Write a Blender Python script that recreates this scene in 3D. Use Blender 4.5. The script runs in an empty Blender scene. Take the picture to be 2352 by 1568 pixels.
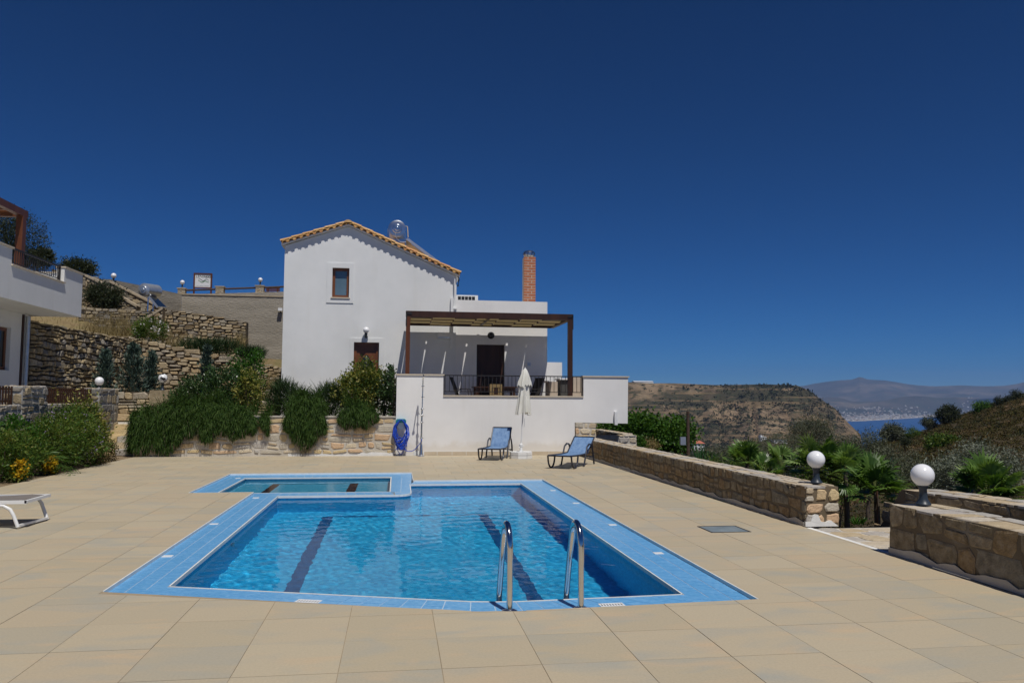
import bpy, math, random
import numpy as np
from mathutils import Vector, Matrix

sc = bpy.context.scene
COL = sc.collection
R = math.radians

# ------------------------------------------------------------------ camera, sky, sun, exposure
FPX, YAW, PIT, ROL, EYE = 1817.0, .1443, .0722, .0063, 1.6
cf = np.array([math.sin(YAW)*math.cos(PIT), math.cos(YAW)*math.cos(PIT), math.sin(PIT)])
_r = np.array([math.cos(YAW), -math.sin(YAW), 0.0]); _u = np.cross(_r, cf)
cr = math.cos(ROL)*_r + math.sin(ROL)*_u
cu = -math.sin(ROL)*_r + math.cos(ROL)*_u
cam = bpy.data.cameras.new('camera')
cam_o = bpy.data.objects.new('camera', cam); COL.objects.link(cam_o); sc.camera = cam_o
Mx = Matrix((Vector(cr), Vector(cu), Vector(-cf))).transposed().to_4x4(); Mx.translation = Vector((0, 0, EYE))
cam_o.matrix_world = Mx
cam.sensor_width = 36.0; cam.lens = 36.0*FPX/2352.0; cam.clip_start = .05; cam.clip_end = 60000.0

SUN = Vector((.32, -1.0, 2.1)).normalized()
world = bpy.data.worlds.new('World'); sc.world = world; world.use_nodes = True
wn = world.node_tree; bg = wn.nodes['Background']
sky = wn.nodes.new('ShaderNodeTexSky'); sky.sky_type = 'NISHITA'; sky.sun_disc = False
sky.sun_elevation = math.asin(SUN.z); sky.sun_rotation = math.atan2(SUN.x, SUN.y)
sky.altitude = 200; sky.air_density = .6; sky.dust_density = 0; sky.ozone_density = 10
gm = wn.nodes.new('ShaderNodeGamma'); gm.inputs[1].default_value = 1.3
hs = wn.nodes.new('ShaderNodeHueSaturation'); hs.inputs['Saturation'].default_value = 1.46; hs.inputs['Value'].default_value = .355
wn.links.new(sky.outputs[0], gm.inputs[0]); wn.links.new(gm.outputs[0], hs.inputs['Color'])
wn.links.new(hs.outputs[0], bg.inputs[0]); bg.inputs[1].default_value = .08
sl = bpy.data.lights.new('sun', 'SUN'); sl.energy = 3.5; sl.angle = R(.53); sl.color = (1, .955, .89)
so = bpy.data.objects.new('sun', sl); so.rotation_euler = SUN.to_track_quat('Z', 'Y').to_euler(); COL.objects.link(so)
sl.cycles.is_caustics_light = True
sc.view_settings.view_transform = 'Standard'; sc.view_settings.look = 'None'
sc.view_settings.exposure = .10; sc.view_settings.gamma = 1.0; sc.view_settings.use_curve_mapping = False

# ------------------------------------------------------------------ photo geometry -> metres
def ray(px, py): return cf + cr*(px-1176)/FPX + cu*(784-py)/FPX
EYEV = np.array([0, 0, EYE])
def at(px, py, Y): d = ray(px, py); return EYEV + d*(Y/d[1])
def gnd(px, py, z=0.0): d = ray(px, py); return EYEV + d*((z-EYE)/d[2])
def azt(px, py): d = ray(px, py); h = math.hypot(d[0], d[1]); return math.atan2(d[0], d[1]), d[2]/h

# ------------------------------------------------------------------ object helpers
ORG = {}
def tag(o, label=None, cat=None, group=None, kind=None):
    if label: o['label'] = label
    if cat: o['category'] = cat
    if group: o['group'] = group
    if kind: o['kind'] = kind
    return o
def thing(name, loc, label, cat, group=None, rotz=0.0):
    o = bpy.data.objects.new(name, None); COL.objects.link(o)
    o.location = loc; o.rotation_euler = (0, 0, rotz); o.empty_display_size = .2
    ORG[o.name] = Vector(loc)
    return tag(o, label, cat, group)
def link(name, me, mat, parent=None, smooth=False):
    if mat is not None: me.materials.append(mat)
    if smooth: me.polygons.foreach_set('use_smooth', [True]*len(me.polygons))
    o = bpy.data.objects.new(name, me); COL.objects.link(o)
    if parent is not None:
        o.parent = parent
    return o
def porg(parent): return ORG.get(parent.name, Vector((0, 0, 0))) if parent is not None else Vector((0, 0, 0))
def copy_tree(o, parent=None):
    c = o.copy(); COL.objects.link(c)
    if parent is not None: c.parent = parent
    if o.name in ORG: ORG[c.name] = ORG[o.name]
    for ch in [k for k in bpy.data.objects if k.parent == o]: copy_tree(ch, c)
    return c

class MB:
    def __init__(s): s.v = []; s.f = []; s.val = []
    def add(s, vs, fs, val=None):
        n = len(s.v); s.v += [tuple(map(float, p)) for p in vs]; s.f += [tuple(i+n for i in f) for f in fs]
        if val is not None: s.val += [val]*len(fs)
        return s
    def box(s, a, b, val=None):
        x0, y0, z0 = a; x1, y1, z1 = b
        return s.add([(x0,y0,z0),(x1,y0,z0),(x1,y1,z0),(x0,y1,z0),(x0,y0,z1),(x1,y0,z1),(x1,y1,z1),(x0,y1,z1)],
                     [(0,3,2,1),(4,5,6,7),(0,1,5,4),(1,2,6,5),(2,3,7,6),(3,0,4,7)], val)
    def bar(s, p, q, w, h=None, up=(0, 0, 1)):
        h = h or w; p = Vector(p); q = Vector(q); d = (q-p).normalized(); up = Vector(up)
        if abs(d.dot(up)) > .98: up = Vector((0, 1, 0))
        a = d.cross(up).normalized()*(w/2); b = a.cross(d).normalized()*(h/2)
        vs = [p-a-b, p+a-b, p+a+b, p-a+b, q-a-b, q+a-b, q+a+b, q-a+b]
        return s.add(vs, [(0,1,2,3),(7,6,5,4),(4,5,1,0),(5,6,2,1),(6,7,3,2),(7,4,0,3)])
    def tube(s, pts, r, n=8, cap=True):
        pts = [Vector(p) for p in pts]; m = len(pts); rs = r if isinstance(r, (list, tuple)) else [r]*m
        t = [(pts[min(i+1, m-1)]-pts[max(i-1, 0)]).normalized() for i in range(m)]
        a = t[0].orthogonal().normalized(); vs = []
        for i in range(m):
            a = (a - t[i]*a.dot(t[i])).normalized(); b = t[i].cross(a)
            for k in range(n):
                g = 2*math.pi*k/n; vs.append(pts[i] + (a*math.cos(g)+b*math.sin(g))*rs[i])
        fs = [(i*n+k, i*n+(k+1) % n, (i+1)*n+(k+1) % n, (i+1)*n+k) for i in range(m-1) for k in range(n)]
        if cap: fs += [tuple(range(n-1, -1, -1)), tuple((m-1)*n+k for k in range(n))]
        return s.add(vs, fs)
    def lathe(s, c, prof, n=20, ax=None):
        c = Vector(c); vs = []; m = len(prof)
        if ax is None: X, Y, Z = Vector((1,0,0)), Vector((0,1,0)), Vector((0,0,1))
        else:
            Z = Vector(ax).normalized(); X = Z.orthogonal().normalized(); Y = Z.cross(X)
        for r, z in prof:
            for k in range(n):
                g = 2*math.pi*k/n; vs.append(c + X*(r*math.cos(g)) + Y*(r*math.sin(g)) + Z*z)
        fs = [(i*n+k, i*n+(k+1) % n, (i+1)*n+(k+1) % n, (i+1)*n+k) for i in range(m-1) for k in range(n)]
        fs += [tuple(range(n-1, -1, -1)), tuple((m-1)*n+k for k in range(n))]
        return s.add(vs, fs)
    def prism(s, poly, O, U, V, N, d0, d1, val=None):
        O, U, V, N = Vector(O), Vector(U), Vector(V), Vector(N); n = len(poly)
        A = [O+U*p[0]+V*p[1]+N*d1 for p in poly]; B = [O+U*p[0]+V*p[1]+N*d0 for p in poly]
        fs = [tuple(range(n)), tuple(range(2*n-1, n-1, -1))] + [(i, n+i, n+(i+1) % n, (i+1) % n) for i in range(n)]
        return s.add(A+B, fs, val)
    def build(s, name, mat, parent=None, smooth=False):
        me = bpy.data.meshes.new(name); o = porg(parent)
        me.from_pydata([(p[0]-o.x, p[1]-o.y, p[2]-o.z) for p in s.v], [], s.f)
        if s.val and len(s.val) == len(s.f):
            at_ = me.attributes.new('rnd', 'FLOAT', 'FACE'); at_.data.foreach_set('value', s.val)
        ob = link(name, me, mat, parent, smooth)
        if parent is not None: ORG[ob.name] = o
        return ob
def smooth_angle(o, deg=40):
    me = o.data; me.polygons.foreach_set('use_smooth', [True]*len(me.polygons)); me.set_sharp_from_angle(angle=R(deg))
    return o
def npmesh(name, V, F, mat, parent=None, val=None, smooth=False):
    """V (n,3) F (m,4) numpy quads"""
    me = bpy.data.meshes.new(name); o = porg(parent)
    V = np.asarray(V, np.float32) - np.array([o.x, o.y, o.z], np.float32); F = np.asarray(F, np.int32)
    k = F.shape[1]
    me.vertices.add(len(V)); me.vertices.foreach_set('co', V.ravel())
    me.loops.add(F.size); me.loops.foreach_set('vertex_index', F.ravel())
    me.polygons.add(len(F)); me.polygons.foreach_set('loop_start', np.arange(0, F.size, k, dtype=np.int32))
    me.polygons.foreach_set('loop_total', np.full(len(F), k, np.int32))
    me.update(calc_edges=True)
    if val is not None:
        a = me.attributes.new('rnd', 'FLOAT', 'FACE'); a.data.foreach_set('value', np.asarray(val, np.float32))
    ob = link(name, me, mat, parent, smooth)
    if parent is not None: ORG[ob.name] = o
    return ob

# ------------------------------------------------------------------ materials
def ramp(nt, fac, stops, const=False):
    r = nt.nodes.new('ShaderNodeValToRGB'); e = r.color_ramp.elements
    if const: r.color_ramp.interpolation = 'CONSTANT'
    while len(e) < len(stops): e.new(.5)
    for i, (p, c) in enumerate(stops): e[i].position = p; e[i].color = (*c, 1)
    nt.links.new(fac, r.inputs[0]); return r.outputs[0]
def mixc(nt, a, b, fac=None, mode='MIX', f=.5):
    m = nt.nodes.new('ShaderNodeMixRGB'); m.blend_type = mode; m.inputs[0].default_value = f
    if fac is not None: nt.links.new(fac, m.inputs[0])
    for i, x in ((1, a), (2, b)):
        if isinstance(x, tuple): m.inputs[i].default_value = (*x, 1)
        else: nt.links.new(x, m.inputs[i])
    return m.outputs[0]
def noise(nt, scale, detail=4, stretch=(1, 1, 1), rough=.55, off=0.0, obj=False, dist=0.0):
    if obj: t = nt.nodes.new('ShaderNodeTexCoord').outputs['Object']
    else: t = nt.nodes.new('ShaderNodeNewGeometry').outputs['Position']
    mp = nt.nodes.new('ShaderNodeMapping'); mp.inputs['Scale'].default_value = stretch; mp.inputs['Location'].default_value = (off, off*.7, off*1.3)
    nt.links.new(t, mp.inputs[0])
    n = nt.nodes.new('ShaderNodeTexNoise'); n.inputs['Scale'].default_value = scale; n.inputs['Detail'].default_value = detail
    n.inputs['Roughness'].default_value = rough; n.inputs['Distortion'].default_value = dist
    nt.links.new(mp.outputs[0], n.inputs['Vector']); return n.outputs['Fac']
def newmat(name):
    m = bpy.data.materials.new(name); m.use_nodes = True
    return m, m.node_tree, m.node_tree.nodes['Principled BSDF']
def M(name, stops, scale=3.0, detail=5, rough=.6, bump=0.0, bscale=None, stretch=(1, 1, 1), metal=0.0, spec=.4,
      palette=None, pmode='object', palette_mix=.6, obj=False, bdist=.01, rvar=0.0):
    """noise-ramped colour; palette = per-piece colour choice (object random or face attribute)"""
    m, nt, b = newmat(name)
    if isinstance(stops[0], (int, float)): stops = [(0, tuple(stops)), (1, tuple(stops))]
    n = noise(nt, scale, detail, stretch, obj=obj)
    col = ramp(nt, n, stops)
    if palette:
        if pmode == 'object': rv = nt.nodes.new('ShaderNodeObjectInfo').outputs['Random']
        else:
            a = nt.nodes.new('ShaderNodeAttribute'); a.attribute_name = 'rnd'; rv = a.outputs['Fac']
        pc = ramp(nt, rv, [(i/len(palette), c) for i, c in enumerate(palette)], const=True)
        col = mixc(nt, col, pc, f=palette_mix)
    nt.links.new(col, b.inputs['Base Color'])
    b.inputs['Roughness'].default_value = rough; b.inputs['Metallic'].default_value = metal
    b.inputs['Specular IOR Level'].default_value = spec
    if rvar:
        mr = nt.nodes.new('ShaderNodeMapRange'); nt.links.new(n, mr.inputs[0])
        mr.inputs[3].default_value = max(0, rough-rvar); mr.inputs[4].default_value = min(1, rough+rvar)
        nt.links.new(mr.outputs[0], b.inputs['Roughness'])
    if bump:
        bn = noise(nt, bscale or scale*4, 6, stretch, obj=obj); bp = nt.nodes.new('ShaderNodeBump')
        bp.inputs['Strength'].default_value = bump; bp.inputs['Distance'].default_value = bdist
        nt.links.new(bn, bp.inputs['Height']); nt.links.new(bp.outputs[0], b.inputs['Normal'])
    return m
def leafmat(name, cols, rough=.5, trans=.3, spec=.22):
    m, nt, b = newmat(name)
    a = nt.nodes.new('ShaderNodeAttribute'); a.attribute_name = 'rnd'
    col = ramp(nt, a.outputs['Fac'], [(i/max(1, len(cols)-1), c) for i, c in enumerate(cols)])
    nt.links.new(col, b.inputs['Base Color']); b.inputs['Roughness'].default_value = rough
    b.inputs['Specular IOR Level'].default_value = spec
    t = nt.nodes.new('ShaderNodeBsdfTranslucent'); nt.links.new(mixc(nt, col, (1.0, 1.0, .35), mode='MULTIPLY', f=.8), t.inputs[0])
    mx = nt.nodes.new('ShaderNodeMixShader'); mx.inputs[0].default_value = trans
    nt.links.new(b.outputs[0], mx.inputs[1]); nt.links.new(t.outputs[0], mx.inputs[2])
    nt.links.new(mx.outputs[0], nt.nodes['Material Output'].inputs[0])
    return m
MAT = {}
def plaster(name, c1, c2):
    m = M(name, [(.3, c1), (.7, c2)], 1.3, 6, .8, .3, 55, spec=.25, bdist=.004); nt = m.node_tree; b = nt.nodes['Principled BSDF']
    col = b.inputs['Base Color'].links[0].from_socket
    st = ramp(nt, noise(nt, 1.4, 7, (2.2, 2.2, .18), off=4), [(.55, (1, 1, 1)), (.82, (.945, .937, .92))])
    pt = ramp(nt, noise(nt, .7, 8, off=17, rough=.65), [(.35, (.955, .955, .955)), (.65, (1.02, 1.02, 1.02))])
    gz_ = nt.nodes.new('ShaderNodeNewGeometry'); sx = nt.nodes.new('ShaderNodeSeparateXYZ'); nt.links.new(gz_.outputs['Position'], sx.inputs[0])
    mr = nt.nodes.new('ShaderNodeMath'); mr.operation = 'MULTIPLY_ADD'; nt.links.new(noise(nt, 3.5, 6, off=8), mr.inputs[0]); mr.inputs[1].default_value = -.5; nt.links.new(sx.outputs[2], mr.inputs[2])
    dz = ramp(nt, mr.outputs[0], [(0, (.86, .82, .75)), (.16, (1, 1, 1))])
    nt.links.new(mixc(nt, mixc(nt, mixc(nt, col, st, mode='MULTIPLY', f=1), pt, mode='MULTIPLY', f=1), dz, mode='MULTIPLY', f=.7), b.inputs['Base Color'])
    return m
MAT['plaster'] = plaster('white plaster', (.74, .75, .74), (.80, .805, .795))
MAT['plaster_warm'] = plaster('off white plaster', (.79, .78, .76), (.84, .83, .81))
MAT['cream_stone'] = M('cream coping stone', [(.3, (.55, .47, .36)), (.7, (.62, .54, .42))], 6, 4, .6, .15, 40)
MAT['skirting'] = M('skirting tile', [(.3, (.50, .42, .30)), (.7, (.58, .49, .37))], 5, 4, .5)
MAT['wood_dark'] = M('dark stained timber', [(.25, (.030, .012, .007)), (.75, (.060, .024, .012))], 5, 5, .45, .2, 30, stretch=(1, 1, .25))
MAT['wood_red'] = M('red brown timber', [(.25, (.085, .026, .010)), (.75, (.15, .05, .018))], 4, 5, .45, .2, 30, stretch=(1, 1, .15))
MAT['wood_door'] = M('varnished door timber', [(.25, (.13, .045, .018)), (.75, (.22, .082, .032))], 5, 5, .35, .15, 30, stretch=(1, 1, .2))
MAT['wood_grey'] = M('weathered timber', [(.3, (.05, .03, .02)), (.7, (.11, .07, .05))], 8, 5, .8, .3, 40)
MAT['cloth_cream'] = M('cream shade cloth', [(.3, (.54, .47, .31)), (.7, (.62, .55, .38))], 6, 4, .85, .1, 120)
_n = MAT['cloth_cream'].node_tree; _t = _n.nodes.new('ShaderNodeBsdfTranslucent'); _t.inputs[0].default_value = (.62, .54, .36, 1); _m = _n.nodes.new('ShaderNodeMixShader'); _m.inputs[0].default_value = .45
_n.links.new(_n.nodes['Principled BSDF'].outputs[0], _m.inputs[1]); _n.links.new(_t.outputs[0], _m.inputs[2]); _n.links.new(_m.outputs[0], _n.nodes['Material Output'].inputs[0])
MAT['iron'] = M('black iron', [(.3, (.018, .016, .016)), (.7, (.03, .026, .026))], 8, 3, .5, spec=.4)
MAT['iron_blue'] = M('dark grey enamel', [(.3, (.022, .032, .045)), (.7, (.034, .046, .06))], 6, 3, .4)
MAT['steel'] = M('polished steel', [(.3, (.62, .62, .62)), (.7, (.72, .72, .72))], 4, 3, .13, metal=1.0, spec=.5)
MAT['steel_soft'] = M('brushed steel', [(.3, (.55, .56, .58)), (.7, (.66, .67, .69))], 6, 3, .28, metal=1.0, spec=.5)
MAT['alu'] = M('galvanised sheet', [(.3, (.50, .53, .56)), (.7, (.62, .65, .68))], 5, 3, .35, metal=.7)
MAT['white_paint'] = M('white enamel', [(.3, (.74, .75, .74)), (.7, (.80, .80, .79))], 5, 3, .4)
MAT['globe'] = M('opal globe', [(.3, (.80, .81, .82)), (.7, (.84, .84, .85))], 3, 3, .18, spec=.5)
MAT['globe_old'] = M('stained opal globe', [(.52, (.78, .80, .81)), (.56, (.02, .02, .02))], 9, 2, .3, obj=True)
MAT['black'] = M('black plastic', (.015, .015, .016), 4, 2, .45)
MAT['dark_glass'] = M('dark window glass', (.008, .010, .012), 2, 2, .06, spec=.8)
MAT['curtain_glass'] = M('window glass over pale curtain', [(.3, (.10, .16, .20)), (.7, (.13, .20, .25))], 2, 2, .08, spec=.9)
MAT['solar_glass'] = M('solar absorber glass', [(.3, (.008, .016, .030)), (.7, (.012, .022, .040))], 3, 3, .15, spec=.6)
MAT['concrete'] = M('board marked concrete', [(.25, (.26, .235, .19)), (.55, (.36, .325, .265)), (.8, (.44, .40, .335))], .9, 7, .9, .9, 9, stretch=(.5, .5, 3.0), spec=.1, bdist=.06)
MAT['mortar'] = M('lime mortar', [(.3, (.46, .42, .355)), (.7, (.58, .54, .47))], 3, 6, .9, .5, 40, spec=.15)
MAT['mortar_dark'] = M('dark joints', [(.3, (.06, .048, .034)), (.7, (.12, .095, .066))], 3, 5, .95, .5, 30, spec=.1)
MAT['mortar_brown'] = M('brown mortar', [(.3, (.13, .10, .065)), (.6, (.19, .15, .10)), (.8, (.30, .27, .23))], 2, 6, .9, .6, 30, spec=.12)
MAT['white_splash'] = M('white lime fillet', [(.3, (.66, .66, .64)), (.7, (.80, .80, .78))], 6, 5, .8, .4, 30)
def stonemat(name, pal, mixv=.60, bump=.9):
    return M(name, [(.28, (.10, .075, .05)), (.5, (.34, .27, .175)), (.72, (.56, .49, .37))], 11, 8, .9, bump, 30, palette=pal, palette_mix=mixv, spec=.15, bdist=.02)
MAT['stone_sandy'] = stonemat('sandy rubble', [tuple(min(.72, v*1.08) for v in c) for c in [(.60,.45,.26),(.54,.44,.30),(.66,.57,.42),(.50,.46,.38),(.62,.43,.27),(.46,.44,.41),(.60,.47,.26)]], .78)
MAT['stone_brown'] = stonemat('brown rubble', [(.22,.155,.08),(.18,.14,.085),(.26,.165,.07),(.17,.16,.13),(.23,.14,.06),(.20,.16,.10),(.29,.23,.15)])
MAT['stone_top'] = stonemat('pale capping stones', [(.52,.43,.30),(.56,.48,.37),(.44,.42,.40),(.50,.40,.26),(.43,.42,.40),(.58,.52,.43)], .7)
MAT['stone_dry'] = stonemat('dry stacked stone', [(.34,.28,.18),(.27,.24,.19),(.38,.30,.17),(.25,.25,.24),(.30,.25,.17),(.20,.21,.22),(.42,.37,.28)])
MAT['stone_field'] = stonemat('golden dry stone', [(.46,.36,.21),(.40,.32,.20),(.50,.40,.25),(.36,.32,.26),(.47,.34,.18),(.44,.40,.32)])
MAT['stone_grey'] = stonemat('blue grey rubble', [(.22,.20,.17),(.17,.18,.19),(.27,.22,.14),(.20,.20,.20)], .7)
MAT['brick'] = M('chimney brick', [(.3, (.42, .13, .055)), (.7, (.55, .20, .09))], 9, 5, .8, .3, 50, palette=[(.50,.17,.07),(.44,.13,.06),(.56,.22,.10)], palette_mix=.5)
MAT['roof_tile'] = M('clay roof tile', [(.25, (.50, .26, .09)), (.75, (.66, .40, .16))], 6, 5, .75, .3, 40,
                     palette=[(.64,.39,.15),(.60,.34,.12),(.56,.24,.10),(.66,.42,.19),(.58,.31,.11)], palette_mix=.6)
def tilemat():
    m, nt, b = newmat('sandstone deck tile')
    a = nt.nodes.new('ShaderNodeAttribute'); a.attribute_name = 'rnd'
    base = ramp(nt, a.outputs['Fac'], [(0, (0.447, 0.379, 0.261)), (.16, (0.474, 0.400, 0.277)), (.4, (0.466, 0.387, 0.266)), (.6, (0.481, 0.409, 0.285)), (.80, (0.458, 0.387, 0.268)), (.93, (0.423, 0.370, 0.269))], const=True)
    # each tile has its own veining: the offset comes from the tile's random value
    geo = nt.nodes.new('ShaderNodeNewGeometry'); sc_ = nt.nodes.new('ShaderNodeVectorMath'); sc_.operation = 'ADD'
    cx = nt.nodes.new('ShaderNodeCombineXYZ'); ml = nt.nodes.new('ShaderNodeMath'); ml.operation = 'MULTIPLY'; ml.inputs[1].default_value = 40
    nt.links.new(a.outputs['Fac'], ml.inputs[0]); nt.links.new(ml.outputs[0], cx.inputs[2])
    nt.links.new(geo.outputs['Position'], sc_.inputs[0]); nt.links.new(cx.outputs[0], sc_.inputs[1])
    def nz(scale, stretch, dist=0.0):
        mp = nt.nodes.new('ShaderNodeMapping'); mp.inputs['Scale'].default_value = stretch; nt.links.new(sc_.outputs[0], mp.inputs[0])
        n = nt.nodes.new('ShaderNodeTexNoise'); n.inputs['Scale'].default_value = scale; n.inputs['Detail'].default_value = 5
        n.inputs['Distortion'].default_value = dist; nt.links.new(mp.outputs[0], n.inputs['Vector']); return n.outputs['Fac']
    f1 = ramp(nt, nz(1.6, (.8, 1.7, 1), .6), [(.50, (0, 0, 0)), (.75, (.75, .75, .75))])
    c = mixc(nt, base, (0.347, 0.349, 0.305), fac=f1)
    f2 = ramp(nt, nz(2.4, (.7, 1.6, 1), .8), [(.56, (0, 0, 0)), (.78, (.7, .7, .7))])
    c = mixc(nt, c, (0.550, 0.406, 0.252), fac=f2)
    f3 = ramp(nt, noise(nt, 60, 3), [(.3, (.93, .93, .93)), (.7, (1.04, 1.04, 1.04))])
    c = mixc(nt, c, f3, mode='MULTIPLY', f=1)
    nt.links.new(c, b.inputs['Base Color']); b.inputs['Roughness'].default_value = .55; b.inputs['Specular IOR Level'].default_value = .3
    bp = nt.nodes.new('ShaderNodeBump'); bp.inputs['Strength'].default_value = .12; bp.inputs['Distance'].default_value = .004
    nt.links.new(noise(nt, 25, 5), bp.inputs['Height']); nt.links.new(bp.outputs[0], b.inputs['Normal'])
    return m
MAT['deck_tile'] = tilemat()
MAT['grout'] = M('brown grout', [(.3, (.27, .21, .14)), (.7, (.35, .285, .195))], 5, 5, .9)
MAT['coping'] = M('light blue pool tile', [(.30, (.095, .310, .600)), (.52, (.140, .385, .68)), (.74, (.25, .50, .77))], 24, 6, .3, .05, 60, palette=[(.115,.36,.64),(.15,.40,.69),(.13,.375,.66)], pmode='attr', palette_mix=.4)
MAT['coping_grout'] = M('pale blue grout', [(.3, (.38, .50, .62)), (.7, (.46, .57, .68))], 8, 3, .8)
MAT['rim'] = M('pale rim', [(.3, (.66, .67, .65)), (.7, (.76, .77, .75))], 8, 3, .6)
def mosaic():
    m, nt, b = newmat('blue glass mosaic')
    v = nt.nodes.new('ShaderNodeTexVoronoi'); v.inputs['Scale'].default_value = 26; v.inputs['Randomness'].default_value = .15
    t = nt.nodes.new('ShaderNodeNewGeometry'); nt.links.new(t.outputs['Position'], v.inputs['Vector'])
    sp = nt.nodes.new('ShaderNodeSeparateColor'); nt.links.new(v.outputs['Color'], sp.inputs[0])
    c = ramp(nt, sp.outputs[0], [(0, (.018, .36, .68)), (.5, (.026, .46, .80)), (1, (.06, .54, .86))])
    c2 = ramp(nt, noise(nt, 1.1, 5), [(.3, (.82, .86, .9)), (.7, (1.1, 1.08, 1.05))])
    nt.links.new(mixc(nt, c, c2, mode='MULTIPLY', f=1), b.inputs['Base Color']); b.inputs['Roughness'].default_value = .4
    return m
MAT['mosaic'] = mosaic()
MAT['navy'] = M('navy mosaic', [(.3, (.008, .085, .24)), (.7, (.012, .115, .30))], 20, 3, .35)
MAT['maroon'] = M('dark maroon mosaic', [(.3, (.030, .016, .022)), (.7, (.05, .025, .03))], 20, 3, .35)
MAT['bark'] = M('bark', [(.3, (.06, .045, .032)), (.7, (.13, .10, .075))], 14, 5, .9, .8, 40, stretch=(1, 1, .3))
MAT['soil'] = M('dry soil', [(.25, (.16, .11, .065)), (.5, (.24, .18, .115)), (.8, (.33, .26, .18))], 2.2, 8, .95, .8, 18, spec=.1, bdist=.04)
MAT['sling_blue'] = M('faded blue sling', [(.3, (.10, .195, .37)), (.52, (.155, .265, .45)), (.75, (.22, .34, .52))], 5, 6, .75, .2, 150, stretch=(3, 3, .6))
MAT['frame_blue'] = M('dark blue grey tube', [(.3, (.018, .020, .035)), (.7, (.03, .034, .05))], 6, 3, .4)
MAT['sling_grey'] = M('grey brown sling', [(.3, (.165, .145, .13)), (.7, (.20, .18, .165))], 8, 4, .8, .2, 200)
MAT['cover_white'] = M('white parasol cloth', [(.3, (.66, .65, .58)), (.7, (.76, .75, .69))], 4, 4, .85, .15, 60)
MAT['hose_blue'] = M('blue hose', [(.3, (.010, .050, .42)), (.7, (.018, .080, .55))], 5, 3, .35)
MAT['teal'] = M('teal plastic', [(.3, (.010, .20, .28)), (.7, (.014, .25, .33))], 4, 2, .4)
MAT['water_sea'] = M('sea water', [(.3, (.003, .055, .19)), (.7, (.004, .068, .22))], .01, 4, .35, .2, .05)

# ------------------------------------------------------------------ generators
def poly_clip(poly, a, b):
    """keep the part of poly to the left of the line a->b"""
    out = []; n = len(poly)
    def side(p): return (b[0]-a[0])*(p[1]-a[1]) - (b[1]-a[1])*(p[0]-a[0])
    for i in range(n):
        p, q = poly[i], poly[(i+1) % n]; sp, sq = side(p), side(q)
        if sp >= 0: out.append(p)
        if (sp > 0 and sq < 0) or (sp < 0 and sq > 0):
            t = sp/(sp-sq); out.append((p[0]+t*(q[0]-p[0]), p[1]+t*(q[1]-p[1])))
    return out
def clip_convex(poly, conv):
    for i in range(len(conv)):
        if len(poly) < 3: return []
        poly = poly_clip(poly, conv[i], conv[(i+1) % len(conv)])
    return poly if len(poly) >= 3 else []

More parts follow.
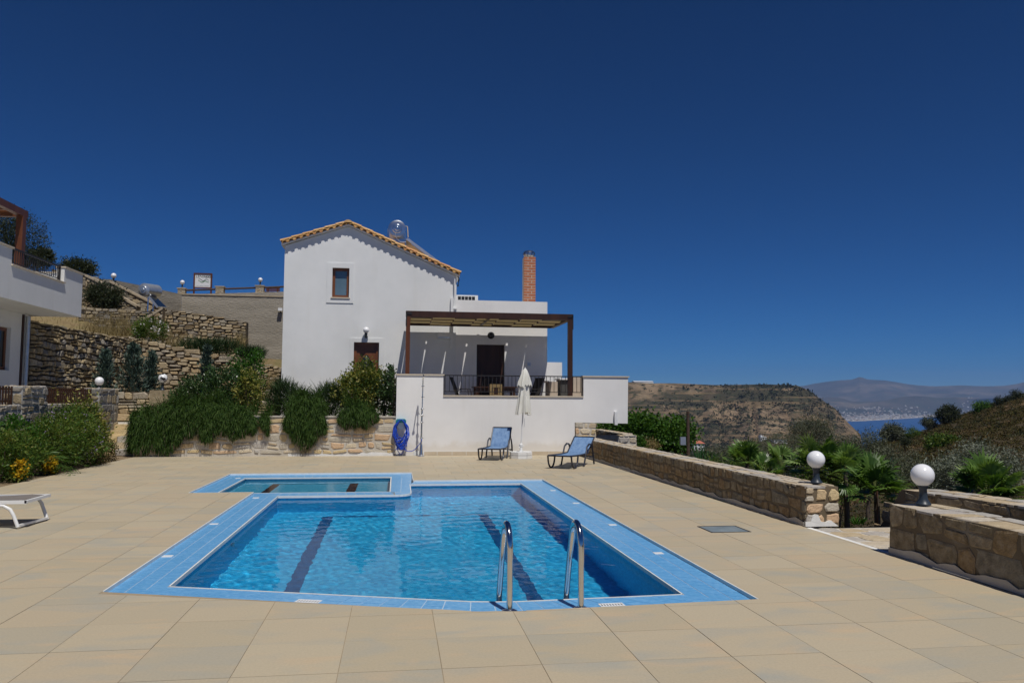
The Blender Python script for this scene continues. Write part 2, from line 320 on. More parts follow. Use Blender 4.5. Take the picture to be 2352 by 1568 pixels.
def stones(parent, O, U, V, N, L, H, cw, ch, mat, top=None, bot=None, gap=.02, proud=.02, seed=1, limit=290, name='stone', wob=.03, tall=.06, keep=None, rnd_corner=.24):
    """rubble stones on the face O+u*U+v*V, normal N; every stone has its own bulged outline"""
    rg = random.Random(seed); O, U, V, N = Vector(O), Vector(U), Vector(V), Vector(N)
    ph = [rg.uniform(0, 6.28) for _ in range(6)]
    def disp(u, v):
        return (u + wob*(math.sin(u*5.1+v*7.3+ph[0])+.6*math.sin(u*11.7-v*9.1+ph[1])),
                v + wob*(math.sin(u*4.3-v*5.9+ph[2])+.6*math.sin(u*9.7+v*12.3+ph[3])))
    cells = []; v = 0.0
    while v < H-.3*ch:
        h = ch*rg.uniform(.65, 1.4)
        if v+h > H-.35*ch: h = H-v
        u = -rg.uniform(0, cw*.6)
        while u < L:
            w = cw*rg.choice((.55, .75, .9, 1, 1.2, 1.6))*rg.uniform(.85, 1.15)
            if u+w > L-.3*cw: w = L-u
            u0 = max(0, u)
            if u+w-u0 > .25*cw:
                if rg.random() < .28 and h > .8*ch:
                    s_ = rg.uniform(.4, .6)*h; cells += [(u0, v, u+w, v+s_), (u0, v+s_, u+w, v+h)]
                elif rg.random() < .15 and w > 1.1*cw:
                    s_ = rg.uniform(.35, .65)*w; cells += [(u0, v, u0+s_, v+h), (u0+s_, v, u+w, v+h)]
                else: cells.append((u0, v, u+w, v+h))
            u += w
        v += h
    made = []
    for (a, b, c, d) in cells:
        uc = (a+c)/2
        t0 = bot(uc) if bot else 0.0; t1 = top(uc) if top else H
        if t1-t0 < .08: continue
        k = (t1-t0)/H
        if keep and not keep(uc, t0+(b+d)/2*k): continue
        g = gap*.5*rg.uniform(.7, 1.4); a, c = a+g, c-g; b, d = b+g, d-g
        if c-a < .025 or (d-b)*k < .02: continue
        w, h = c-a, d-b; q = lambda m: rg.choice((.25, .5, .8, 1.2, 1.6))*rnd_corner*min(w, h)*m
        pts = [(a+q(1), b), (c-q(1), b), (c, b+q(1)), (c, d-q(1)), (c-q(1), d), (a+q(1), d), (a, d-q(1)), (a, b+q(1))]
        pts = [disp(x+rg.uniform(-.07, .07)*w, y+rg.uniform(-.09, .09)*h) for x, y in pts]
        lo, hi = 0.004, H-.004
        pts = [(min(max(x, .003), L-.003), t0+min(max(y, lo), hi)*k) for x, y in pts]
        cx = sum(p[0] for p in pts)/8; cy = sum(p[1] for p in pts)/8
        pr = proud*rg.uniform(.5, 1.3); tl = (rg.uniform(-.35, .35), rg.uniform(-.35, .35))
        def P(p, s, dd): return O + U*(cx+(p[0]-cx)*s) + V*(cy+(p[1]-cy)*s) + N*dd
        vs = [P(p, 1.0, -.02) for p in pts] + [P(p, 1.0, pr*.35) for p in pts] + \
             [P(p, .80+rg.uniform(-.05, .05), pr*(1+tl[0]*(p[0]-cx)/(w+.01)+tl[1]*(p[1]-cy)/(h*k+.01))) for p in pts]
        made.append((w*h*k, vs))
    F = [(i, (i+1) % 8, 8+(i+1) % 8, 8+i) for i in range(8)] + [(8+i, 8+(i+1) % 8, 16+(i+1) % 8, 16+i) for i in range(8)] + [tuple(range(16, 24))]
    if U.cross(V).dot(N) < 0: F = [tuple(reversed(f)) for f in F]
    made.sort(key=lambda m: -m[0])
    for A, vs in made[:limit]: MB().add(vs, F).build(name, mat, parent)
    if len(made) > limit:
        mb = MB()
        for A, vs in made[limit:]: mb.add(vs, F)
        o = mb.build('small_stones', mat, parent); o['kind'] = 'stuff'

rng = np.random.default_rng(7)
def unit(n): v = rng.normal(size=(n, 3)); return v/np.linalg.norm(v, axis=1, keepdims=True)
def leaf_quads(P, D, L, W, fold=.25):
    """diamond leaves: base P, direction D, length L, width W -> V,F"""
    n = len(P); A = np.cross(D, unit(n)); A /= np.linalg.norm(A, axis=1, keepdims=True)+1e-9
    B = np.cross(D, A)
    L = np.broadcast_to(L, (n,))[:, None]; W = np.broadcast_to(W, (n,))[:, None]
    mid = P + D*L*.5 + B*W*fold
    V = np.stack([P, mid+A*W*.5, P+D*L, mid-A*W*.5], 1).reshape(-1, 3)
    return V, np.arange(4*n).reshape(n, 4)
def crown_points(ells, nclump, per, spread, shell=.55):
    """clumps of leaf positions through ellipsoids [(cx,cy,cz,rx,ry,rz)]"""
    E = np.array(ells, float); vol = E[:, 3]*E[:, 4]*E[:, 5]; pick = rng.choice(len(E), nclump, p=vol/vol.sum())
    d = unit(nclump); rr = (shell + (1-shell)*rng.random(nclump)**.6)[:, None]
    c = E[pick, :3] + d*E[pick, 3:]*rr
    P = np.repeat(c, per, 0) + rng.normal(size=(nclump*per, 3))*spread
    out = np.repeat(d, per, 0)
    tone = np.repeat(rng.random(nclump), per)
    return P, out, tone
def foliage(parent, name, mat, P, out, tone, L, W, up=.3, rand=.8):
    n = len(P); D = out*.6 + unit(n)*rand + np.array([0, 0, up]); D /= np.linalg.norm(D, axis=1, keepdims=True)
    V, F = leaf_quads(P, D, L*rng.uniform(.7, 1.25, n), W*rng.uniform(.7, 1.25, n))
    return npmesh(name, V, F, mat, parent, np.clip(.55*tone+.45*rng.random(n), 0, 1))
def bush(name, label, cat, base, ells, nclump, per, spread, mat, L, W, group=None, shell=.5, up=.3, stems=4, part='foliage', rand=.8, stem_r=.018):
    t = thing(name, tuple(base), label, cat, group)
    P, out, tone = crown_points(ells, nclump, per, spread, shell)
    P[:, 2] = np.maximum(P[:, 2], base[2]+.03)
    foliage(t, part, mat, P, out, tone, L, W, up, rand)
    if stems:
        mb = MB(); rg = random.Random(len(label)*7+int(base[0]*100)); E = ells
        for i in range(stems):
            e = E[i % len(E)]; q = Vector((e[0]+rg.uniform(-.5, .5)*e[3], e[1]+rg.uniform(-.5, .5)*e[4], e[2]+rg.uniform(-.1, .5)*e[5]))
            b = Vector(base) + Vector((rg.uniform(-1, 1), rg.uniform(-1, 1), 0))*stem_r*2.5; m = (b+q)/2 + Vector((rg.uniform(-.1, .1), rg.uniform(-.1, .1), .05))
            mb.tube([b-Vector((0, 0, .05)), m, q], [stem_r, stem_r*.7, stem_r*.3], 6)
        mb.build('stem', MAT['bark'], t)
    return t
def ribbons(P0, D0, L, W, nseg, droop, curl=.15):
    """curved ribbon sprigs, direction bends by droop (vector added along the length)"""
    n = len(P0); side = np.cross(D0, unit(n)); side /= np.linalg.norm(side, axis=1, keepdims=True)+1e-9
    L = np.broadcast_to(L, (n,)); W = np.broadcast_to(W, (n,))
    pts = [P0]; d = D0.copy(); st = (L/nseg)[:, None]
    for k in range(nseg):
        d = d + droop/nseg + rng.normal(size=(n, 3))*curl/nseg; d /= np.linalg.norm(d, axis=1, keepdims=True)
        pts.append(pts[-1]+d*st)
    V = []
    for k, p in enumerate(pts):
        w = (W*(1-.75*(k/nseg)**2))[:, None]*.5; V += [p-side*w, p+side*w]
    V = np.stack(V, 1); m = 2*(nseg+1); idx = np.arange(n)[:, None]*m
    F = np.concatenate([idx+np.array([2*k, 2*k+1, 2*k+3, 2*k+2]) for k in range(nseg)], 1).reshape(-1, 4)
    return V.reshape(-1, 3), F

LM = {}
LM['rosemary'] = leafmat('rosemary needles', [(.014, .034, .007), (.030, .066, .011), (.055, .105, .020), (.10, .15, .042)], .6, .15, .12)
LM['rosemary_dry'] = leafmat('dead rosemary stems', [(.10, .075, .05), (.17, .13, .09)], .8, .1)
LM['rosemary_up'] = leafmat('upright rosemary', [(.012, .028, .010), (.030, .060, .020), (.055, .085, .035)], .6, .15, .12)
LM['dark_gloss'] = leafmat('glossy dark leaves', [(0.013, 0.035, 0.011), (0.029, 0.072, 0.019), (0.064, 0.115, 0.035), (0.120, 0.152, 0.064)], .35, .2, .5)
LM['fresh'] = leafmat('fresh green leaves', [(0.020, 0.063, 0.011), (0.049, 0.133, 0.017), (0.084, 0.196, 0.028)], .4, .35)
LM['varieg'] = leafmat('variegated yellow leaves', [(.028, .060, .012), (.055, .10, .018), (.11, .145, .026), (.33, .31, .07), (.54, .48, .18)], .45, .3)
LM['bed'] = leafmat('mixed green leaves', [(0.018, 0.046, 0.009), (0.044, 0.097, 0.014), (0.081, 0.148, 0.020), (0.136, 0.174, 0.032), (0.181, 0.174, 0.043)], .5, .3)
LM['yellow'] = leafmat('yellow flowers', [(.40, .22, .01), (.60, .38, .015), (.65, .48, .03)], .5, .3)
LM['white_fl'] = leafmat('white flowers', [(.62, .58, .58), (.75, .74, .74)], .5, .3)
LM['conifer'] = leafmat('blue green conifer', [(0.042, 0.072, 0.057), (0.083, 0.128, 0.102), (0.143, 0.195, 0.158)], .6, .1)
LM['olive'] = leafmat('olive leaves', [(0.033, 0.043, 0.022), (0.075, 0.088, 0.048), (0.131, 0.144, 0.094), (0.213, 0.225, 0.169)], .5, .2)
LM['olive_dark'] = leafmat('dark olive leaves', [(.014, .022, .010), (.034, .046, .020), (.070, .080, .040)], .5, .2)
LM['silver'] = leafmat('silver leaves', [(0.069, 0.086, 0.057), (0.138, 0.161, 0.115), (0.241, 0.265, 0.207), (0.322, 0.345, 0.287)], .5, .2)
LM['mulberry'] = leafmat('mulberry leaves', [(0.016, 0.049, 0.008), (0.038, 0.101, 0.014), (0.074, 0.162, 0.022), (0.121, 0.216, 0.034)], .45, .35)
LM['palm'] = leafmat('palm blades', [(.035, .085, .012), (.085, .17, .028), (.17, .28, .06), (.30, .40, .15)], .38, .35, .45)
LM['dry_grass'] = leafmat('dry grass', [(.16, .12, .05), (.26, .20, .085), (.34, .27, .13)], .8, .2)
LM['scrub'] = leafmat('dry scrub', [(.020, .024, .008), (.040, .044, .013), (.080, .062, .024), (.105, .078, .034), (.062, .075, .018)], .9, .1, .05)
LM['scrub_far'] = leafmat('far scrub', [(.022, .028, .012), (.036, .042, .018), (.060, .060, .028)], .9, .05, .03)

# ================================================================== LARGE STRUCTURE
def arc(c, r, a0, a1, n): return [(c[0]+r*math.cos(R(a0+(a1-a0)*i/n)), c[1]+r*math.sin(R(a0+(a1-a0)*i/n))) for i in range(n+1)]
def strct(o, label=None): o['kind'] = 'structure'; return o

# ---------- pool outlines (metres; camera stands at x=0,y=0)
WZ, ZC, ZB = -.085, -.03, -1.45
W_IN = [(-1.92, 7.29), (.42, 6.535), (.62, 6.475), (.80, 6.445), (.98, 6.43), (2.42, 6.50), (2.42, 15.30), (.27, 15.30), (.27, 13.93)] + \
       arc((.0, 13.93), .27, 0, -90, 6)[1:] + [(-1.92, 13.66)]
OUT_A = [(-2.37, 7.06), (.36, 6.165), (.58, 6.10), (.78, 6.065), (1.00, 6.06), (2.93, 6.17), (2.93, 15.72), (.36, 15.72)]
K_IN = [(-3.0, 14.1), (-.07, 14.1), (-.07, 16.75), (-3.0, 16.75)]
# convex regions of the stone deck round the pool
XL, XR, YF, YB = -6.85, 5.16, -4.5, 22.5
REG = [[(XL, YF), (-2.37, YF), (-2.37, 14.0), (XL, 14.0)], [(XL, 14.0), (-3.42, 14.0), (-3.42, 17.4), (XL, 17.4)],
       [(XL, 17.4), (XR, 17.4), (XR, YB), (XL, YB)], [(.36, 15.72), (XR, 15.72), (XR, 17.4), (.36, 17.4)],
       [(2.93, YF), (XR, YF), (XR, 15.72), (2.93, 15.72)],
       [(-2.37, YF), (.58, YF), (.58, 6.10), (.36, 6.165), (-2.37, 7.06)], [(.58, YF), (1.0, YF), (1.0, 6.06), (.78, 6.065), (.58, 6.10)],
       [(1.0, YF), (2.93, YF), (2.93, 6.17), (1.0, 6.06)]]
# paving that runs on to the right behind the second wall (towards the camera side)
mb = MB()
for rg_ in REG: mb.prism(rg_, (0, 0, 0), (1, 0, 0), (0, 1, 0), (0, 0, 1), -.35, -.004)
deck = strct(mb.build('pool_deck', MAT['grout']))
TS, TX, TY = .6045, -.915, 5.44
tiles = []
rt = random.Random(4)
for i in range(-11, 11):
    for j in range(-17, 30):
        x0, y0 = TX+i*TS, TY+j*TS; gp = .0022
        cell = [(x0+gp, y0+gp), (x0+TS-gp, y0+gp), (x0+TS-gp, y0+TS-gp), (x0+gp, y0+TS-gp)]
        if j >= 17: # far rows: laid half a tile off
            cell = [(a+TS*.5*(j % 2), b) for a, b in cell]
        ps = [p for p in (clip_convex(cell, r_) for r_ in REG) if p]
        if ps:
            cx, cy = x0+TS/2, y0+TS/2; rel = Vector((cx, cy)); ang = abs(math.atan2(cx, cy)-YAW)
            vis = cy > .6 and ang < R(36) and cy+TS > 2.6
            tiles.append((0 if vis else 1, math.hypot(cx, cy), ps))
tiles.sort(key=lambda t: t[:2]); rest = MB()
for k, (nv, d_, ps) in enumerate(tiles):
    mb = MB() if k < 300 else rest; rv = rt.random(); dz = rt.uniform(-.0008, .0008)
    for p in ps: mb.prism(p, (0, 0, dz), (1, 0, 0), (0, 1, 0), (0, 0, 1), -.0035, 0.0, rv)
    if k < 300: mb.build('paving_tile', MAT['deck_tile'], deck)
rest.build('paving_tiles_beyond', MAT['deck_tile'], deck)['kind'] = 'stuff'

# ---------- the swimming pool shell
def wallring(mb, poly, z0, z1):
    n = len(poly); b = len(mb.v)
    return mb.add([(x, y, z1) for x, y in poly]+[(x, y, z0) for x, y in poly], [(i, n+i, n+(i+1) % n, (i+1) % n) for i in range(n)])
mb = MB(); wallring(mb, W_IN, ZB, ZC-.034); mb.add([(x, y, ZB) for x, y in W_IN], [tuple(range(len(W_IN)))])
pool = strct(mb.build('swimming_pool', MAT['mosaic'])); pool.cycles.is_caustics_receiver = True
mb = MB(); wallring(mb, K_IN, -.5, ZC-.034); mb.add([(x, y, -.5) for x, y in K_IN], [(0, 1, 2, 3)])
kp = mb.build('children_pool', M('grey blue mosaic', [(.3, (.040, .30, .50)), (.5, (.075, .40, .60)), (.75, (.16, .50, .66))], 16, 5, .4), pool); kp.cycles.is_caustics_receiver = True
def stripe(a, b, z, mat):
    o = MB().box((a[0], a[1], z), (b[0], b[1], z+.006)).build('floor_stripe', mat, pool); o.cycles.is_caustics_receiver = True
stripe((-1.13, 7.1), (-.97, 13.1), ZB, MAT['navy']); stripe((1.36, 6.6), (1.52, 13.1), ZB, MAT['navy']); stripe((-1.13, 13.1), (1.52, 13.17), ZB, MAT['navy'])
stripe((-2.42, 14.15), (-2.27, 16.5), -.5, MAT['maroon']); stripe((-.90, 14.15), (-.73, 16.5), -.5, MAT['maroon']); stripe((-2.42, 16.5), (-.73, 16.56), -.5, MAT['maroon'])
# coping: strips of tiles between the water edge and the deck
def lerp(a, b, t): return (a[0]+(b[0]-a[0])*t, a[1]+(b[1]-a[1])*t)
cop = []   # (inner a, inner b, outer a, outer b, rows)
cop.append(((-1.92, 13.66), (-1.92, 7.29), (-2.37, 13.66), (-2.37, 7.06), 3))
fi = [(-1.92, 7.29)]+W_IN[1:6]; fo = [(-2.37, 7.06)]+OUT_A[1:6]
for a in range(5): cop.append((fi[a], fi[a+1], fo[a], fo[a+1], 2))
cop.append(((2.42, 6.50), (2.42, 15.30), (2.93, 6.17), (2.93, 15.72), 3))
cop.append(((2.42, 15.30), (.27, 15.30), (2.93, 15.72), (.36, 15.72), 3))
cop.append(((-3.0, 16.75), (-3.0, 14.1), (-3.42, 17.4), (-3.42, 14.0), 3))
cop.append(((-.07, 16.75), (-3.0, 16.75), (.36, 17.4), (-3.42, 17.4), 4))
cop.append(((-.07, 14.1), (-.07, 16.75), (.27, 14.0), (.36, 17.4), 2))
cop.append(((-1.92, 14.1), (-.07, 14.1), (-1.92, 13.66), (.0, 13.66), 3))
cop.append(((-3.0, 14.1), (-1.92, 14.1), (-3.42, 14.0), (-2.37, 14.0), 1))
cop.append(((-1.92, 14.1), (-1.92, 13.66), (-2.37, 14.0), (-2.37, 13.66), 1))
cells = []; base = MB()
for ia, ib, oa, ob, rows in cop:
    L = math.dist(ia, ib); n = max(1, round(L/.15))
    q = [ia, ib, ob, oa]
    ar = sum(q[i][0]*q[(i+1) % 4][1]-q[(i+1) % 4][0]*q[i][1] for i in range(4))
    if ar < 0: q = q[::-1]
    base.prism(q, (0, 0, 0), (1, 0, 0), (0, 1, 0), (0, 0, 1), ZC-.034, ZC-.003)
    for i in range(n):
        for r_ in range(rows):
            c = []
            for (tt, ss) in ((i/n, r_/rows), ((i+1)/n, r_/rows), ((i+1)/n, (r_+1)/rows), (i/n, (r_+1)/rows)):
                c.append(lerp(lerp(ia, ib, tt), lerp(oa, ob, tt), ss))
            mx, my = sum(p[0] for p in c)/4, sum(p[1] for p in c)/4
            g_ = .0062; cc = []
            for p in c:
                d_ = math.dist(p, (mx, my)); cc.append((p[0]+(mx-p[0])*g_*1.0/d_, p[1]+(my-p[1])*g_*1.0/d_))
            if ar < 0: cc = cc[::-1]
            cells.append((math.hypot(mx, my), cc))
pf = arc((.0, 13.93), .27, -90, 0, 6)
base.prism([(0, 14.1), (0, 13.66)]+pf[1:]+[(.27, 14.1)], (0, 0, 0), (1, 0, 0), (0, 1, 0), (0, 0, 1), ZC-.034, ZC-.002)
base.build('coping_bed', MAT['coping_grout'], pool)
MB().prism([(.005, 14.0), (.005, 13.67)]+[(x-.006, y+.006) for x, y in pf[1:]]+[(.262, 14.0)], (0, 0, 0), (1, 0, 0), (0, 1, 0), (0, 0, 1), -.06, ZC, .5).build('corner_tile', MAT['coping'], pool)
cells.sort(key=lambda c: c[0]); rest = MB()
for k, (d_, c) in enumerate(cells):
    mb = MB() if k < 300 else rest
    mb.prism(c, (0, 0, rt.uniform(-.0006, .0006)), (1, 0, 0), (0, 1, 0), (0, 0, 1), ZC-.02, ZC, rt.random())
    if k < 300: mb.build('coping_tile', MAT['coping'], pool)
rest.build('coping_tiles_beyond', MAT['coping'], pool)['kind'] = 'stuff'
# pale rim along the water edge and the raised edge strip of the deck
def stripline(mb, poly, w, z0, z1, closed=True, inward=1, off=.003):
    n = len(poly); m = n if closed else n-1
    for i in range(m):
        a, b = Vector((*poly[i], 0)), Vector((*poly[(i+1) % n], 0)); d = (b-a)
        if d.length < 1e-4: continue
        d.normalize(); nn = Vector((-d.y, d.x, 0))*inward; a = a+nn*off; b = b+nn*off; nn = nn*w
        mb.add([a+Vector((0,0,z0)), b+Vector((0,0,z0)), b+nn+Vector((0,0,z0)), a+nn+Vector((0,0,z0)), a+Vector((0,0,z1)), b+Vector((0,0,z1)), b+nn+Vector((0,0,z1)), a+nn+Vector((0,0,z1))],
               [(0,3,2,1),(4,5,6,7),(0,1,5,4),(1,2,6,5),(2,3,7,6),(3,0,4,7)])
mb = MB(); stripline(mb, W_IN, .014, -.062, ZC+.003); mb.build('water_edge_rim', MAT['rim'], pool)
mb = MB(); stripline(mb, K_IN, .018, -.05, ZC+.003); mb.build('water_edge_rim', MAT['rim'], pool)
mb = MB(); stripline(mb, [(-2.37, 7.06), (-2.37, 14.0), (-3.42, 14.0), (-3.42, 17.4), (.36, 17.4), (.36, 15.72), (2.93, 15.72), (2.93, 6.17)], .012, -.06, .0015, False, -1)
mb.build('edge_profile', MAT['rim'], pool)
# depth markers, grates, inlet on the coping
for px, py in ((385, 1277), (492, 1203), (588, 1143), (1512, 1270), (1407, 1205), (1323, 1155), (1270, 1126), (547, 1098)):
    p = gnd(px, py, ZC)
    MB().box((p[0]-.05, p[1]-.045, ZC-.01), (p[0]+.05, p[1]+.045, ZC+.004)).build('marker_tile', MAT['white_paint'], pool)
for px, py, rz in ((708, 1381, -.31), (1405, 1389, .05)):
    p = gnd(px, py, ZC); t = MB(); c, s = math.cos(rz), math.sin(rz)
    U, V = Vector((c, s, 0)), Vector((-s, c, 0)); O = Vector((p[0], p[1], 0))
    t.prism([(-.1, -.045), (.1, -.045), (.1, -.03), (-.1, -.03)], O, U, V, (0, 0, 1), ZC-.01, ZC+.006)
    t.prism([(-.1, .03), (.1, .03), (.1, .045), (-.1, .045)], O, U, V, (0, 0, 1), ZC-.01, ZC+.006)
    for k in range(9):
        x = -.1+k*.0233; t.prism([(x, -.03), (x+.0135, -.03), (x+.0135, .03), (x, .03)], O, U, V, (0, 0, 1), ZC-.01, ZC+.005)
    g = t.build('grate', MAT['white_paint'], pool)
    t2 = MB(); t2.prism([(-.099, -.044), (.099, -.044), (.099, .044), (-.099, .044)], O, U, V, (0, 0, 1), ZC-.01, ZC+.001); t2.build('grate_slots', MAT['black'], g)
MB().lathe((-1.915, 10.0, -.45), [(.0, 0), (.07, 0), (.07, .015), (.03, .025), (0, .025)], 14, ax=(1, 0, 0)).build('inlet', MAT['white_paint'], pool)

# ---------- water: a real rippled surface
def pip(poly, X, Y):
    ins = np.zeros(X.shape, bool); n = len(poly)
    for i in range(n):
        x0, y0 = poly[i]; x1, y1 = poly[(i+1) % n]
        if y0 == y1: continue
        c = ((y0 > Y) != (y1 > Y)) & (X < (x1-x0)*(Y-y0)/(y1-y0)+x0); ins ^= c
    return ins
rw = np.random.default_rng(11)
WAVES = [(rw.uniform(0, 6.28), rw.uniform(.07, .36), rw.uniform(0, 6.28)) for _ in range(46)]
def ripple(X, Y):
    Z = 0*X
    for a, L, p in WAVES: Z += .00078*L**1.05*np.sin(2*np.pi/L*(X*np.cos(a)+Y*np.sin(a))+p)
    return Z*(.65+.35*np.sin(X*.9+1.3)*np.sin(Y*.55+.4))
def watersheet(name, poly, x0, x1, y0, y1, st, mat, over=.0):
    xs = np.arange(x0, x1+st, st); ys = np.arange(y0, y1+st, st); X, Y = np.meshgrid(xs, ys)
    Z = WZ + ripple(X, Y); nx, ny = len(xs), len(ys)
    V = np.stack([X, Y, Z], -1).reshape(-1, 3); j, i = np.meshgrid(np.arange(ny-1), np.arange(nx-1), indexing='ij'); a = (j*nx+i).ravel()
    F = np.stack([a, a+1, a+1+nx, a+nx], 1); cxy = V[F].mean(1)
    # keep cells that touch the basin; the edge of the sheet ends inside the shell wall
    keep = pip(poly, cxy[:, 0], cxy[:, 1])
    for dx, dy in ((st, 0), (-st, 0), (0, st), (0, -st)): keep |= pip(poly, cxy[:, 0]+dx, cxy[:, 1]+dy)
    F = F[keep]; used = np.unique(F); mp = -np.ones(len(V), int); mp[used] = np.arange(len(used))
    o = npmesh(name, V[used], mp[F], mat, None, None, True); o.cycles.is_caustics_caster = True
    return strct(o)
wm = bpy.data.materials.new('pool water'); wm.use_nodes = True; n_ = wm.node_tree; n_.nodes.clear()
wo = n_.nodes.new('ShaderNodeOutputMaterial'); gl = n_.nodes.new('ShaderNodeBsdfRefraction'); gl.inputs['IOR'].default_value = 1.33; gl.inputs['Roughness'].default_value = 0
gl.inputs['Color'].default_value = (.97, .99, 1, 1); gs = n_.nodes.new('ShaderNodeBsdfGlossy'); gs.inputs['Roughness'].default_value = 0
fr_ = n_.nodes.new('ShaderNodeFresnel'); fr_.inputs['IOR'].default_value = 1.33; ml_ = n_.nodes.new('ShaderNodeMath'); ml_.operation = 'MULTIPLY'; ml_.inputs[1].default_value = .5
mx_ = n_.nodes.new('ShaderNodeMixShader'); n_.links.new(fr_.outputs[0], ml_.inputs[0]); n_.links.new(ml_.outputs[0], mx_.inputs[0])
n_.links.new(gl.outputs[0], mx_.inputs[1]); n_.links.new(gs.outputs[0], mx_.inputs[2]); n_.links.new(mx_.outputs[0], wo.inputs[0])
watersheet('pool_water', W_IN, -1.96, 2.46, 6.40, 15.34, .02, wm)
watersheet('pool_water', K_IN, -3.04, -.03, 14.06, 16.79, .03, wm)

# ---------- ground levels round the pool
G_ = MAT['soil']
strct(MB().box((-8.02, -4.5, -.3), (XL, 23.0, -.012)).build('flower_bed_soil', G_))
strct(MB().box((-6.75, 22.6, -.3), (-.02, 27.0, .98)).build('garden_bed_soil', G_))
strct(MB().box((-20.0, -4.5, -.3), (-8.05, 31.0, .78)).build('side_terrace', MAT['mortar']))
strct(MB().box((-8.04, 24.42, -.3), (-6.76, 27.0, .785)).build('stair_landing', MAT['mortar']))
strct(MB().box((-8.0, 27.4, -.3), (-3.4, 31.0, 1.15)).build('upper_bed_soil', G_))

# ---------- hillside behind the house (left)
def hfield(name, xs, ys, fn, mat, kind='structure'):
    X, Y = np.meshgrid(xs, ys); Z = fn(X, Y); nx, ny = len(xs), len(ys)
    j, i = np.meshgrid(np.arange(ny-1), np.arange(nx-1), indexing='ij'); a = (j*nx+i).ravel()
    o = npmesh(name, np.stack([X, Y, Z], -1).reshape(-1, 3), np.stack([a, a+1, a+1+nx, a+nx], 1), mat, None, None, True)
    o['kind'] = kind; return o
def fract(X, Y, s, seed, n=5):
    g = np.random.default_rng(seed); Z = 0*X; amp = 1.0
    for o in range(n):
        for k in range(5):
            a = g.uniform(0, 6.28); Z += amp*np.sin(s*(X*np.cos(a)+Y*np.sin(a))*g.uniform(.7, 1.3)+g.uniform(0, 6.28))/5
        s *= 2.03; amp *= .52
    return Z
def hill_z(X, Y):
    ly = np.interp(Y, [31, 34, 38, 42, 46, 60, 120], [3.2, 3.9, 5.2, 5.9, 6.2, 6.2, 3.0])
    ry = np.interp(Y, [31, 34, 36, 42, 47.4, 49, 62, 120], [2.2, 2.5, 2.6, 2.2, 2.0, 6.9, 7.0, 3.0])
    w = np.clip((X+13.2)/1.9, 0, 1)
    z = ly*(1-w)+ry*w
    z += np.clip((-X-15.5)*.22, 0, 4)*np.clip((Y-31)/8, 0, 1)
    rr = np.clip((X+5.5)/4, 0, 1); z = z*(1-rr)+(-4.0)*rr
    return z + .10*fract(X, Y, .9, 3)
MAT['hill_soil'] = M('dry grass slope', [(.25, (.16, .115, .06)), (.45, (.24, .18, .095)), (.62, (.20, .17, .08)), (.85, (.34, .27, .16))], 1.1, 8, .95, .8, 9, spec=.1, bdist=.08)
hfield('hillside', np.arange(-70, 14.1, .6), np.arange(31.05, 120, .8), hill_z, MAT['hill_soil'])

# ---------- land to the right: terraces falling to the valley, scrub hill, headland, coast, sea
AZ = np.radians(np.arange(-6, 92.01, .35)); RK = np.concatenate([np.geomspace(9.5, 420, 95)])
def sil(pts, az):
    a = [azt(*p) for p in pts]; return np.interp(az, [q[0] for q in a], [q[1] for q in a])
SCRUB = [(1700, 1120), (1900, 1045), (1960, 1033), (2010, 1019), (2060, 1003), (2100, 995), (2150, 975), (2200, 955), (2250, 941), (2300, 925), (2352, 910), (2450, 891), (2600, 871), (2900, 861)]
def near_z(az, r):
    t = sil(SCRUB, az); crest = EYE+170*t
    w = np.clip((az-R(28.5))/R(4), 0, 1)           # 0 = valley, 1 = scrub hill
    lr = np.log(r); K = lambda rs, zs: np.interp(lr, np.log(rs), zs)
    valley = K([9, 14, 25, 60, 150, 420], [-.62, -.75, -2.3, -6.8, -16, -40])
    hill0 = K([9, 14, 25, 48], [-.62, -.75, -1.9, -3.6])
    s = np.clip((lr-math.log(48))/(math.log(170)-math.log(48)), 0, 1)
    hill = np.where(r < 48, hill0, -3.6*(1-s**1.2)+crest*s**1.2)
    hill = np.where(r > 170, crest+np.interp(r, [170, 230, 420], [0, -16, -52]), hill)
    z = valley*(1-w)+hill*w
    X, Y = r*np.sin(az), r*np.cos(az)
    return z + np.clip((r-12)/60, 0, 1)*.45*fract(X, Y, .16, 5, 5) + .03*fract(X, Y, 1.5, 6, 3)
A2, R2 = np.meshgrid(AZ, RK); Z2 = near_z(A2, R2)
def polar(name, A, Rr, Z, mat):
    ny, nx = A.shape; j, i = np.meshgrid(np.arange(ny-1), np.arange(nx-1), indexing='ij'); a = (j*nx+i).ravel()
    o = npmesh(name, np.stack([Rr*np.sin(A), Rr*np.cos(A), Z], -1).reshape(-1, 3), np.stack([a, a+nx, a+1+nx, a+1], 1)[:, ::-1], mat, None, None, True)
    o['kind'] = 'structure'; return o
def terrainmat():
    m, nt, b = newmat('scrubland soil')
    c = ramp(nt, noise(nt, .35, 8), [(.25, (.040, .032, .018)), (.5, (.070, .054, .031)), (.7, (.105, .080, .047)), (.9, (.17, .13, .08))])
    f = ramp(nt, noise(nt, .055, 5, off=9), [(.56, (0, 0, 0)), (.66, (1, 1, 1))]); c = mixc(nt, c, (.19, .12, .065), fac=f)
    nt.links.new(c, b.inputs['Base Color']); b.inputs['Roughness'].default_value = .95; b.inputs['Specular IOR Level'].default_value = .1
    bp = nt.nodes.new('ShaderNodeBump'); bp.inputs['Strength'].default_value = .8; bp.inputs['Distance'].default_value = .15
    nt.links.new(noise(nt, 3, 7), bp.inputs['Height']); nt.links.new(bp.outputs[0], b.inputs['Normal'])
    return m
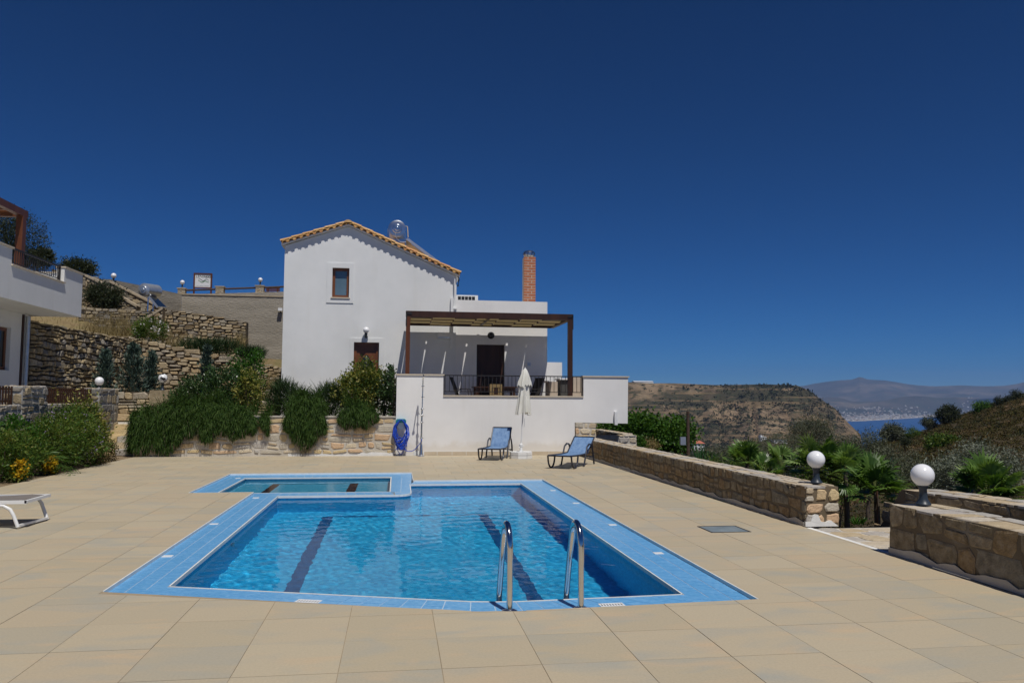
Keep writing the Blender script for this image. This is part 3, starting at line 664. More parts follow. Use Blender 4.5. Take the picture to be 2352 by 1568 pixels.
# the near field keeps clear of the deck: points west of the boundary walls drop under it
X2, Y2 = R2*np.sin(A2), R2*np.cos(A2)
Z2 = np.where((X2 < 5.3) & (Y2 < 40), np.minimum(Z2, -3.0), Z2)
polar('valley_ground', A2, R2, Z2, terrainmat())

MESA = [(1100, 905), (1300, 880), (1443, 877), (1500, 880), (1545, 880), (1600, 882), (1650, 884), (1700, 883), (1750, 882), (1790, 883), (1830, 885), (1848, 892), (1866, 902), (1882, 914), (1905, 930), (1918, 938), (1932, 955), (1950, 974), (1962, 986), (1976, 999), (1992, 1030), (2040, 1060), (2200, 1090)]
AZm = np.radians(np.arange(-6, 44, .09)); RKm = np.concatenate([np.geomspace(420, 1060, 50), np.linspace(1064, 1500, 150), np.linspace(1512, 2600, 24)])
def mesa_z(az, r):
    t = sil(MESA, az); crest = EYE+1450*t
    X, Y = r*np.sin(az), r*np.cos(az)
    R0 = 1090+35*np.sin(az*23+1)+22*np.sin(az*51)
    s = np.clip((r-R0)/(1450-R0), 0, 1)
    u = np.clip(s+.035*fract(X, Y, .012, 21, 5)*np.sin(np.pi*s), 0, 1)
    prof = np.interp(u, [0, .16, .30, .325, .46, .58, .605, .74, .80, .90, 1.0], [0, .10, .21, .28, .38, .49, .58, .70, .80, .94, 1.0])
    low = np.interp(r, [420, 700, 1090], [-40, -56, -73])
    z = low*(1-prof)+crest*prof
    z = np.where(crest < -62, np.interp(r, [420, 720, 1500, 2600], [-40, -66, -150, -157]), z)
    ph = az*64+1.3*np.sin(az*29)+.8*np.sin(az*140+r*.006)+r*.0022
    gully = 1-np.abs(np.sin(ph))**.6
    nz = 3.0*fract(X, Y, .03, 8, 6)-9*gully*np.sin(np.pi*np.clip(s*1.05, 0, 1))
    z = z+nz*np.clip((r-430)/120, 0, 1)*np.clip((1462-r)/150, .05, 1)
    back = np.clip((r-1500)/900, 0, 1); z = z*(1-back)+(-157)*back
    return z
Am, Rm = np.meshgrid(AZm, RKm); Zm = mesa_z(Am, Rm)
# stitch to the valley edge
Zm[0, :] = near_z(AZm, np.full_like(AZm, 420.0))
def headmat():
    m, nt, b = newmat('headland rock and scrub')
    c = ramp(nt, noise(nt, .045, 9, (1, 1, 1)), [(.28, (.066, .050, .033)), (.45, (.115, .085, .055)), (.58, (.185, .138, .086)), (.78, (.30, .225, .14))])
    veg = ramp(nt, noise(nt, .0085, 9, (1, 1, .5), off=33, rough=.62), [(.44, (0, 0, 0)), (.53, (1, 1, 1))]); c = mixc(nt, c, (.055, .050, .030), fac=veg)
    cl = ramp(nt, noise(nt, .011, 8, (1, 1, 1.4), off=57, rough=.6), [(.57, (0, 0, 0)), (.64, (.85, .85, .85))]); c = mixc(nt, c, (.265, .195, .125), fac=cl)
    veg2 = ramp(nt, noise(nt, .085, 5, off=71), [(.54, (0, 0, 0)), (.60, (.9, .9, .9))]); c = mixc(nt, c, (.048, .052, .028), fac=veg2)
    st = ramp(nt, noise(nt, .05, 3, (.12, .12, 5.5), off=5), [(.55, (0, 0, 0)), (.62, (.4, .4, .4))]); c = mixc(nt, c, (.30, .205, .115), fac=st)
    gn = nt.nodes.new('ShaderNodeNewGeometry'); sx = nt.nodes.new('ShaderNodeSeparateXYZ'); nt.links.new(gn.outputs['Normal'], sx.inputs[0])
    steep = ramp(nt, sx.outputs[2], [(.50, (.75, .75, .75)), (.82, (0, 0, 0))]); c = mixc(nt, c, (.255, .175, .105), fac=steep)
    nt.links.new(c, b.inputs['Base Color']); b.inputs['Roughness'].default_value = 1.0; b.inputs['Specular IOR Level'].default_value = .05
    bp = nt.nodes.new('ShaderNodeBump'); bp.inputs['Strength'].default_value = 1.0; bp.inputs['Distance'].default_value = 5
    nt.links.new(noise(nt, .07, 8, (1, 1, 3)), bp.inputs['Height']); nt.links.new(bp.outputs[0], b.inputs['Normal'])
    return m
polar('headland', Am, Rm, Zm, headmat())
# sea, coast plain, low hills and mountains
SEA = -150.0
mb = MB(); sea_n = 48
mb.add([(15500*math.sin(2*math.pi*k/sea_n), 15500*math.cos(2*math.pi*k/sea_n), SEA) for k in range(sea_n)], [tuple(range(sea_n-1, -1, -1))])
strct(mb.build('sea', MAT['water_sea']))
SHORE = [(1500, 982), (1985, 966), (2040, 963), (2090, 960), (2130, 957.5), (2250, 955), (2500, 953), (2900, 950)]
LOWH = [(1500, 925), (1850, 921), (1885, 917), (1900, 912), (1930, 914), (1960, 921), (2010, 921), (2040, 917), (2065, 911), (2100, 909), (2125, 910), (2150, 914), (2200, 912), (2260, 915), (2352, 912), (2700, 912)]
MTN = [(1400, 905), (1700, 893), (1845, 885), (1870, 880), (1900, 876), (1930, 873), (1955, 872), (1966, 869), (1974, 866), (1982, 868), (1992, 872), (2030, 874), (2055, 877), (2080, 881), (2110, 884), (2150, 886), (2200, 885), (2240, 886), (2280, 887), (2310, 886), (2335, 882), (2352, 878), (2450, 870), (2700, 875)]
AZf = np.radians(np.arange(-4, 64, .07)); RKf = np.concatenate([np.linspace(0, 1, 26), np.linspace(1.03, 1.5, 16), np.linspace(1.53, 2.3, 40)])
def far_terrain():
    ts, tl, tm = sil(SHORE, AZf), sil(LOWH, AZf), sil(MTN, AZf)
    rs = (SEA-EYE)/ts; Z = []; RR = []
    for k in RKf:
        if k <= 1: r = rs+(9600-rs)*k; z = SEA+.5+(40)*k**1.6; z = np.where(k > .55, z+(EYE+9600*tl-z)*((k-.55)/.45)**1.5, z) if k > .55 else z+0*rs
        elif k <= 1.5: q = (k-1)/.5; r = 9600+q*1500+0*rs; z = (EYE+9600*tl)*(1-q)+(-60)*q
        else: q = (k-1.5)/.8; r = 11100+q*3600+0*rs; z = -60+(EYE+14000*tm+60)*np.interp(q, [0, .15, .5, .8, 1], [0, .08, .55, 1.0, .9])
        RR.append(r); Z.append(z)
    RR, Z = np.array(RR), np.array(Z); A = np.broadcast_to(AZf, RR.shape); X, Y = RR*np.sin(A), RR*np.cos(A)
    kk = RKf[:, None]; amp = np.where(kk < .5, 1.0, np.where(kk < 1.5, 8.0, 75*np.clip((kk-1.5)*4, 0, 1)*np.clip((2.16-kk)*5, .12, 1)))
    return A, RR, Z+amp*fract(X, Y, .0030, 41, 7)
Af, Rf, Zf = far_terrain()
def coastmat():
    m, nt, b = newmat('dry coast and mountains')
    c = ramp(nt, noise(nt, .0016, 9), [(.3, (.030, .036, .026)), (.5, (.075, .068, .05)), (.7, (.18, .145, .105))])
    v = ramp(nt, noise(nt, .006, 6, off=12), [(.5, (0, 0, 0)), (.62, (.8, .8, .8))]); c = mixc(nt, c, (.045, .055, .035), fac=v)
    nt.links.new(c, b.inputs['Base Color']); b.inputs['Roughness'].default_value = 1.0; b.inputs['Specular IOR Level'].default_value = 0
    return m
polar('coast_and_mountains', Af, Rf, Zf, coastmat())
# the far town on the plain: a mass of pale houses a pixel or two wide
mb = MB(); rg = random.Random(19); cnt = 0
while cnt < 1900:
    px = rg.gauss(2020, 75) if rg.random() < .75 else rg.uniform(1890, 2350)
    if not 1880 < px < 2350: continue
    az, ts = azt(px, float(np.interp(px, [p[0] for p in SHORE], [p[1] for p in SHORE]))); rs = (SEA-EYE)/ts
    k = abs(rg.gauss(0, .30)) if rg.random() < .86 else rg.uniform(0, .8)
    if k > .97: continue
    r_ = rs+(9600-rs)*k+25
    ia = int(np.argmin(np.abs(AZf-az))); z = float(np.interp(r_, Rf[:42, ia], Zf[:42, ia]))
    w, d, h = rg.uniform(6, 16), rg.uniform(8, 14), rg.uniform(3, 8)
    if rg.random() < .12: w *= 3; h = 5
    x, y = r_*math.sin(az), r_*math.cos(az); mb.box((x-w/2, y-d/2, z-4), (x+w/2, y+d/2, z+h), rg.random()); cnt += 1
MAT['town'] = M('pale town walls', (.6, .58, .54), 1, 2, .9, palette=[(.62,.60,.56),(.70,.68,.65),(.52,.47,.40),(.42,.30,.22),(.66,.65,.62),(.35,.33,.30)], pmode='attr', palette_mix=1.0)
mb.build('far_town', MAT['town'])['kind'] = 'stuff'
mb = MB(); pts = []
for px in range(1955, 2330, 6):
    py = float(np.interp(px, [p[0] for p in SHORE], [p[1] for p in SHORE])); az, ts = azt(px, py); r_ = (SEA-EYE)/ts
    pts.append((r_-70, az, r_+6))
for a, b in zip(pts[:-1], pts[1:]):
    P = lambda r_, az, z: (r_*math.sin(az), r_*math.cos(az), z)
    mb.add([P(a[0], a[1], SEA+.8), P(b[0], b[1], SEA+.8), P(b[2], b[1], SEA+2.5), P(a[2], a[1], SEA+2.5)], [(0, 1, 2, 3)])
strct(mb.build('beach', M('pale beach sand', (.46, .40, .30), 1, 2, .9)))
# ---------- air
hm = bpy.data.materials.new('sea haze'); hm.use_nodes = True; n_ = hm.node_tree; n_.nodes.clear()
ho = n_.nodes.new('ShaderNodeOutputMaterial'); hv = n_.nodes.new('ShaderNodeVolumePrincipled')
hv.inputs['Density'].default_value = 6.2e-5; hv.inputs['Color'].default_value = (.36, .56, 1, 1); hv.inputs['Anisotropy'].default_value = 0.0
n_.links.new(hv.outputs[0], ho.inputs['Volume'])
MB().box((-15800, -15800, -158), (15800, 15800, 640)).build('haze', hm)['kind'] = 'stuff'

# ================================================================== BUILDINGS AND WALLS
XA, YA, ZA = (1, 0, 0), (0, 1, 0), (0, 0, 1)
def front_wall(mb, x0, x1, y, z0, top, holes, th=.25, breaks=()):
    """front face at plane y, reveals of the holes; holes = (hx0,hx1,hz0,hz1)"""
    xs = sorted(set([x0, x1]+[h[0] for h in holes]+[h[1] for h in holes]+list(breaks)))
    for a, b in zip(xs[:-1], xs[1:]):
        segs = [(z0, None)]; m = (a+b)/2
        for h in sorted([h for h in holes if h[0]-1e-6 <= a and b <= h[1]+1e-6], key=lambda h: h[2]):
            s0 = segs.pop()[0]; segs += [(s0, h[2]), (h[3], None)]
        for s0, s1 in segs:
            ta, tb = (top(a), top(b)) if s1 is None else (s1, s1)
            mb.add([(a, y, s0), (b, y, s0), (b, y, tb), (a, y, ta)], [(0, 1, 2, 3)])
    for hx0, hx1, hz0, hz1 in holes:
        P = [(hx0, hz0), (hx1, hz0), (hx1, hz1), (hx0, hz1)]
        for i in range(4):
            p, q = P[i], P[(i+1) % 4]; mb.add([(p[0], y, p[1]), (q[0], y, q[1]), (q[0], y+th, q[1]), (p[0], y+th, p[1])], [(3, 2, 1, 0)])
        mb.add([(hx0, y+th, hz0), (hx1, y+th, hz0), (hx1, y+th, hz1), (hx0, y+th, hz1)], [(0, 1, 2, 3)])
HY = 25.9
FZ = 1.25
hx0, hxr = -3.62, 1.90
ax_, az_ = at(800.5, 520.3, HY)[0], at(800.5, 520.3, HY)[2]
zl, zr = at(656, 564, HY)[2], at(1042, 634.6, HY)[2]
gtop = lambda x: zl+(az_-zl)*(x-hx0)/(ax_-hx0) if x < ax_ else az_+(zr-az_)*(x-ax_)/(hxr-ax_)
house = thing('house', (-1.0, HY, 0), 'white gabled house with clay tile roof, small upper window and brown door', 'house')
win = [at(763.9, 614.8, HY), at(801.4, 683.6, HY)]; w0, w1, wz1, wz0 = win[0][0], win[1][0], win[0][2], win[1][2]
d0, d1, dz1 = at(813, 786, HY)[0], at(871, 786, HY)[0], at(840, 786, HY)[2]
mb = MB(); front_wall(mb, hx0, hxr, HY, .7, gtop, [(w0, w1, wz0, wz1), (d0, d1, FZ, dz1)], .24, (ax_,))
mb.add([(hx0, HY, .7), (hx0, HY, zl), (hx0, 33, zl), (hx0, 33, .7)], [(0, 1, 2, 3)])
mb.add([(hxr, HY, .7), (hxr, HY, zr), (hxr, 33, zr), (hxr, 33, .7)], [(3, 2, 1, 0)])
mb.add([(hx0, 33, .7), (hxr, 33, .7), (hxr, 33, zr), (ax_, 33, az_), (hx0, 33, zl)], [(0, 1, 2, 3, 4)])
mb.build('wall', MAT['plaster'], house)
# roof: slab, verge row of barrel tiles laid across, cap tiles along the slope, ridge
RO = .17; rs_ = MB()
TH = .055
for (xa, za, xb, zb) in ((hx0-.10, zl-.02, ax_, az_), (ax_, az_, hxr+.10, zr-.035)):
    rs_.add([(xa, HY-.10, za+.012), (xb, HY-.10, zb+.012), (xb, 33.2, zb+.012), (xa, 33.2, za+.012), (xa, HY-.10, za+TH+.012), (xb, HY-.10, zb+TH+.012), (xb, 33.2, zb+TH+.012), (xa, 33.2, za+TH+.012)],
            [(0, 3, 2, 1), (4, 5, 6, 7), (0, 1, 5, 4), (1, 2, 6, 5), (2, 3, 7, 6), (3, 0, 4, 7)])
roof = rs_.build('roof', MAT['plaster_warm'], house)
field = MB()
for side, (xa, za, xb, zb, n) in enumerate(((hx0-.10, zl+.045, ax_-.02, az_+.055, 10), (ax_+.02, az_+.055, hxr+.10, zr+.035, 18))):
    p, q = Vector((xa, 0, za)), Vector((xb, 0, zb)); d = (q-p); Ls = d.length; d.normalize(); nrm = Vector((-d.z, 0, d.x))
    sp = Ls/n; ro, ri = sp*.40, sp*.32
    for k in range(n):   # barrel tile across the verge, open end towards the pool
        c = p+d*(sp*(k+.5)); t = MB(); m_ = 8
        y0, y1 = HY-RO-rt.uniform(0, .015), HY+.26
        vo = []; 
        for y_ in (y0, y1):
            for r_ in (ro, ri):
                for a in range(m_+1):
                    g = math.pi*a/m_; vo.append(c+d*(-math.cos(g)*r_)+nrm*(math.sin(g)*r_-.015)+Vector((0, y_, 0)))
        s_ = m_+1; fs = []
        for a in range(m_):
            fs += [(a, a+1, 2*s_+a+1, 2*s_+a), (s_+a+1, s_+a, 3*s_+a, 3*s_+a+1), (a, s_+a, s_+a+1, a+1)]
        fs += [(0, 2*s_, 3*s_, s_), (m_, s_+m_, 3*s_+m_, 2*s_+m_)]
        t.add(vo, fs)
        t.build('verge_tile', MAT['roof_tile'], roof)
        # pan between this arch and the next: a shallow filler tile set below
        c2 = p+d*(sp*(k+1)); w_ = sp*.5-ro+.012
        if k < n-1:
            t = MB(); t.add([c2-d*w_+nrm*-.02+Vector((0, y0+.01, 0)), c2+d*w_+nrm*-.02+Vector((0, y0+.01, 0)), c2+d*w_+nrm*.055+Vector((0, y0+.01, 0)), c2-d*w_+nrm*.055+Vector((0, y0+.01, 0)),
                   c2-d*w_+nrm*-.02+Vector((0, y1, 0)), c2+d*w_+nrm*-.02+Vector((0, y1, 0)), c2+d*w_+nrm*.055+Vector((0, y1, 0)), c2-d*w_+nrm*.055+Vector((0, y1, 0))],
                  [(0, 1, 2, 3), (7, 6, 5, 4), (0, 4, 5, 1), (1, 5, 6, 2), (2, 6, 7, 3), (3, 7, 4, 0)])
            t.build('pan_tile', MAT['roof_tile'], roof)
    ncap = 6 if side == 0 else 10; cs = Ls/ncap
    for k in range(ncap):   # cap tiles running up the slope, each lapping the one below
        up = side == 0
        a0, a1 = (k*cs, (k+1)*cs+.05) if up else ((k)*cs-.05, (k+1)*cs)
        rA, rB = (.088, .070) if up else (.070, .088)
        t = MB(); vo = []; m_ = 7
        lift = ro-.02
        for (aa, rr_, zo) in ((a0, rA, .012 if up else 0), (a1, rB, 0 if up else .012)):
            for a in range(m_+1):
                g = math.pi*a/m_; vo.append(p+d*aa+Vector((0, HY-RO+.075-math.cos(g)*rr_, 0))+nrm*(lift+zo+math.sin(g)*rr_*.72))
            
        fs = [(a, a+1, m_+1+a+1, m_+1+a) for a in range(m_)]+[tuple(range(m_, -1, -1)), tuple(m_+1+a for a in range(m_+1))]
        t.add(vo, fs); smooth_angle(t.build('cap_tile', MAT['roof_tile'], roof), 50)
    for row in range(16):  # the roof field behind the verge
        yy = HY+.12+row*.43
        a_ = []
        for e_ in (p+d*0, q):
            for a in range(6):
                g = math.pi*a/5; a_.append(e_+Vector((0, yy-math.cos(g)*.17, 0))+nrm*(ro-.05+math.sin(g)*.07))
        field.add(a_, [(a, a+1, 6+a+1, 6+a) for a in range(5)])
fo_ = field.build('roof_tiles_field', MAT['roof_tile'], roof); fo_['kind'] = 'stuff'
t = MB(); vo = []
for yy in (HY-RO-.02, HY+.35):
    for a in range(9):
        g = math.pi*a/8; vo.append((ax_-math.cos(g)*.13, yy, az_+.10+math.sin(g)*.085))
t.add(vo, [(a, a+1, 9+a+1, 9+a) for a in range(8)]+[tuple(range(8, -1, -1)), tuple(range(9, 18))]); smooth_angle(t.build('ridge_tile', MAT['roof_tile'], roof), 50)
# raised plaster bands round window and door, window, door
def band(x0, x1, z0, z1, hx0_, hx1_, hz0_, hz1_, y, dep, parent, mat, legs=True):
    m = MB()
    m.box((x0, y-dep, hz1_), (x1, y+.01, z1)); m.box((x0, y-dep, z0), (hx0_, y+.01, hz1_)); m.box((hx1_, y-dep, z0), (x1, y+.01, hz1_))
    if legs: m.box((hx0_, y-dep, z0), (hx1_, y+.01, hz0_))
    return m.build('surround', mat, parent)
s0, s1 = at(751.5, 603.3, HY), at(811.7, 696.5, HY)
band(s0[0], s1[0], s1[2], s0[2], w0, w1, wz0, wz1, HY, .022, house, MAT['plaster'])
window = MB()
fw = .085; yy = HY+.10
window.box((w0, yy, wz0), (w0+fw, yy+.07, wz1)); window.box((w1-fw, yy, wz0), (w1, yy+.07, wz1)); window.box((w0+fw, yy, wz0), (w1-fw, yy+.07, wz0+fw)); window.box((w0+fw, yy, wz1-fw), (w1-fw, yy+.07, wz1))
window = window.build('window', MAT['wood_door'], house)
MB().box((w0+fw, yy+.035, wz0+fw), (w1-fw, yy+.05, wz1-fw)).build('pane', MAT['curtain_glass'], window)
MB().box((w0-.035, HY-.05, wz0-.035), (w1+.035, HY+.099, wz0+.004)).build('sill', MAT['cream_stone'], window)
s0, s1 = at(803, 776, HY), at(884, 776, HY)
band(s0[0], s1[0], FZ, s0[2], d0, d1, FZ, dz1, HY, .022, house, MAT['plaster'], False)
yd = HY+.14; door = MB().box((d0, yd, FZ), (d1, yd+.05, dz1)).build('door', MAT['wood_door'], house)
MB().box((d0, yd-.03, FZ), (d0+.09, yd, dz1)).build('jamb', MAT['wood_door'], door); MB().box((d1-.09, yd-.03, FZ), (d1, yd, dz1)).build('jamb', MAT['wood_door'], door)
MB().box((d0+.09, yd-.03, dz1-.08), (d1-.09, yd, dz1)).build('jamb', MAT['wood_door'], door)
cxd = (d0+d1)/2
gp_ = [(-.23, -1.25), (.23, -1.25), (.23, -.62), (.17, -.60), (.10, -.46), (.05, -.40), (0, -.385), (-.05, -.40), (-.10, -.46), (-.17, -.60), (-.23, -.62)]
MB().prism([(cxd+a, dz1+b) for a, b in gp_], (0, yd-.006, 0), XA, ZA, (0, -1, 0), 0, .004).build('glass', MAT['dark_glass'], door)
mb = MB()
for i in range(2, 10):
    a, b = gp_[i], gp_[i+1]; mb.bar((cxd+a[0], yd-.02, dz1+b[1] if False else dz1+a[1]), (cxd+b[0], yd-.02, dz1+b[1]), .04, .03, up=(0, 1, 0))
mb.bar((cxd-.23, yd-.02, dz1-.62), (cxd-.23, yd-.02, dz1-1.25), .04, .03, up=(0, 1, 0)); mb.bar((cxd+.23, yd-.02, dz1-.62), (cxd+.23, yd-.02, dz1-1.25), .04, .03, up=(0, 1, 0))
mb.build('moulding', MAT['wood_door'], door)
mb = MB()
for zz in (-.80, -.98): mb.bar((cxd-.21, yd-.016, dz1+zz), (cxd+.21, yd-.016, dz1+zz), .016, .012, up=(0, 1, 0))
mb.bar((cxd, yd-.016, dz1-.42), (cxd, yd-.016, dz1-1.2), .016, .012, up=(0, 1, 0)); mb.build('glazing_bar', MAT['white_paint'], door)
# flat roofed wing behind the terrace
WY = 25.93; wxr = at(1257, 760, WY)[0]; wz = at(1256, 693.5, WY)[2]
p0, p1, pz = at(1095, 791, WY)[0], at(1159, 791, WY)[0], at(1120, 791, WY)[2]
mb = MB(); front_wall(mb, hxr+.002, wxr, WY, .9, lambda x: wz, [(p0, p1, FZ, pz)], .2)
mb.add([(wxr, WY, .9), (wxr, WY, wz), (wxr, 33, wz), (wxr, 33, .9)], [(3, 2, 1, 0)])
mb.box((hxr+.01, WY+.001, wz-.06), (wxr-.001, WY+.2, wz-.001)); mb.box((hxr+.01, WY+.2, wz-.5), (wxr-.2, 32.8, wz-.4))
mb.build('wing_wall', MAT['plaster_warm'], house)
band(p0-.13, p1+.13, FZ, pz+.13, p0, p1, FZ, pz, WY, .02, house, MAT['plaster_warm'], False)
pd = MB().box((p0, WY+.15, FZ), (p1, WY+.19, pz)).build('door', MAT['wood_dark'], house)
MB().box((p0+.02, WY+.12, FZ), (p0+.11, WY+.15, pz)).build('jamb', MAT['wood_dark'], pd); MB().box((p1-.11, WY+.12, FZ), (p1-.02, WY+.15, pz)).build('jamb', MAT['wood_dark'], pd)
b0, b1 = at(1258, 832, 26.6), at(1291, 832, 26.6)
MB().box((wxr+.003, 26.6, .9), (b1[0], 30.5, b1[2])).build('side_wing', MAT['plaster_warm'], house)
# chimney of bricks with a steel cowl
c0, c1 = at(1203.5, 690, 27.0), at(1230.5, 590, 27.0); cz0, cz1 = wz-.3, c1[2]
cw_ = c1[0]-c0[0]; chim = MB().box((c0[0]+.006, 27.006, cz0), (c1[0]-.006, 27+cw_-.006, cz1-.004)).build('chimney', M('pale brick joints', (.62, .54, .44), 6, 3, .9), house)
nb = 19; bh = (cz1-(wz-.05))/nb
for k in range(nb):
    z0 = wz-.05+k*bh+.013; z1 = z0+bh-.026; L1 = cw_*(.66 if k % 2 else .34); g_ = .012
    x = c0[0]
    for (a, b) in ((x, x+L1-g_), (x+L1+g_, x+cw_)): MB().box((a, 27.0, z0), (b, 27+.1, z1)).build('brick', MAT['brick'], chim)
    for (a, b) in ((27+.1+g_*2, 27+L1-g_), (27+L1+g_, 27+cw_)):
        if b-a > .03:
            MB().box((x+cw_-.1, a, z0), (x+cw_, b, z1)).build('brick', MAT['brick'], chim)
ccx, ccy = c0[0]+cw_/2, 27+cw_/2
cowl = MB().lathe((ccx, ccy, cz1-.004), [(.13, 0), (.15, .03), (.19, .06), (.205, .14), (.19, .20), (.13, .24), (.05, .255), (0, .256)], 24).build('cowl', MAT['steel_soft'], chim)
smooth_angle(cowl, 35)
for k in range(18):
    g = 2*math.pi*k/18; c_, s_ = math.cos(g), math.sin(g)
    mb = MB(); mb.tube([(ccx+.165*c_, ccy+.165*s_, cz1+.035), (ccx+.213*math.cos(g+.18), ccy+.213*math.sin(g+.18), cz1+.13), (ccx+.165*math.cos(g+.36), ccy+.165*math.sin(g+.36), cz1+.215)], .012, 5)
    if k % 2 == 0: mb.build('vane', MAT['black'], chim)
# downpipes on the corner between gable and wing
mb = MB(); q = [at(1044.5, 640, HY-.1), at(1044.5, 668, HY-.1), at(1043, 690, HY-.08)]
mb.tube(q, .022, 6); mb.build('cable', MAT['white_paint'], house)
mb = MB(); q0, q1 = at(1038.5, 690, HY-.06), at(1038.5, 800, HY-.06)
mb.box((q0[0]-.045, HY-.10, q1[2]), (q0[0]+.045, HY-.003, q0[2]+.08)); mb.build('downpipe', MAT['white_paint'], house)
mb = MB(); mb.box((q0[0]+.05, HY-.06, q0[2]-.28), (q0[0]+.16, HY+.11, q0[2]-.24)); mb.build('scupper', MAT['white_paint'], house)
mb = MB(); pz_ = at(1045, 628, HY-.05)
for k in range(5): mb.tube([(hxr+.03+k*.012, HY-.06, zr-.0-k*.01), (hxr+.09-k*.01, HY-.09, zr-.12), (hxr+.02+k*.01, HY-.05, zr-.34)], .011, 5)
mb.build('cable_bundle', MAT['black'], house)

# ---------- terrace in front of the house
terr = thing('terrace', (3.3, 22.5, 0), 'white rendered terrace block with cream coping, cantilevered right end', 'terrace')
TYF = 22.5; TT, TL = 2.245, 1.655
def tprism(mb, poly, y0, y1): return mb.prism(poly, (0, y1, 0), XA, ZA, (0, -1, 0), 0, y1-y0)
mb = MB()
tprism(mb, [(0, 0), (5.12, 0), (5.12, .93), (6.70, .90), (6.72, TT), (5.38, TT), (5.38, TL), (1.31, TL), (1.31, TT), (0, TT)], TYF, TYF+.2)
mb.box((0, TYF+.2, 0), (.2, 25.88, 1.9)); mb.box((6.52, TYF+.2, .95), (6.715, 26.0, TT-.003))
mb.build('wall', MAT['plaster_warm'], terr)
mb = MB(); mb.box((.2, TYF+.2, FZ-.25), (6.52, 25.89, FZ)); mb.build('floor', MAT['cream_stone'], terr)
mb = MB().box((5.122, TYF+.003, .925), (6.69, 25.8, .95)).build('soffit', MAT['plaster_warm'], terr)
for a, b, z in ((-.03, 1.34, TT), (1.315, 5.375, TL), (5.35, 6.75, TT)):
    MB().box((a, TYF-.03, z), (b, TYF+.23, z+.035)).build('coping', MAT['cream_stone'], terr)
MB().box((6.29, TYF-.09, .86), (6.375, TYF-.002, 1.24)).build('drain_box', MAT['white_paint'], terr)
x = .79; k = 0
for wd in (.37, .42, .40, .62, .62, .52, .62, .62):
    x1 = min(x+wd, 5.0)
    if x1-x > .1: MB().box((x+.006, TYF-.014, .004), (x1-.006, TYF+.01, .105)).build('skirting_tile', MAT['skirting'], terr)
    x = x1
MB().box((.5, TYF-.011, .002), (5.11, TYF+.005, .112)).build('skirting_grout', MAT['rim'], terr)
rail = thing('terrace_railing', (3.3, TYF+.1, TL), 'black iron railing with thin bars over the low terrace wall', 'railing')
yr = TYF+.1; zt = TT+.01
MB().bar((1.32, yr, zt), (5.37, yr, zt), .035, .03).build('top_rail', MAT['iron'], rail)
MB().bar((1.32, yr, TL+.14), (5.37, yr, TL+.14), .025, .02).build('bottom_rail', MAT['iron'], rail)
nbar = 36; me0 = None
for k in range(nbar):
    xx = 1.32+4.05*(k+.5)/nbar
    if me0 is None:
        o = MB().bar((xx, yr, TL+.14), (xx, yr, zt-.01), .014).build('bar', MAT['iron'], rail); me0 = o; x_first = xx
    else:
        o = me0.copy(); COL.objects.link(o); o.location = (xx-x_first, 0, 0)
for xx in (1.335, 5.355): MB().bar((xx, yr, TL+.03), (xx, yr, zt+.03), .03).build('end_post', MAT['iron'], rail)

# ---------- pergola on the terrace
PY0, PY1 = 22.98, 25.74
perg = thing('pergola', (2.7, PY0, FZ), 'dark timber pergola with cream shade strips woven over its beams on the terrace', 'pergola')
pl, pr_ = .31, 5.08
bz0, bz1 = 3.94, 4.115
MB().box((pl-.07, PY0-.07, FZ), (pl+.05, PY0+.07, bz0)).build('post', MAT['wood_red'], perg)
MB().box((pr_-.06, PY0-.07, FZ), (pr_+.07, PY0+.07, bz0)).build('post', MAT['wood_dark'], perg)
MB().box((pl-.08, PY0-.055, bz0), (pr_+.09, PY0+.055, bz1)).build('front_beam', MAT['wood_dark'], perg)
for xx in (pl, pr_): MB().box((xx-.055, PY0+.055, bz0+.002), (xx+.055, PY1, bz1-.002)).build('side_beam', MAT['wood_dark'], perg)
MB().box(((pl+pr_)/2-.04, PY0+.055, bz0+.03), ((pl+pr_)/2+.04, PY1, bz1-.002)).build('middle_beam', MAT['wood_dark'], perg)
MB().box((pl+.055, PY1-.07, bz0), (pr_-.055, PY1, bz1-.03)).build('wall_beam', MAT['wood_dark'], perg)
nr = 6; ry = [PY0+.26+k*(PY1-PY0-.46)/(nr-1) for k in range(nr)]
for y_ in ry: MB().box((pl+.056, y_-.025, bz0+.045), (pr_-.056, y_+.025, bz0+.135)).build('rafter', MAT['wood_dark'], perg)
ns = 7; sw = (pr_-pl-.12)/ns
for k in range(ns):
    x0 = pl+.06+k*sw; a_, b_ = x0+.008, x0+sw-(.006 if k not in (0, 2, 4, 5) else .02)
    tw = (.020, -.012, .022, .008, -.008, .016, 0)[k]
    ys = [PY0+.07]+[v for y_ in ry for v in (y_-.10, y_, y_+.10)]+[PY1-.08]
    zs = [bz0+.09]; 
    for i, y_ in enumerate(ry):
        s_ = 1 if (i+k) % 2 else -1; zs += [bz0+.088+s_*.056, bz0+.088+s_*.066, bz0+.088+s_*.056]
    zs.append(bz0+.09); vs = []; n_ = len(ys)
    for i, (y_, z_) in enumerate(zip(ys, zs)):
        sh = tw*(i/n_); vs += [(a_+max(0, sh), y_, z_), (b_+min(0, sh), y_, z_)]
    vs2 = [(v[0], v[1], v[2]+.004) for v in vs]; m = len(vs)
    fs = [(2*i+2, 2*i+3, 2*i+1, 2*i) for i in range(n_-1)]+[(m+2*i, m+2*i+1, m+2*i+3, m+2*i+2) for i in range(n_-1)]
    fs += [(2*i, m+2*i, m+2*i+2, 2*i+2) for i in range(n_-1)]+[(2*i+1, 2*i+3, m+2*i+3, m+2*i+1) for i in range(n_-1)]
    MB().add(vs+vs2, fs).build('shade_strip', MAT['cloth_cream'], perg)
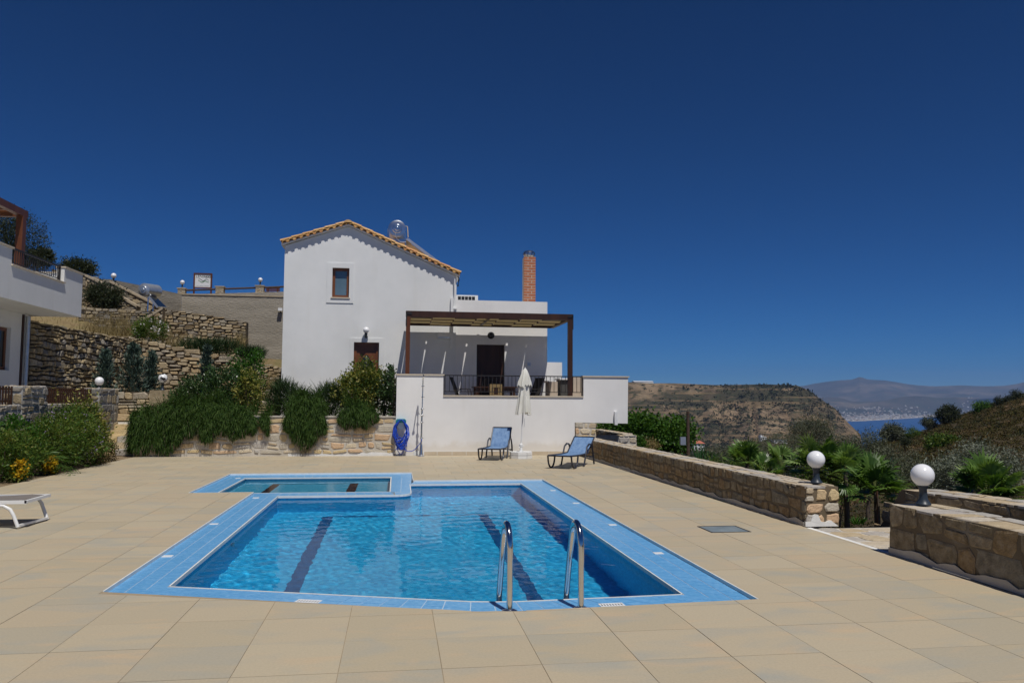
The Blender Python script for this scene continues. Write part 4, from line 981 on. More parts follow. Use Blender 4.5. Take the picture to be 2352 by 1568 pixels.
for xx in (pl-.075, pr_+.06):
    mb = MB(); mb.box((xx, PY0-.078, bz0-.28), (xx+.03, PY0-.055, bz0+.14)); mb.box((xx+(.0 if xx < 1 else -.14), PY0-.078, bz0+.08), (xx+(.17 if xx < 1 else .03), PY0-.0705, bz0+.13)); mb.build('bracket', MAT['iron'], perg)

# ---------- small things on the house and the terrace
def globe_lamp(loc, label, r=.11, h=.20, group=None, mat=None, simple=False, cat='lamp'):
    t = thing('globe_lamp', loc, label, cat, group); x, y, z = loc
    p = MB().lathe(loc, [(.075, 0), (.075, .012), (.058, .03), (.042, .07), (.038, h-.03), (.05, h-.01), (.052, h+.012), (0, h+.012)], 16).build('post', MAT['iron_blue'], t); smooth_angle(p, 40)
    prof = [(.05, 0)]+[(r*math.sin(a), r*.93-r*math.cos(a)) for a in [R(d) for d in range(30, 181, 10)]]
    g = MB().lathe((x, y, z+h+.008), prof, 24).build('globe', mat or MAT['globe'], t); smooth_angle(g, 60)
    return t
lp = at(841, 758, HY-.16)
t = thing('wall_lamp', (lp[0], HY, lp[2]-.12), 'white globe wall lamp on a black bracket above the brown house door', 'lamp')
prof = [(.10*math.sin(R(d)), -.10*math.cos(R(d))) for d in range(0, 181, 10)]
smooth_angle(MB().lathe((lp[0], HY-.16, lp[2]), prof, 24).build('globe', MAT['globe'], t), 60)
mb = MB(); mb.tube([(lp[0], HY-.16, lp[2]-.09), (lp[0], HY-.16, lp[2]-.15), (lp[0], HY-.12, lp[2]-.2), (lp[0], HY-.03, lp[2]-.2)], [.05, .045, .032, .03], 10); mb.lathe((lp[0], HY-.03, lp[2]-.2), [(0, 0), (.05, 0), (.05, .03), (0, .03)], 12, ax=(0, 1, 0)); mb.build('bracket', MAT['iron_blue'], t)
lp = at(1128, 770, WY-.05)
t = thing('bulkhead_light', (lp[0], WY, lp[2]), 'round dark bulkhead light above the terrace door', 'lamp')
MB().lathe((lp[0], WY-.002, lp[2]), [(0, 0), (.115, 0), (.115, .04), (.095, .06), (0, .06)], 18, ax=(0, -1, 0)).build('housing', MAT['black'], t)
smooth_angle(MB().lathe((lp[0], WY-.055, lp[2]), [(.085, 0), (.07, .03), (.03, .05), (0, .052)], 18, ax=(0, -1, 0)).build('lens', MAT['dark_glass'], t), 50)
lp = at(1215, 836.5, WY)
MBo = MB().box((lp[0]-.05, WY-.04, lp[2]-.05), (lp[0]+.05, WY-.001, lp[2]+.05)).build('junction_box', MAT['alu'], None); tag(MBo, 'small square grey box on the shaded wall beside the terrace door', 'wall box')
# split air conditioner unit on the shaded gable wall
a0, a1 = at(1004, 770, HY-.1), at(1037, 764, HY-.1)
t = thing('air_conditioner', ((a0[0]+a1[0])/2, HY, a0[2]), 'white split air conditioner high on the shaded wall under the pergola', 'air conditioner')
MB().box((a0[0], HY-.2, a0[2]-.10), (a1[0], HY-.002, a1[2])).build('case', MAT['white_paint'], t); MB().box((a0[0]+.04, HY-.204, a0[2]-.09), (a1[0]-.04, HY-.2, a0[2]-.05)).build('louvre', MAT['alu'], t)
# outdoor unit on the flat roof
a0, a1 = at(1046, 677, 27.5), at(1098, 677, 27.5); z0 = wz-.05
t = thing('condenser_unit', ((a0[0]+a1[0])/2, 27.5, z0), 'white air conditioner condenser with dark grille on the flat roof beside the gable', 'condenser')
MB().box((a0[0], 27.5, z0-.35), (a1[0], 27.85, a0[2])).build('case', MAT['white_paint'], t)
MB().box((a0[0]+.08, 27.492, z0-.3), (a1[0]-.10, 27.5, a0[2]-.05)).build('grille_recess', MAT['black'], t)
for k in range(6):
    xx = a0[0]+.08+(a1[0]-a0[0]-.18)*k/5; MB().box((xx-.008, 27.485, z0-.3), (xx+.008, 27.491, a0[2]-.05)).build('grille_bar', MAT['white_paint'], t)
# solar water heater on the house roof
th_ = at(912, 530, 27.2); t = thing('solar_water_heater', (th_[0], 27.2, th_[2]-.6), 'steel solar water tank and tilted collector on the house roof', 'solar heater')
rr_ = .285
tk = MB().lathe((th_[0], 26.9, th_[2]), [(0, -.07), (.06, -.07), (.08, -.05), (.14, -.05), (.16, -.03), (.24, -.03), (.30, -.01), (rr_, .03), (rr_, 1.2), (.30, 1.25), (0, 1.28)], 28, ax=(0, 1, 0)).build('tank', MAT['steel_soft'], t); smooth_angle(tk, 40)
for yy in (27.0, 27.9):
    MB().box((th_[0]-.33, yy, th_[2]-.75), (th_[0]-.29, yy+.04, th_[2]+.02)).build('stand_leg', MAT['steel_soft'], t); MB().box((th_[0]+.27, yy, th_[2]-.85), (th_[0]+.31, yy+.04, th_[2]-.1)).build('stand_leg', MAT['steel_soft'], t)
MB().box((th_[0]-.3, 27.0, th_[2]-.45), (th_[0]+.28, 27.9, th_[2]-.33)).build('stand_tray', MAT['steel_soft'], t)
ca, cb = at(936, 546, 27.0), at(1003, 596, 27.0); d = Vector(cb)-Vector(ca); d.y = 0; d.normalize(); nn = Vector((-d.z, 0, d.x))
if nn.z < 0: nn = -nn
L = (Vector(cb)-Vector(ca)).length+.35
def slab(mb, y0, y1, a, b, h0, h1):
    P = lambda u, h, y: (ca[0]+d.x*u+nn.x*h, y, ca[2]+d.z*u+nn.z*h)
    return mb.add([P(a, h0, y0), P(b, h0, y0), P(b, h0, y1), P(a, h0, y1), P(a, h1, y0), P(b, h1, y0), P(b, h1, y1), P(a, h1, y1)], [(0,3,2,1),(4,5,6,7),(0,1,5,4),(1,2,6,5),(2,3,7,6),(3,0,4,7)])
slab(MB(), 26.95, 28.0, 0, L, -.09, 0).build('collector', MAT['alu'], t); slab(MB(), 26.99, 27.96, .05, L-.05, .001, .006).build('absorber_glass', MAT['solar_glass'], t)
mb = MB(); mb.tube([(th_[0]+.2, 26.93, th_[2]+.12), (th_[0]+.35, 26.93, th_[2]+.10), tuple(ca+np.array([.02, -.06, .0]))], .018, 6); mb.build('pipe', MAT['cream_stone'], t)
mb = MB(); mb.tube([(th_[0]-.02, 26.82, th_[2]-.08), (th_[0]-.06, 26.80, th_[2]-.26), (th_[0]+.02, 26.8, th_[2]-.38), (th_[0]+.12, 26.8, th_[2]-.46), (th_[0]+.3, 26.85, th_[2]-.45)], .013, 6); mb.build('cable', MAT['alu'], t)
mb = MB(); q = Vector(ca)+d*.25-nn*.1; mb.bar((q.x, 26.97, q.z), (q.x+.9, 26.97, q.z-.62), .025); mb.build('strut', MAT['steel_soft'], t)

# ---------- stone walls by the pool
def wallthing(name, loc, label, cat='wall', group=None): return thing(name, loc, label, cat, group)
pw = wallthing('planter_wall', (-3.4, 22.4, 0), 'sandy mortared stone wall under the house bed at the back of the pool deck')
PH = 1.06
MB().box((-6.83, 22.42, 0), (-.004, 22.75, PH)).build('core', MAT['mortar'], pw)
stones(pw, (-6.82, 22.42, .06), XA, ZA, (0, -1, 0), 6.80, PH-.08, .36, .20, MAT['stone_sandy'], gap=.05, proud=.022, seed=3, wob=.018)
MB().box((-6.84, 22.39, PH), (-.004, 22.77, PH+.03)).build('coping', MAT['mortar'], pw)
mb = MB(); rg = random.Random(2); pts = [(-2.9, 0)]
for k in range(24): pts.append((-2.9+2.85*k/23, .03+.035*rg.random()+(.05 if k > 15 else 0)*rg.random()))
pts.append((-.05, 0)); mb.prism(pts, (0, 22.418, 0), XA, ZA, (0, -1, 0), 0, .034); mb.build('lime_fillet', MAT['white_splash'], pw)
MB().box((-6.86, 22.76, 0), (-6.55, 27.0, PH)).build('return_core', MAT['mortar'], pw)
stones(pw, (-6.86, 22.8, .03), YA, ZA, (-1, 0, 0), 4.1, PH-.06, .36, .2, MAT['stone_sandy'], gap=.05, proud=.02, seed=5, wob=.018)

# steps up to the landing on the left
stp = wallthing('stone_steps', (-7.4, 22.9, 0), 'five rough stone steps between the shrubs and the hanging rosemary', 'steps')
for k in range(5):
    y0 = 22.9+k*.30; z = .16*(k+1); rg = random.Random(30+k); x = -7.98
    MB().box((-7.99, y0+.03, max(0, z-.2)), (-6.88, y0+.34 if k < 4 else 24.42, z-.012)).build('step_core', MAT['mortar_brown'], stp)
    while x < -6.95:
        w = min(rg.uniform(.28, .62), -6.88-x)
        if -6.88-(x+w) < .15: w = -6.88-x
        j = lambda s_: rg.uniform(-s_, s_); zb = z-.155
        A = [(x+.006+j(.004), y0+j(.02), zb), (x+w-.008, y0+j(.02), zb), (x+w-.008, y0+.31, zb), (x+.006, y0+.31, zb), (x+.012, y0+.012+j(.012), z+j(.008)), (x+w-.014, y0+.012+j(.012), z+j(.008)), (x+w-.01, y0+.31, z), (x+.01, y0+.31, z)]
        MB().add(A, [(0,3,2,1),(4,5,6,7),(0,1,5,4),(1,2,6,5),(2,3,7,6),(3,0,4,7)]).build('step_stone', MAT['stone_sandy'], stp); x += w

# wall at the back of the landing, running to the house
lw = wallthing('landing_wall', (-6.4, 27.0, .8), 'pale dry stone wall behind the landing and the rosemary')
MB().box((-9.0, 27.05, .5), (-3.75, 27.4, 1.74)).build('core', MAT['mortar_dark'], lw)
stones(lw, (-9.0, 27.05, .80), XA, ZA, (0, -1, 0), 5.2, .95, .46, .17, MAT['stone_field'], gap=.03, proud=.06, seed=8, wob=.012)
pier_c = at(366, 896, 26.85)
MB().box((pier_c[0]-.28, 26.8, .8), (pier_c[0]+.28, 27.3, pier_c[2])).build('pier', MAT['stone_grey'], lw)

# fence wall of the side terrace: piers, low wall, iron bars
fw_ = wallthing('fence_wall', (-8.2, 20.0, 0), 'stone fence wall with dark mortared piers beside the shrubs on the left')
FX = -8.0
def stonebox(parent, x0, x1, y0, y1, z0, z1, core, mat, cw, ch, gap, proud, seed, faces='sxt', topmat=None, limit=250, wob=.015):
    MB().box((x0+.02, y0+.02, z0), (x1-.02, y1-.02, z1-.01)).build('core', core, parent)
    if 's' in faces: stones(parent, (x0+.005, y0+.02, z0), XA, ZA, (0, -1, 0), x1-x0-.01, z1-z0, cw, ch, mat, gap=gap, proud=proud, seed=seed, limit=limit, wob=wob)
    if 'x' in faces: stones(parent, (x1-.02, y0+.005, z0), YA, ZA, XA, y1-y0-.01, z1-z0, cw, ch, mat, gap=gap, proud=proud, seed=seed+1, limit=limit, wob=wob)
    if 'w' in faces: stones(parent, (x0+.02, y0+.005, z0), YA, ZA, (-1, 0, 0), y1-y0-.01, z1-z0, cw, ch, mat, gap=gap, proud=proud, seed=seed+2, limit=limit, wob=wob)
    if 'n' in faces: stones(parent, (x0+.005, y1-.02, z0), XA, ZA, (0, 1, 0), x1-x0-.01, z1-z0, cw, ch, mat, gap=gap, proud=proud, seed=seed+3, limit=limit, wob=wob)
    if 't' in faces: stones(parent, (x0+.005, y0+.005, z1-.01), YA, XA, ZA, y1-y0-.01, x1-x0-.01, cw*1.15, (x1-x0)/2.05, topmat or mat, gap=gap*.8, proud=proud*.6, seed=seed+4, limit=limit, wob=wob)
MAT['mortar_pale'] = M('pale lime pointing', [(.35, (.26, .26, .25)), (.65, (.42, .42, .41))], 3, 5, .9, .5, 30)
stonebox(fw_, -8.42, FX, 9.0, 24.4, 0, 1.40, MAT['mortar_pale'], MAT['stone_grey'], .36, .26, .05, .03, 40, 'xt', MAT['stone_top'], 260)
for (y0, y1) in ((15.3, 16.3), (18.45, 19.68), (22.9, 24.43)):
    stonebox(fw_, -8.40, FX+.03, y0, y1, 1.38, 1.81, MAT['mortar_pale'], MAT['stone_grey'], .33, .22, .05, .03, int(y0*10), 'sxt', MAT['stone_top'])
    stonebox(fw_, -8.40, FX+.035, y0, y1, .0, 1.39, MAT['mortar_pale'], MAT['stone_grey'], .36, .26, .05, .03, int(y0*10)+5, 'x', MAT['stone_top'])
ffs = 0
for (y0, y1) in ((16.3, 18.43), (19.70, 22.88)):
    fe = thing('iron_fence', (-8.2, (y0+y1)/2, 1.41), ('dark wooden picket fence between the two stone piers, partly behind yellow leaves', 'short run of dark picket fence at the left picture edge before the first stone pier')[0 if y0 > 18 else 1], 'fence')
    MB().box((-8.22, y0, 1.46), (-8.18, y1, 1.50)).build('rail', MAT['wood_dark'], fe); MB().box((-8.22, y0, 1.72), (-8.18, y1, 1.76)).build('rail', MAT['wood_dark'], fe)
    n = int((y1-y0)/.12)
    for k in range(n):
        y = y0+(k+.5)*(y1-y0)/n; MB().box((-8.178, y-.024, 1.415), (-8.156, y+.024, 1.80)).build('picket', MAT['wood_dark'], fe)

# retaining walls
dk = wallthing('retaining_wall', (-9.5, 26.5, .8), 'tall dark dry stone retaining wall running back from the left building')
dA, dB = Vector((-9.93, 23.27, 0)), Vector((-9.44, 31.06, 0)); dd = (dB-dA); dL = dd.length; dd.normalize(); dn = Vector((dd.y, -dd.x, 0))
MB().prism([(0, .5), (dL, .5), (dL, 3.62), (0, 3.62)], dA-dn*.03, dd, ZA, dn, -.5, 0).build('core', MAT['mortar_dark'], dk)
stones(dk, dA-dn*.03+Vector((0, 0, .8)), dd, ZA, dn, dL, 2.86, .27, .155, MAT['stone_dry'], gap=.034, proud=.10, seed=11, wob=.02, limit=300)
lt = wallthing('retaining_wall', (-6.8, 31.0, .8), 'sunlit golden dry stone retaining wall sloping down to the house corner')
ltop = lambda u: (3.72-.8)+(2.72-3.72)*u/5.2
mb = MB(); tprism(mb, [(-9.45, .8), (-3.5, .8), (-3.5, 2.55), (-9.45, 3.68)], 31.04, 31.4); mb.build('core', MAT['mortar_dark'], lt)
stones(lt, (-9.42, 31.04, .8), XA, ZA, (0, -1, 0), 5.6, 2.95, .36, .19, MAT['stone_field'], top=ltop, gap=.03, proud=.07, seed=12, wob=.02, limit=290)
def poly_wall(name, label, Y, pts, mat, core, cw, ch, seed, copw=None, depth=.5, proud=.06, bottom=None, limit=280, gap=.03, copmat='mortar'):
    """stone wall in the plane y=Y, top line through photo points, level bottom"""
    W = [at(p[0], p[1], Y) for p in pts]; zb = bottom if bottom is not None else min(w[2] for w in W)-2
    x0, x1 = W[0][0], W[-1][0]
    t = wallthing(name, ((x0+x1)/2, Y, zb), label)
    xs = [w[0] for w in W]; zs = [w[2] for w in W]
    mb = MB(); tprism(mb, [(x0, zb)]+[(x1, zb)]+[(a, b-.01) for a, b in zip(xs[::-1], zs[::-1])], Y+.03, Y+depth); mb.build('core', core, t)
    stones(t, (x0, Y+.03, zb), XA, ZA, (0, -1, 0), x1-x0, max(zs)-zb, cw, ch, mat, top=lambda u: float(np.interp(x0+u, xs, zs))-zb-(.03 if copw else 0), gap=gap, proud=proud, seed=seed, limit=limit, wob=.015)
    if copw:
        for i in range(len(W)-1):
            a, b = W[i], W[i+1]; mb = MB()
            tprism(mb, [(a[0], a[2]-.06), (b[0], b[2]-.06), (b[0], b[2]+.05), (a[0], a[2]+.05)], Y-.05, Y+depth+.03); mb.build('coping', MAT[copmat], t)
    return t
MAT['conc_pale'] = M('pale concrete coping', [(.3, (.36, .29, .20)), (.7, (.47, .39, .28))], 2, 6, .9, .4, 20)
poly_wall('tier_wall', 'weathered stone terrace wall on the slope below the concrete wall', 36.0, [(375, 708), (470, 722), (566, 739)], MAT['stone_field'], MAT['mortar_dark'], .30, .16, 14, bottom=3.2, limit=290)
poly_wall('ramp_wall', 'stone flank wall with a pale coping rising to the right on the slope', 35.6, [(296, 754), (335, 731), (374, 707)], MAT['stone_field'], MAT['mortar_brown'], .34, .18, 15, copw=1, bottom=3.2, copmat='conc_pale', depth=.35)
poly_wall('slope_wall', 'low rough stone wall behind tall dry grass left of the ramp', 37.2, [(180, 704), (300, 712), (372, 716)], MAT['stone_dry'], MAT['mortar_brown'], .34, .16, 16, bottom=4.2)
poly_wall('stair_flank', 'stone stair flank with a pale sloping coping right of the dark bush', 40.5, [(252, 646), (300, 670), (372, 707)], MAT['stone_field'], MAT['mortar_brown'], .36, .2, 17, copw=1, bottom=4.6, depth=.6, copmat='conc_pale', proud=.03)
poly_wall('stair_flank', 'lower stone stair flank with a pale sloping coping behind the dark bush', 39.4, [(196, 632), (222, 644), (262, 672), (314, 703)], MAT['stone_field'], MAT['mortar_brown'], .36, .2, 18, copw=1, bottom=5.0, depth=.6, copmat='conc_pale', proud=.03)
poly_wall('rubble_wall', 'rough dark rubble wall beside the balcony corner on the skyline', 43.0, [(120, 618), (190, 629), (232, 640), (256, 650)], MAT['stone_dry'], MAT['mortar_brown'], .5, .3, 19, bottom=5.5)
# board marked concrete wall under the road
cw = thing('concrete_wall', (-9.5, 48.0, 3.5), 'tall rough grey brown concrete wall under the road', 'wall')
A, B, C_ = at(252, 641, 41.5), at(418, 676, 48.0), at(700, 668.5, 48.0)
mb = MB(); mb.prism([(B[0], 3.0), (C_[0], 3.0), (C_[0], C_[2]), (B[0], B[2])], (0, 48.4, 0), XA, ZA, (0, -1, 0), 0, .4); mb.build('main_face', MAT['concrete'], cw)
d = Vector((B[0]-A[0], B[1]-A[1], 0)); L = d.length; d.normalize(); nn = Vector((-d.y, d.x, 0))
mb = MB(); mb.prism([(0, 3.5), (L-.003, 3.5), (L-.003, B[2]), (L*.5, (A[2]+B[2])/2+.02), (0, A[2])], (A[0], A[1], 0), d, ZA, -nn, -.4, 0); mb.build('side_face', MAT['concrete'], cw)
mb = MB(); mb.box((B[0], 47.96, B[2]-.02), (C_[0], 48.44, B[2]+.05)); mb.build('rim', MAT['conc_pale'], cw)
# road edge: piers, timber rails, sign, bench, lamps
def pier(px, py0, py1, w, label, Y=48.2):
    a, b = at(px-w/2, py1, Y), at(px+w/2, py0, Y); z0 = B[2]+.03
    t = thing('stone_pier', ((a[0]+b[0])/2, Y, z0), label, 'stone pier', 'stone piers along the road edge')
    stonebox(t, a[0], b[0], Y-.02, Y+(b[0]-a[0]), z0, b[2], MAT['mortar'], MAT['stone_field'], .2, .12, .02, .02, px, 'sx')
    MB().box((a[0]-.03, Y-.04, b[2]-.01), (b[0]+.03, Y+(b[0]-a[0])+.03, b[2]+.05)).build('cap', MAT['conc_pale'], t); return b[2]+.05, (a[0]+b[0])/2
z1, x1 = pier(416, 663, 678, 18, 'stone pier with a globe lamp left of the sign board')
z2, x2 = pier(504, 659, 676, 20, 'lampless stone pier just right of the sign board')
z3, x3 = pier(596, 657, 675, 20, 'stone pier with a globe lamp near the house roof')
for (xa, xb, lab) in ((x1+.24, x2-.25, 'brown timber rail behind the sign posts'), (x2+.25, x3-.25, 'brown timber rail between the two right stone piers'), (x3+.25, x3+4, 'brown timber rail running behind the white house')):
    r_ = MB(); 
    za, zb = at(460, 668, 48.3)[2], at(650, 658, 48.3)[2]
    f = lambda x: za+(zb-za)*(x-x1)/(x3+1.6-x1)
    r_.tube([(xa, 48.3, f(xa)), (xb, 48.3, f(xb))], .055, 8); tag(r_.build('timber_rail', MAT['wood_grey']), lab, 'rail')
sg = thing('sign_board', (-11.6, 48.75, B[2]), 'white resort sign board in a dark brown frame above the concrete wall', 'sign')
sa, sb = at(443.5, 676, 48.8), at(488, 628, 48.8); fw2 = .085
for xx in (sa[0], sb[0]-fw2): MB().box((xx, 48.75, B[2]-.3), (xx+fw2, 48.83, sb[2])).build('post', MAT['wood_red'], sg)
zb_ = at(466, 659.5, 48.8)[2]
MB().box((sa[0]+fw2, 48.75, sb[2]-.07), (sb[0]-fw2, 48.83, sb[2])).build('top_frame', MAT['wood_red'], sg); MB().box((sa[0]+fw2, 48.75, zb_-.06), (sb[0]-fw2, 48.83, zb_)).build('bottom_frame', MAT['wood_red'], sg)
MB().box((sa[0]+fw2, 48.78, zb_), (sb[0]-fw2, 48.81, sb[2]-.07)).build('panel', MAT['white_paint'], sg)
def text(body, loc, size, mat, parent, name='lettering', rotx=90):
    cu_ = bpy.data.curves.new(name, 'FONT'); cu_.body = body; cu_.size = size; cu_.extrude = .002; cu_.align_x = 'LEFT'; cu_.materials.append(mat)
    tmp = bpy.data.objects.new(name, cu_); me = bpy.data.meshes.new_from_object(tmp); bpy.data.objects.remove(tmp)
    o = bpy.data.objects.new(name, me); COL.objects.link(o); o.parent = parent; og = porg(parent)
    o.location = (loc[0]-og.x, loc[1]-og.y, loc[2]-og.z); o.rotation_euler = (R(rotx), 0, 0); return o
MAT['print'] = M('dark green print', (.02, .05, .04), 2, 2, .6); MAT['print_green'] = M('green print', (.08, .22, .08), 2, 2, .6); MAT['print_grey'] = M('grey print', (.18, .2, .2), 2, 2, .6)
sw_ = sb[0]-sa[0]-2*fw2
tx = text('LENIKOS', (sa[0]+fw2+.04, 48.777, sb[2]-.27), .215, MAT['print'], sg); tx = text('RESORT', (sa[0]+fw2+.04+sw_*.60, 48.777, sb[2]-.27), .125, MAT['print'], sg)
x0 = sa[0]+fw2; zc = (zb_+sb[2])/2
for k, (mt, pz, am) in enumerate(((MAT['print_grey'], .02, .05), (MAT['print_green'], -.08, .04))):
    pts = [(x0+sw_*(.2+.7*i/14), zc+pz+am*math.sin(i*.75+k)) for i in range(15)]
    mb = MB(); n = 15; mb.prism([(a, b-.012-.03*math.sin(i/14*3.14)) for i, (a, b) in enumerate(pts)]+[(a, b+.012) for a, b in reversed(pts)], (0, 48.779, 0), XA, ZA, (0, -1, 0), 0, .002); mb.build('landscape_mark', mt, sg)
mb = MB(); x = x0+.05; rg = random.Random(3)
while x < x0+sw_-.08:
    w = rg.uniform(.03, .09); mb.box((x, 48.776, zb_+.07), (x+w, 48.779, zb_+.09)); x += w+.025
mb.build('small_print', MAT['print_grey'], sg)
be = thing('bench', (-7.3, 49.0, B[2]), 'dark brown wooden bench back behind the rail beside the house', 'bench')
ba, bb = at(610, 668.5, 49.2), at(643, 660.5, 49.2)
for k in range(3):
    z = ba[2]+(bb[2]-ba[2])*(k+.1)/3; MB().box((ba[0], 49.2, z), (bb[0], 49.23, z+(bb[2]-ba[2])*.27)).build('back_slat', MAT['wood_red'], be)
for xx in (ba[0]+.1, bb[0]-.18): MB().box((xx, 49.232, B[2]-.2), (xx+.08, 49.28, bb[2])).build('support', MAT['wood_dark'], be)
MB().box((ba[0], 48.8, ba[2]-.12), (bb[0], 49.2, ba[2]-.08)).build('seat', MAT['wood_red'], be)
globe_lamp((x1, 48.4, z1), 'small white globe lamp on the stone pier left of the sign board', .13, .22, 'road edge globe lamps')
globe_lamp((x3, 48.4, z3), 'small white globe lamp on the stone pier near the house roof', .13, .22, 'road edge globe lamps')
p = at(260.5, 648, 41.8); globe_lamp((p[0], 41.8, p[2]-.02), 'small white globe lamp at the top of the stone stair flank', .13, .22, 'road edge globe lamps')
# floodlight fixed to the concrete wall
p = at(645, 712, 47.98); t = thing('floodlight', (p[0], 47.98, p[2]), 'small white floodlight on the concrete wall beside the house corner', 'floodlight')
MB().box((p[0]-.12, 47.7, p[2]-.07), (p[0]+.12, 47.9, p[2]+.10)).build('lamp_head', MAT['white_paint'], t); mb = MB(); mb.bar((p[0], 47.85, p[2]-.1), (p[0], 47.98, p[2]-.16), .05); mb.build('arm', MAT['black'], t)
# solar heater standing on the hidden roof below the slope
p = at(329, 665, 39.0); t = thing('solar_water_heater', (p[0], 39.0, p[2]-1.0), 'grey solar water tank and dark panel on the slope above the ramp wall', 'solar heater')
q = at(352, 668, 39.7); ax3 = (Vector(q)-Vector(p)); Lt = ax3.length+.25; ax3.normalize()
tk = MB().lathe(tuple(p), [(0, -.05), (.06, -.05), (.08, -.02), (.17, -.02), (.19, 0), (.30, .03), (.31, .06), (.31, Lt), (.28, Lt+.04), (0, Lt+.05)], 24, ax=tuple(ax3)).build('tank', MAT['alu'], t); smooth_angle(tk, 35)
P4 = [at(343, 679, 39.0), at(363, 704, 38.6), at(384, 706, 39.6), at(357, 680, 39.8)]
mb = MB(); nn = (Vector(P4[1])-Vector(P4[0])).cross(Vector(P4[3])-Vector(P4[0])).normalized()
if nn.z < 0: nn = -nn
lo = [Vector(a)-nn*.09 for a in P4]; mb.add(lo+[Vector(a) for a in P4], [(0,3,2,1),(4,5,6,7),(0,1,5,4),(1,2,6,5),(2,3,7,6),(3,0,4,7)]); mb.build('collector', MAT['alu'], t)
ce = sum((Vector(a) for a in P4), Vector())/4; mb = MB(); mb.add([ce+(Vector(a)-ce)*.93+nn*.006 for a in P4], [(0, 1, 2, 3)]); mb.build('absorber_glass', MAT['solar_glass'], t)
mb = MB(); mb.tube([tuple(Vector(q)+Vector((0, -.2, -.22))), tuple(Vector(q)+Vector((-.06, -.25, -.4))), tuple(Vector(P4[0])+Vector((.05, 0, .05)))], .03, 6); mb.build('pipe', MAT['white_paint'], t)
mb = MB(); mb.bar(tuple(Vector(p)+Vector((.15, .3, -.3))), tuple(Vector(p)+Vector((.15, .3, -1.6))), .05); mb.bar(tuple(Vector(q)+Vector((0, .1, -.3))), tuple(Vector(q)+Vector((0, .1, -1.6))), .05); mb.build('stand', MAT['steel_soft'], t)

# ---------- left building with balcony
lb = thing('apartment_building', (-10.0, 20.0, .8), 'white building at the left edge with a projecting balcony and drainpipe', 'building')
BX, WX = -8.8, -10.0
# lower wall with a window, facing the pool
wy0, wy1, wz0_, wz1_ = 20.4, 22.28, 2.25, 3.36
mb = MB()
for (y0, y1, z0, z1) in ((10, wy0, .78, 3.8), (wy1, 23.25, .78, 3.8), (wy0, wy1, .78, wz0_), (wy0, wy1, wz1_, 3.8)): mb.add([(WX, y0, z0), (WX, y1, z0), (WX, y1, z1), (WX, y0, z1)], [(0, 1, 2, 3)])
P = [(wy0, wz0_), (wy1, wz0_), (wy1, wz1_), (wy0, wz1_)]
for i in range(4):
    a, b = P[i], P[(i+1) % 4]; mb.add([(WX, a[0], a[1]), (WX, b[0], b[1]), (WX-.2, b[0], b[1]), (WX-.2, a[0], a[1])], [(3, 2, 1, 0)])
mb.add([(WX, 23.25, .78), (WX, 23.25, 3.8), (-16, 23.25, 3.8), (-16, 23.25, .78)], [(3, 2, 1, 0)])
mb.build('wall', MAT['plaster'], lb)
wn_ = MB(); wn_.box((WX-.16, wy0, wz0_), (WX-.1, wy0+.09, wz1_)); wn_.box((WX-.16, wy1-.09, wz0_), (WX-.1, wy1, wz1_)); wn_.box((WX-.16, wy0+.09, wz0_), (WX-.1, wy1-.09, wz0_+.09)); wn_.box((WX-.16, wy0+.09, wz1_-.09), (WX-.1, wy1-.09, wz1_)); wn_ = wn_.build('window', MAT['wood_door'], lb)
MB().box((WX-.14, wy0+.09, wz0_+.09), (WX-.12, wy1-.09, wz1_-.09)).build('pane', MAT['dark_glass'], wn_)
MB().tube([(WX+.08, 23.05, .8), (WX+.08, 23.05, 3.75)], .055, 10).build('drainpipe', MAT['alu'], lb)
MB().box((WX+.002, 22.86, .8), (WX+.02, 22.97, 3.78)).build('dark_strip', MAT['wood_dark'], lb)
mb = MB()   # balcony parapet facing the pool, with the low part for the railing
prof = [(9.5, 3.80), (23.62, 3.80), (23.62, 5.00), (22.38, 5.00), (22.38, 4.58), (19.48, 4.58), (19.48, 4.97), (9.5, 4.97)]
mb.prism(prof, (BX-.2, 0, 0), YA, ZA, XA, 0, .2); mb.box((-14, 23.42, 3.802), (BX-.2, 23.62, 4.999)); mb.box((-16, 9.5, 3.805), (BX-.2, 23.42, 4.05)); mb.build('balcony', MAT['plaster'], lb)
for (y0, y1, z) in ((9.5, 19.5, 4.97), (19.46, 22.40, 4.58), (22.36, 23.66, 5.00)): MB().box((BX-.23, y0, z), (BX+.04, y1, z+.035)).build('coping', MAT['cream_stone'], lb)
MB().box((-14, 23.39, 5.0), (BX-.23, 23.65, 5.034)).build('coping', MAT['cream_stone'], lb)
br = thing('balcony_railing', (BX-.1, 20.9, 4.6), 'black iron railing in the gap of the left balcony parapet', 'railing')
MB().box((BX-.125, 19.5, 5.0), (BX-.085, 22.36, 5.04)).build('top_rail', MAT['iron'], br); MB().box((BX-.115, 19.5, 4.68), (BX-.095, 22.36, 4.70)).build('bottom_rail', MAT['iron'], br)
for k in range(26):
    y = 19.56+2.74*k/25; MB().box((BX-.113, y-.009, 4.69), (BX-.097, y+.009, 5.01)).build('bar', MAT['iron'], br)
MB().box((BX-.13, 22.30, 4.62), (BX-.08, 22.35, 5.06)).build('end_post', MAT['iron'], br)
mb = MB(); mb.box((BX-1.0, 22.2, 4.58), (BX-.3, 22.23, 4.80)); tag(mb.build('storage_box', MAT['white_paint']), 'low white box standing behind the balcony railing', 'box')
bp_ = thing('balcony_pergola', (-9.25, 20.9, 4.05), 'red brown timber pergola post and beams on the left balcony', 'pergola')
pgz = 6.02
MB().box((-9.34, 20.78, 4.05), (-9.18, 20.96, pgz)).build('post', MAT['wood_red'], bp_)
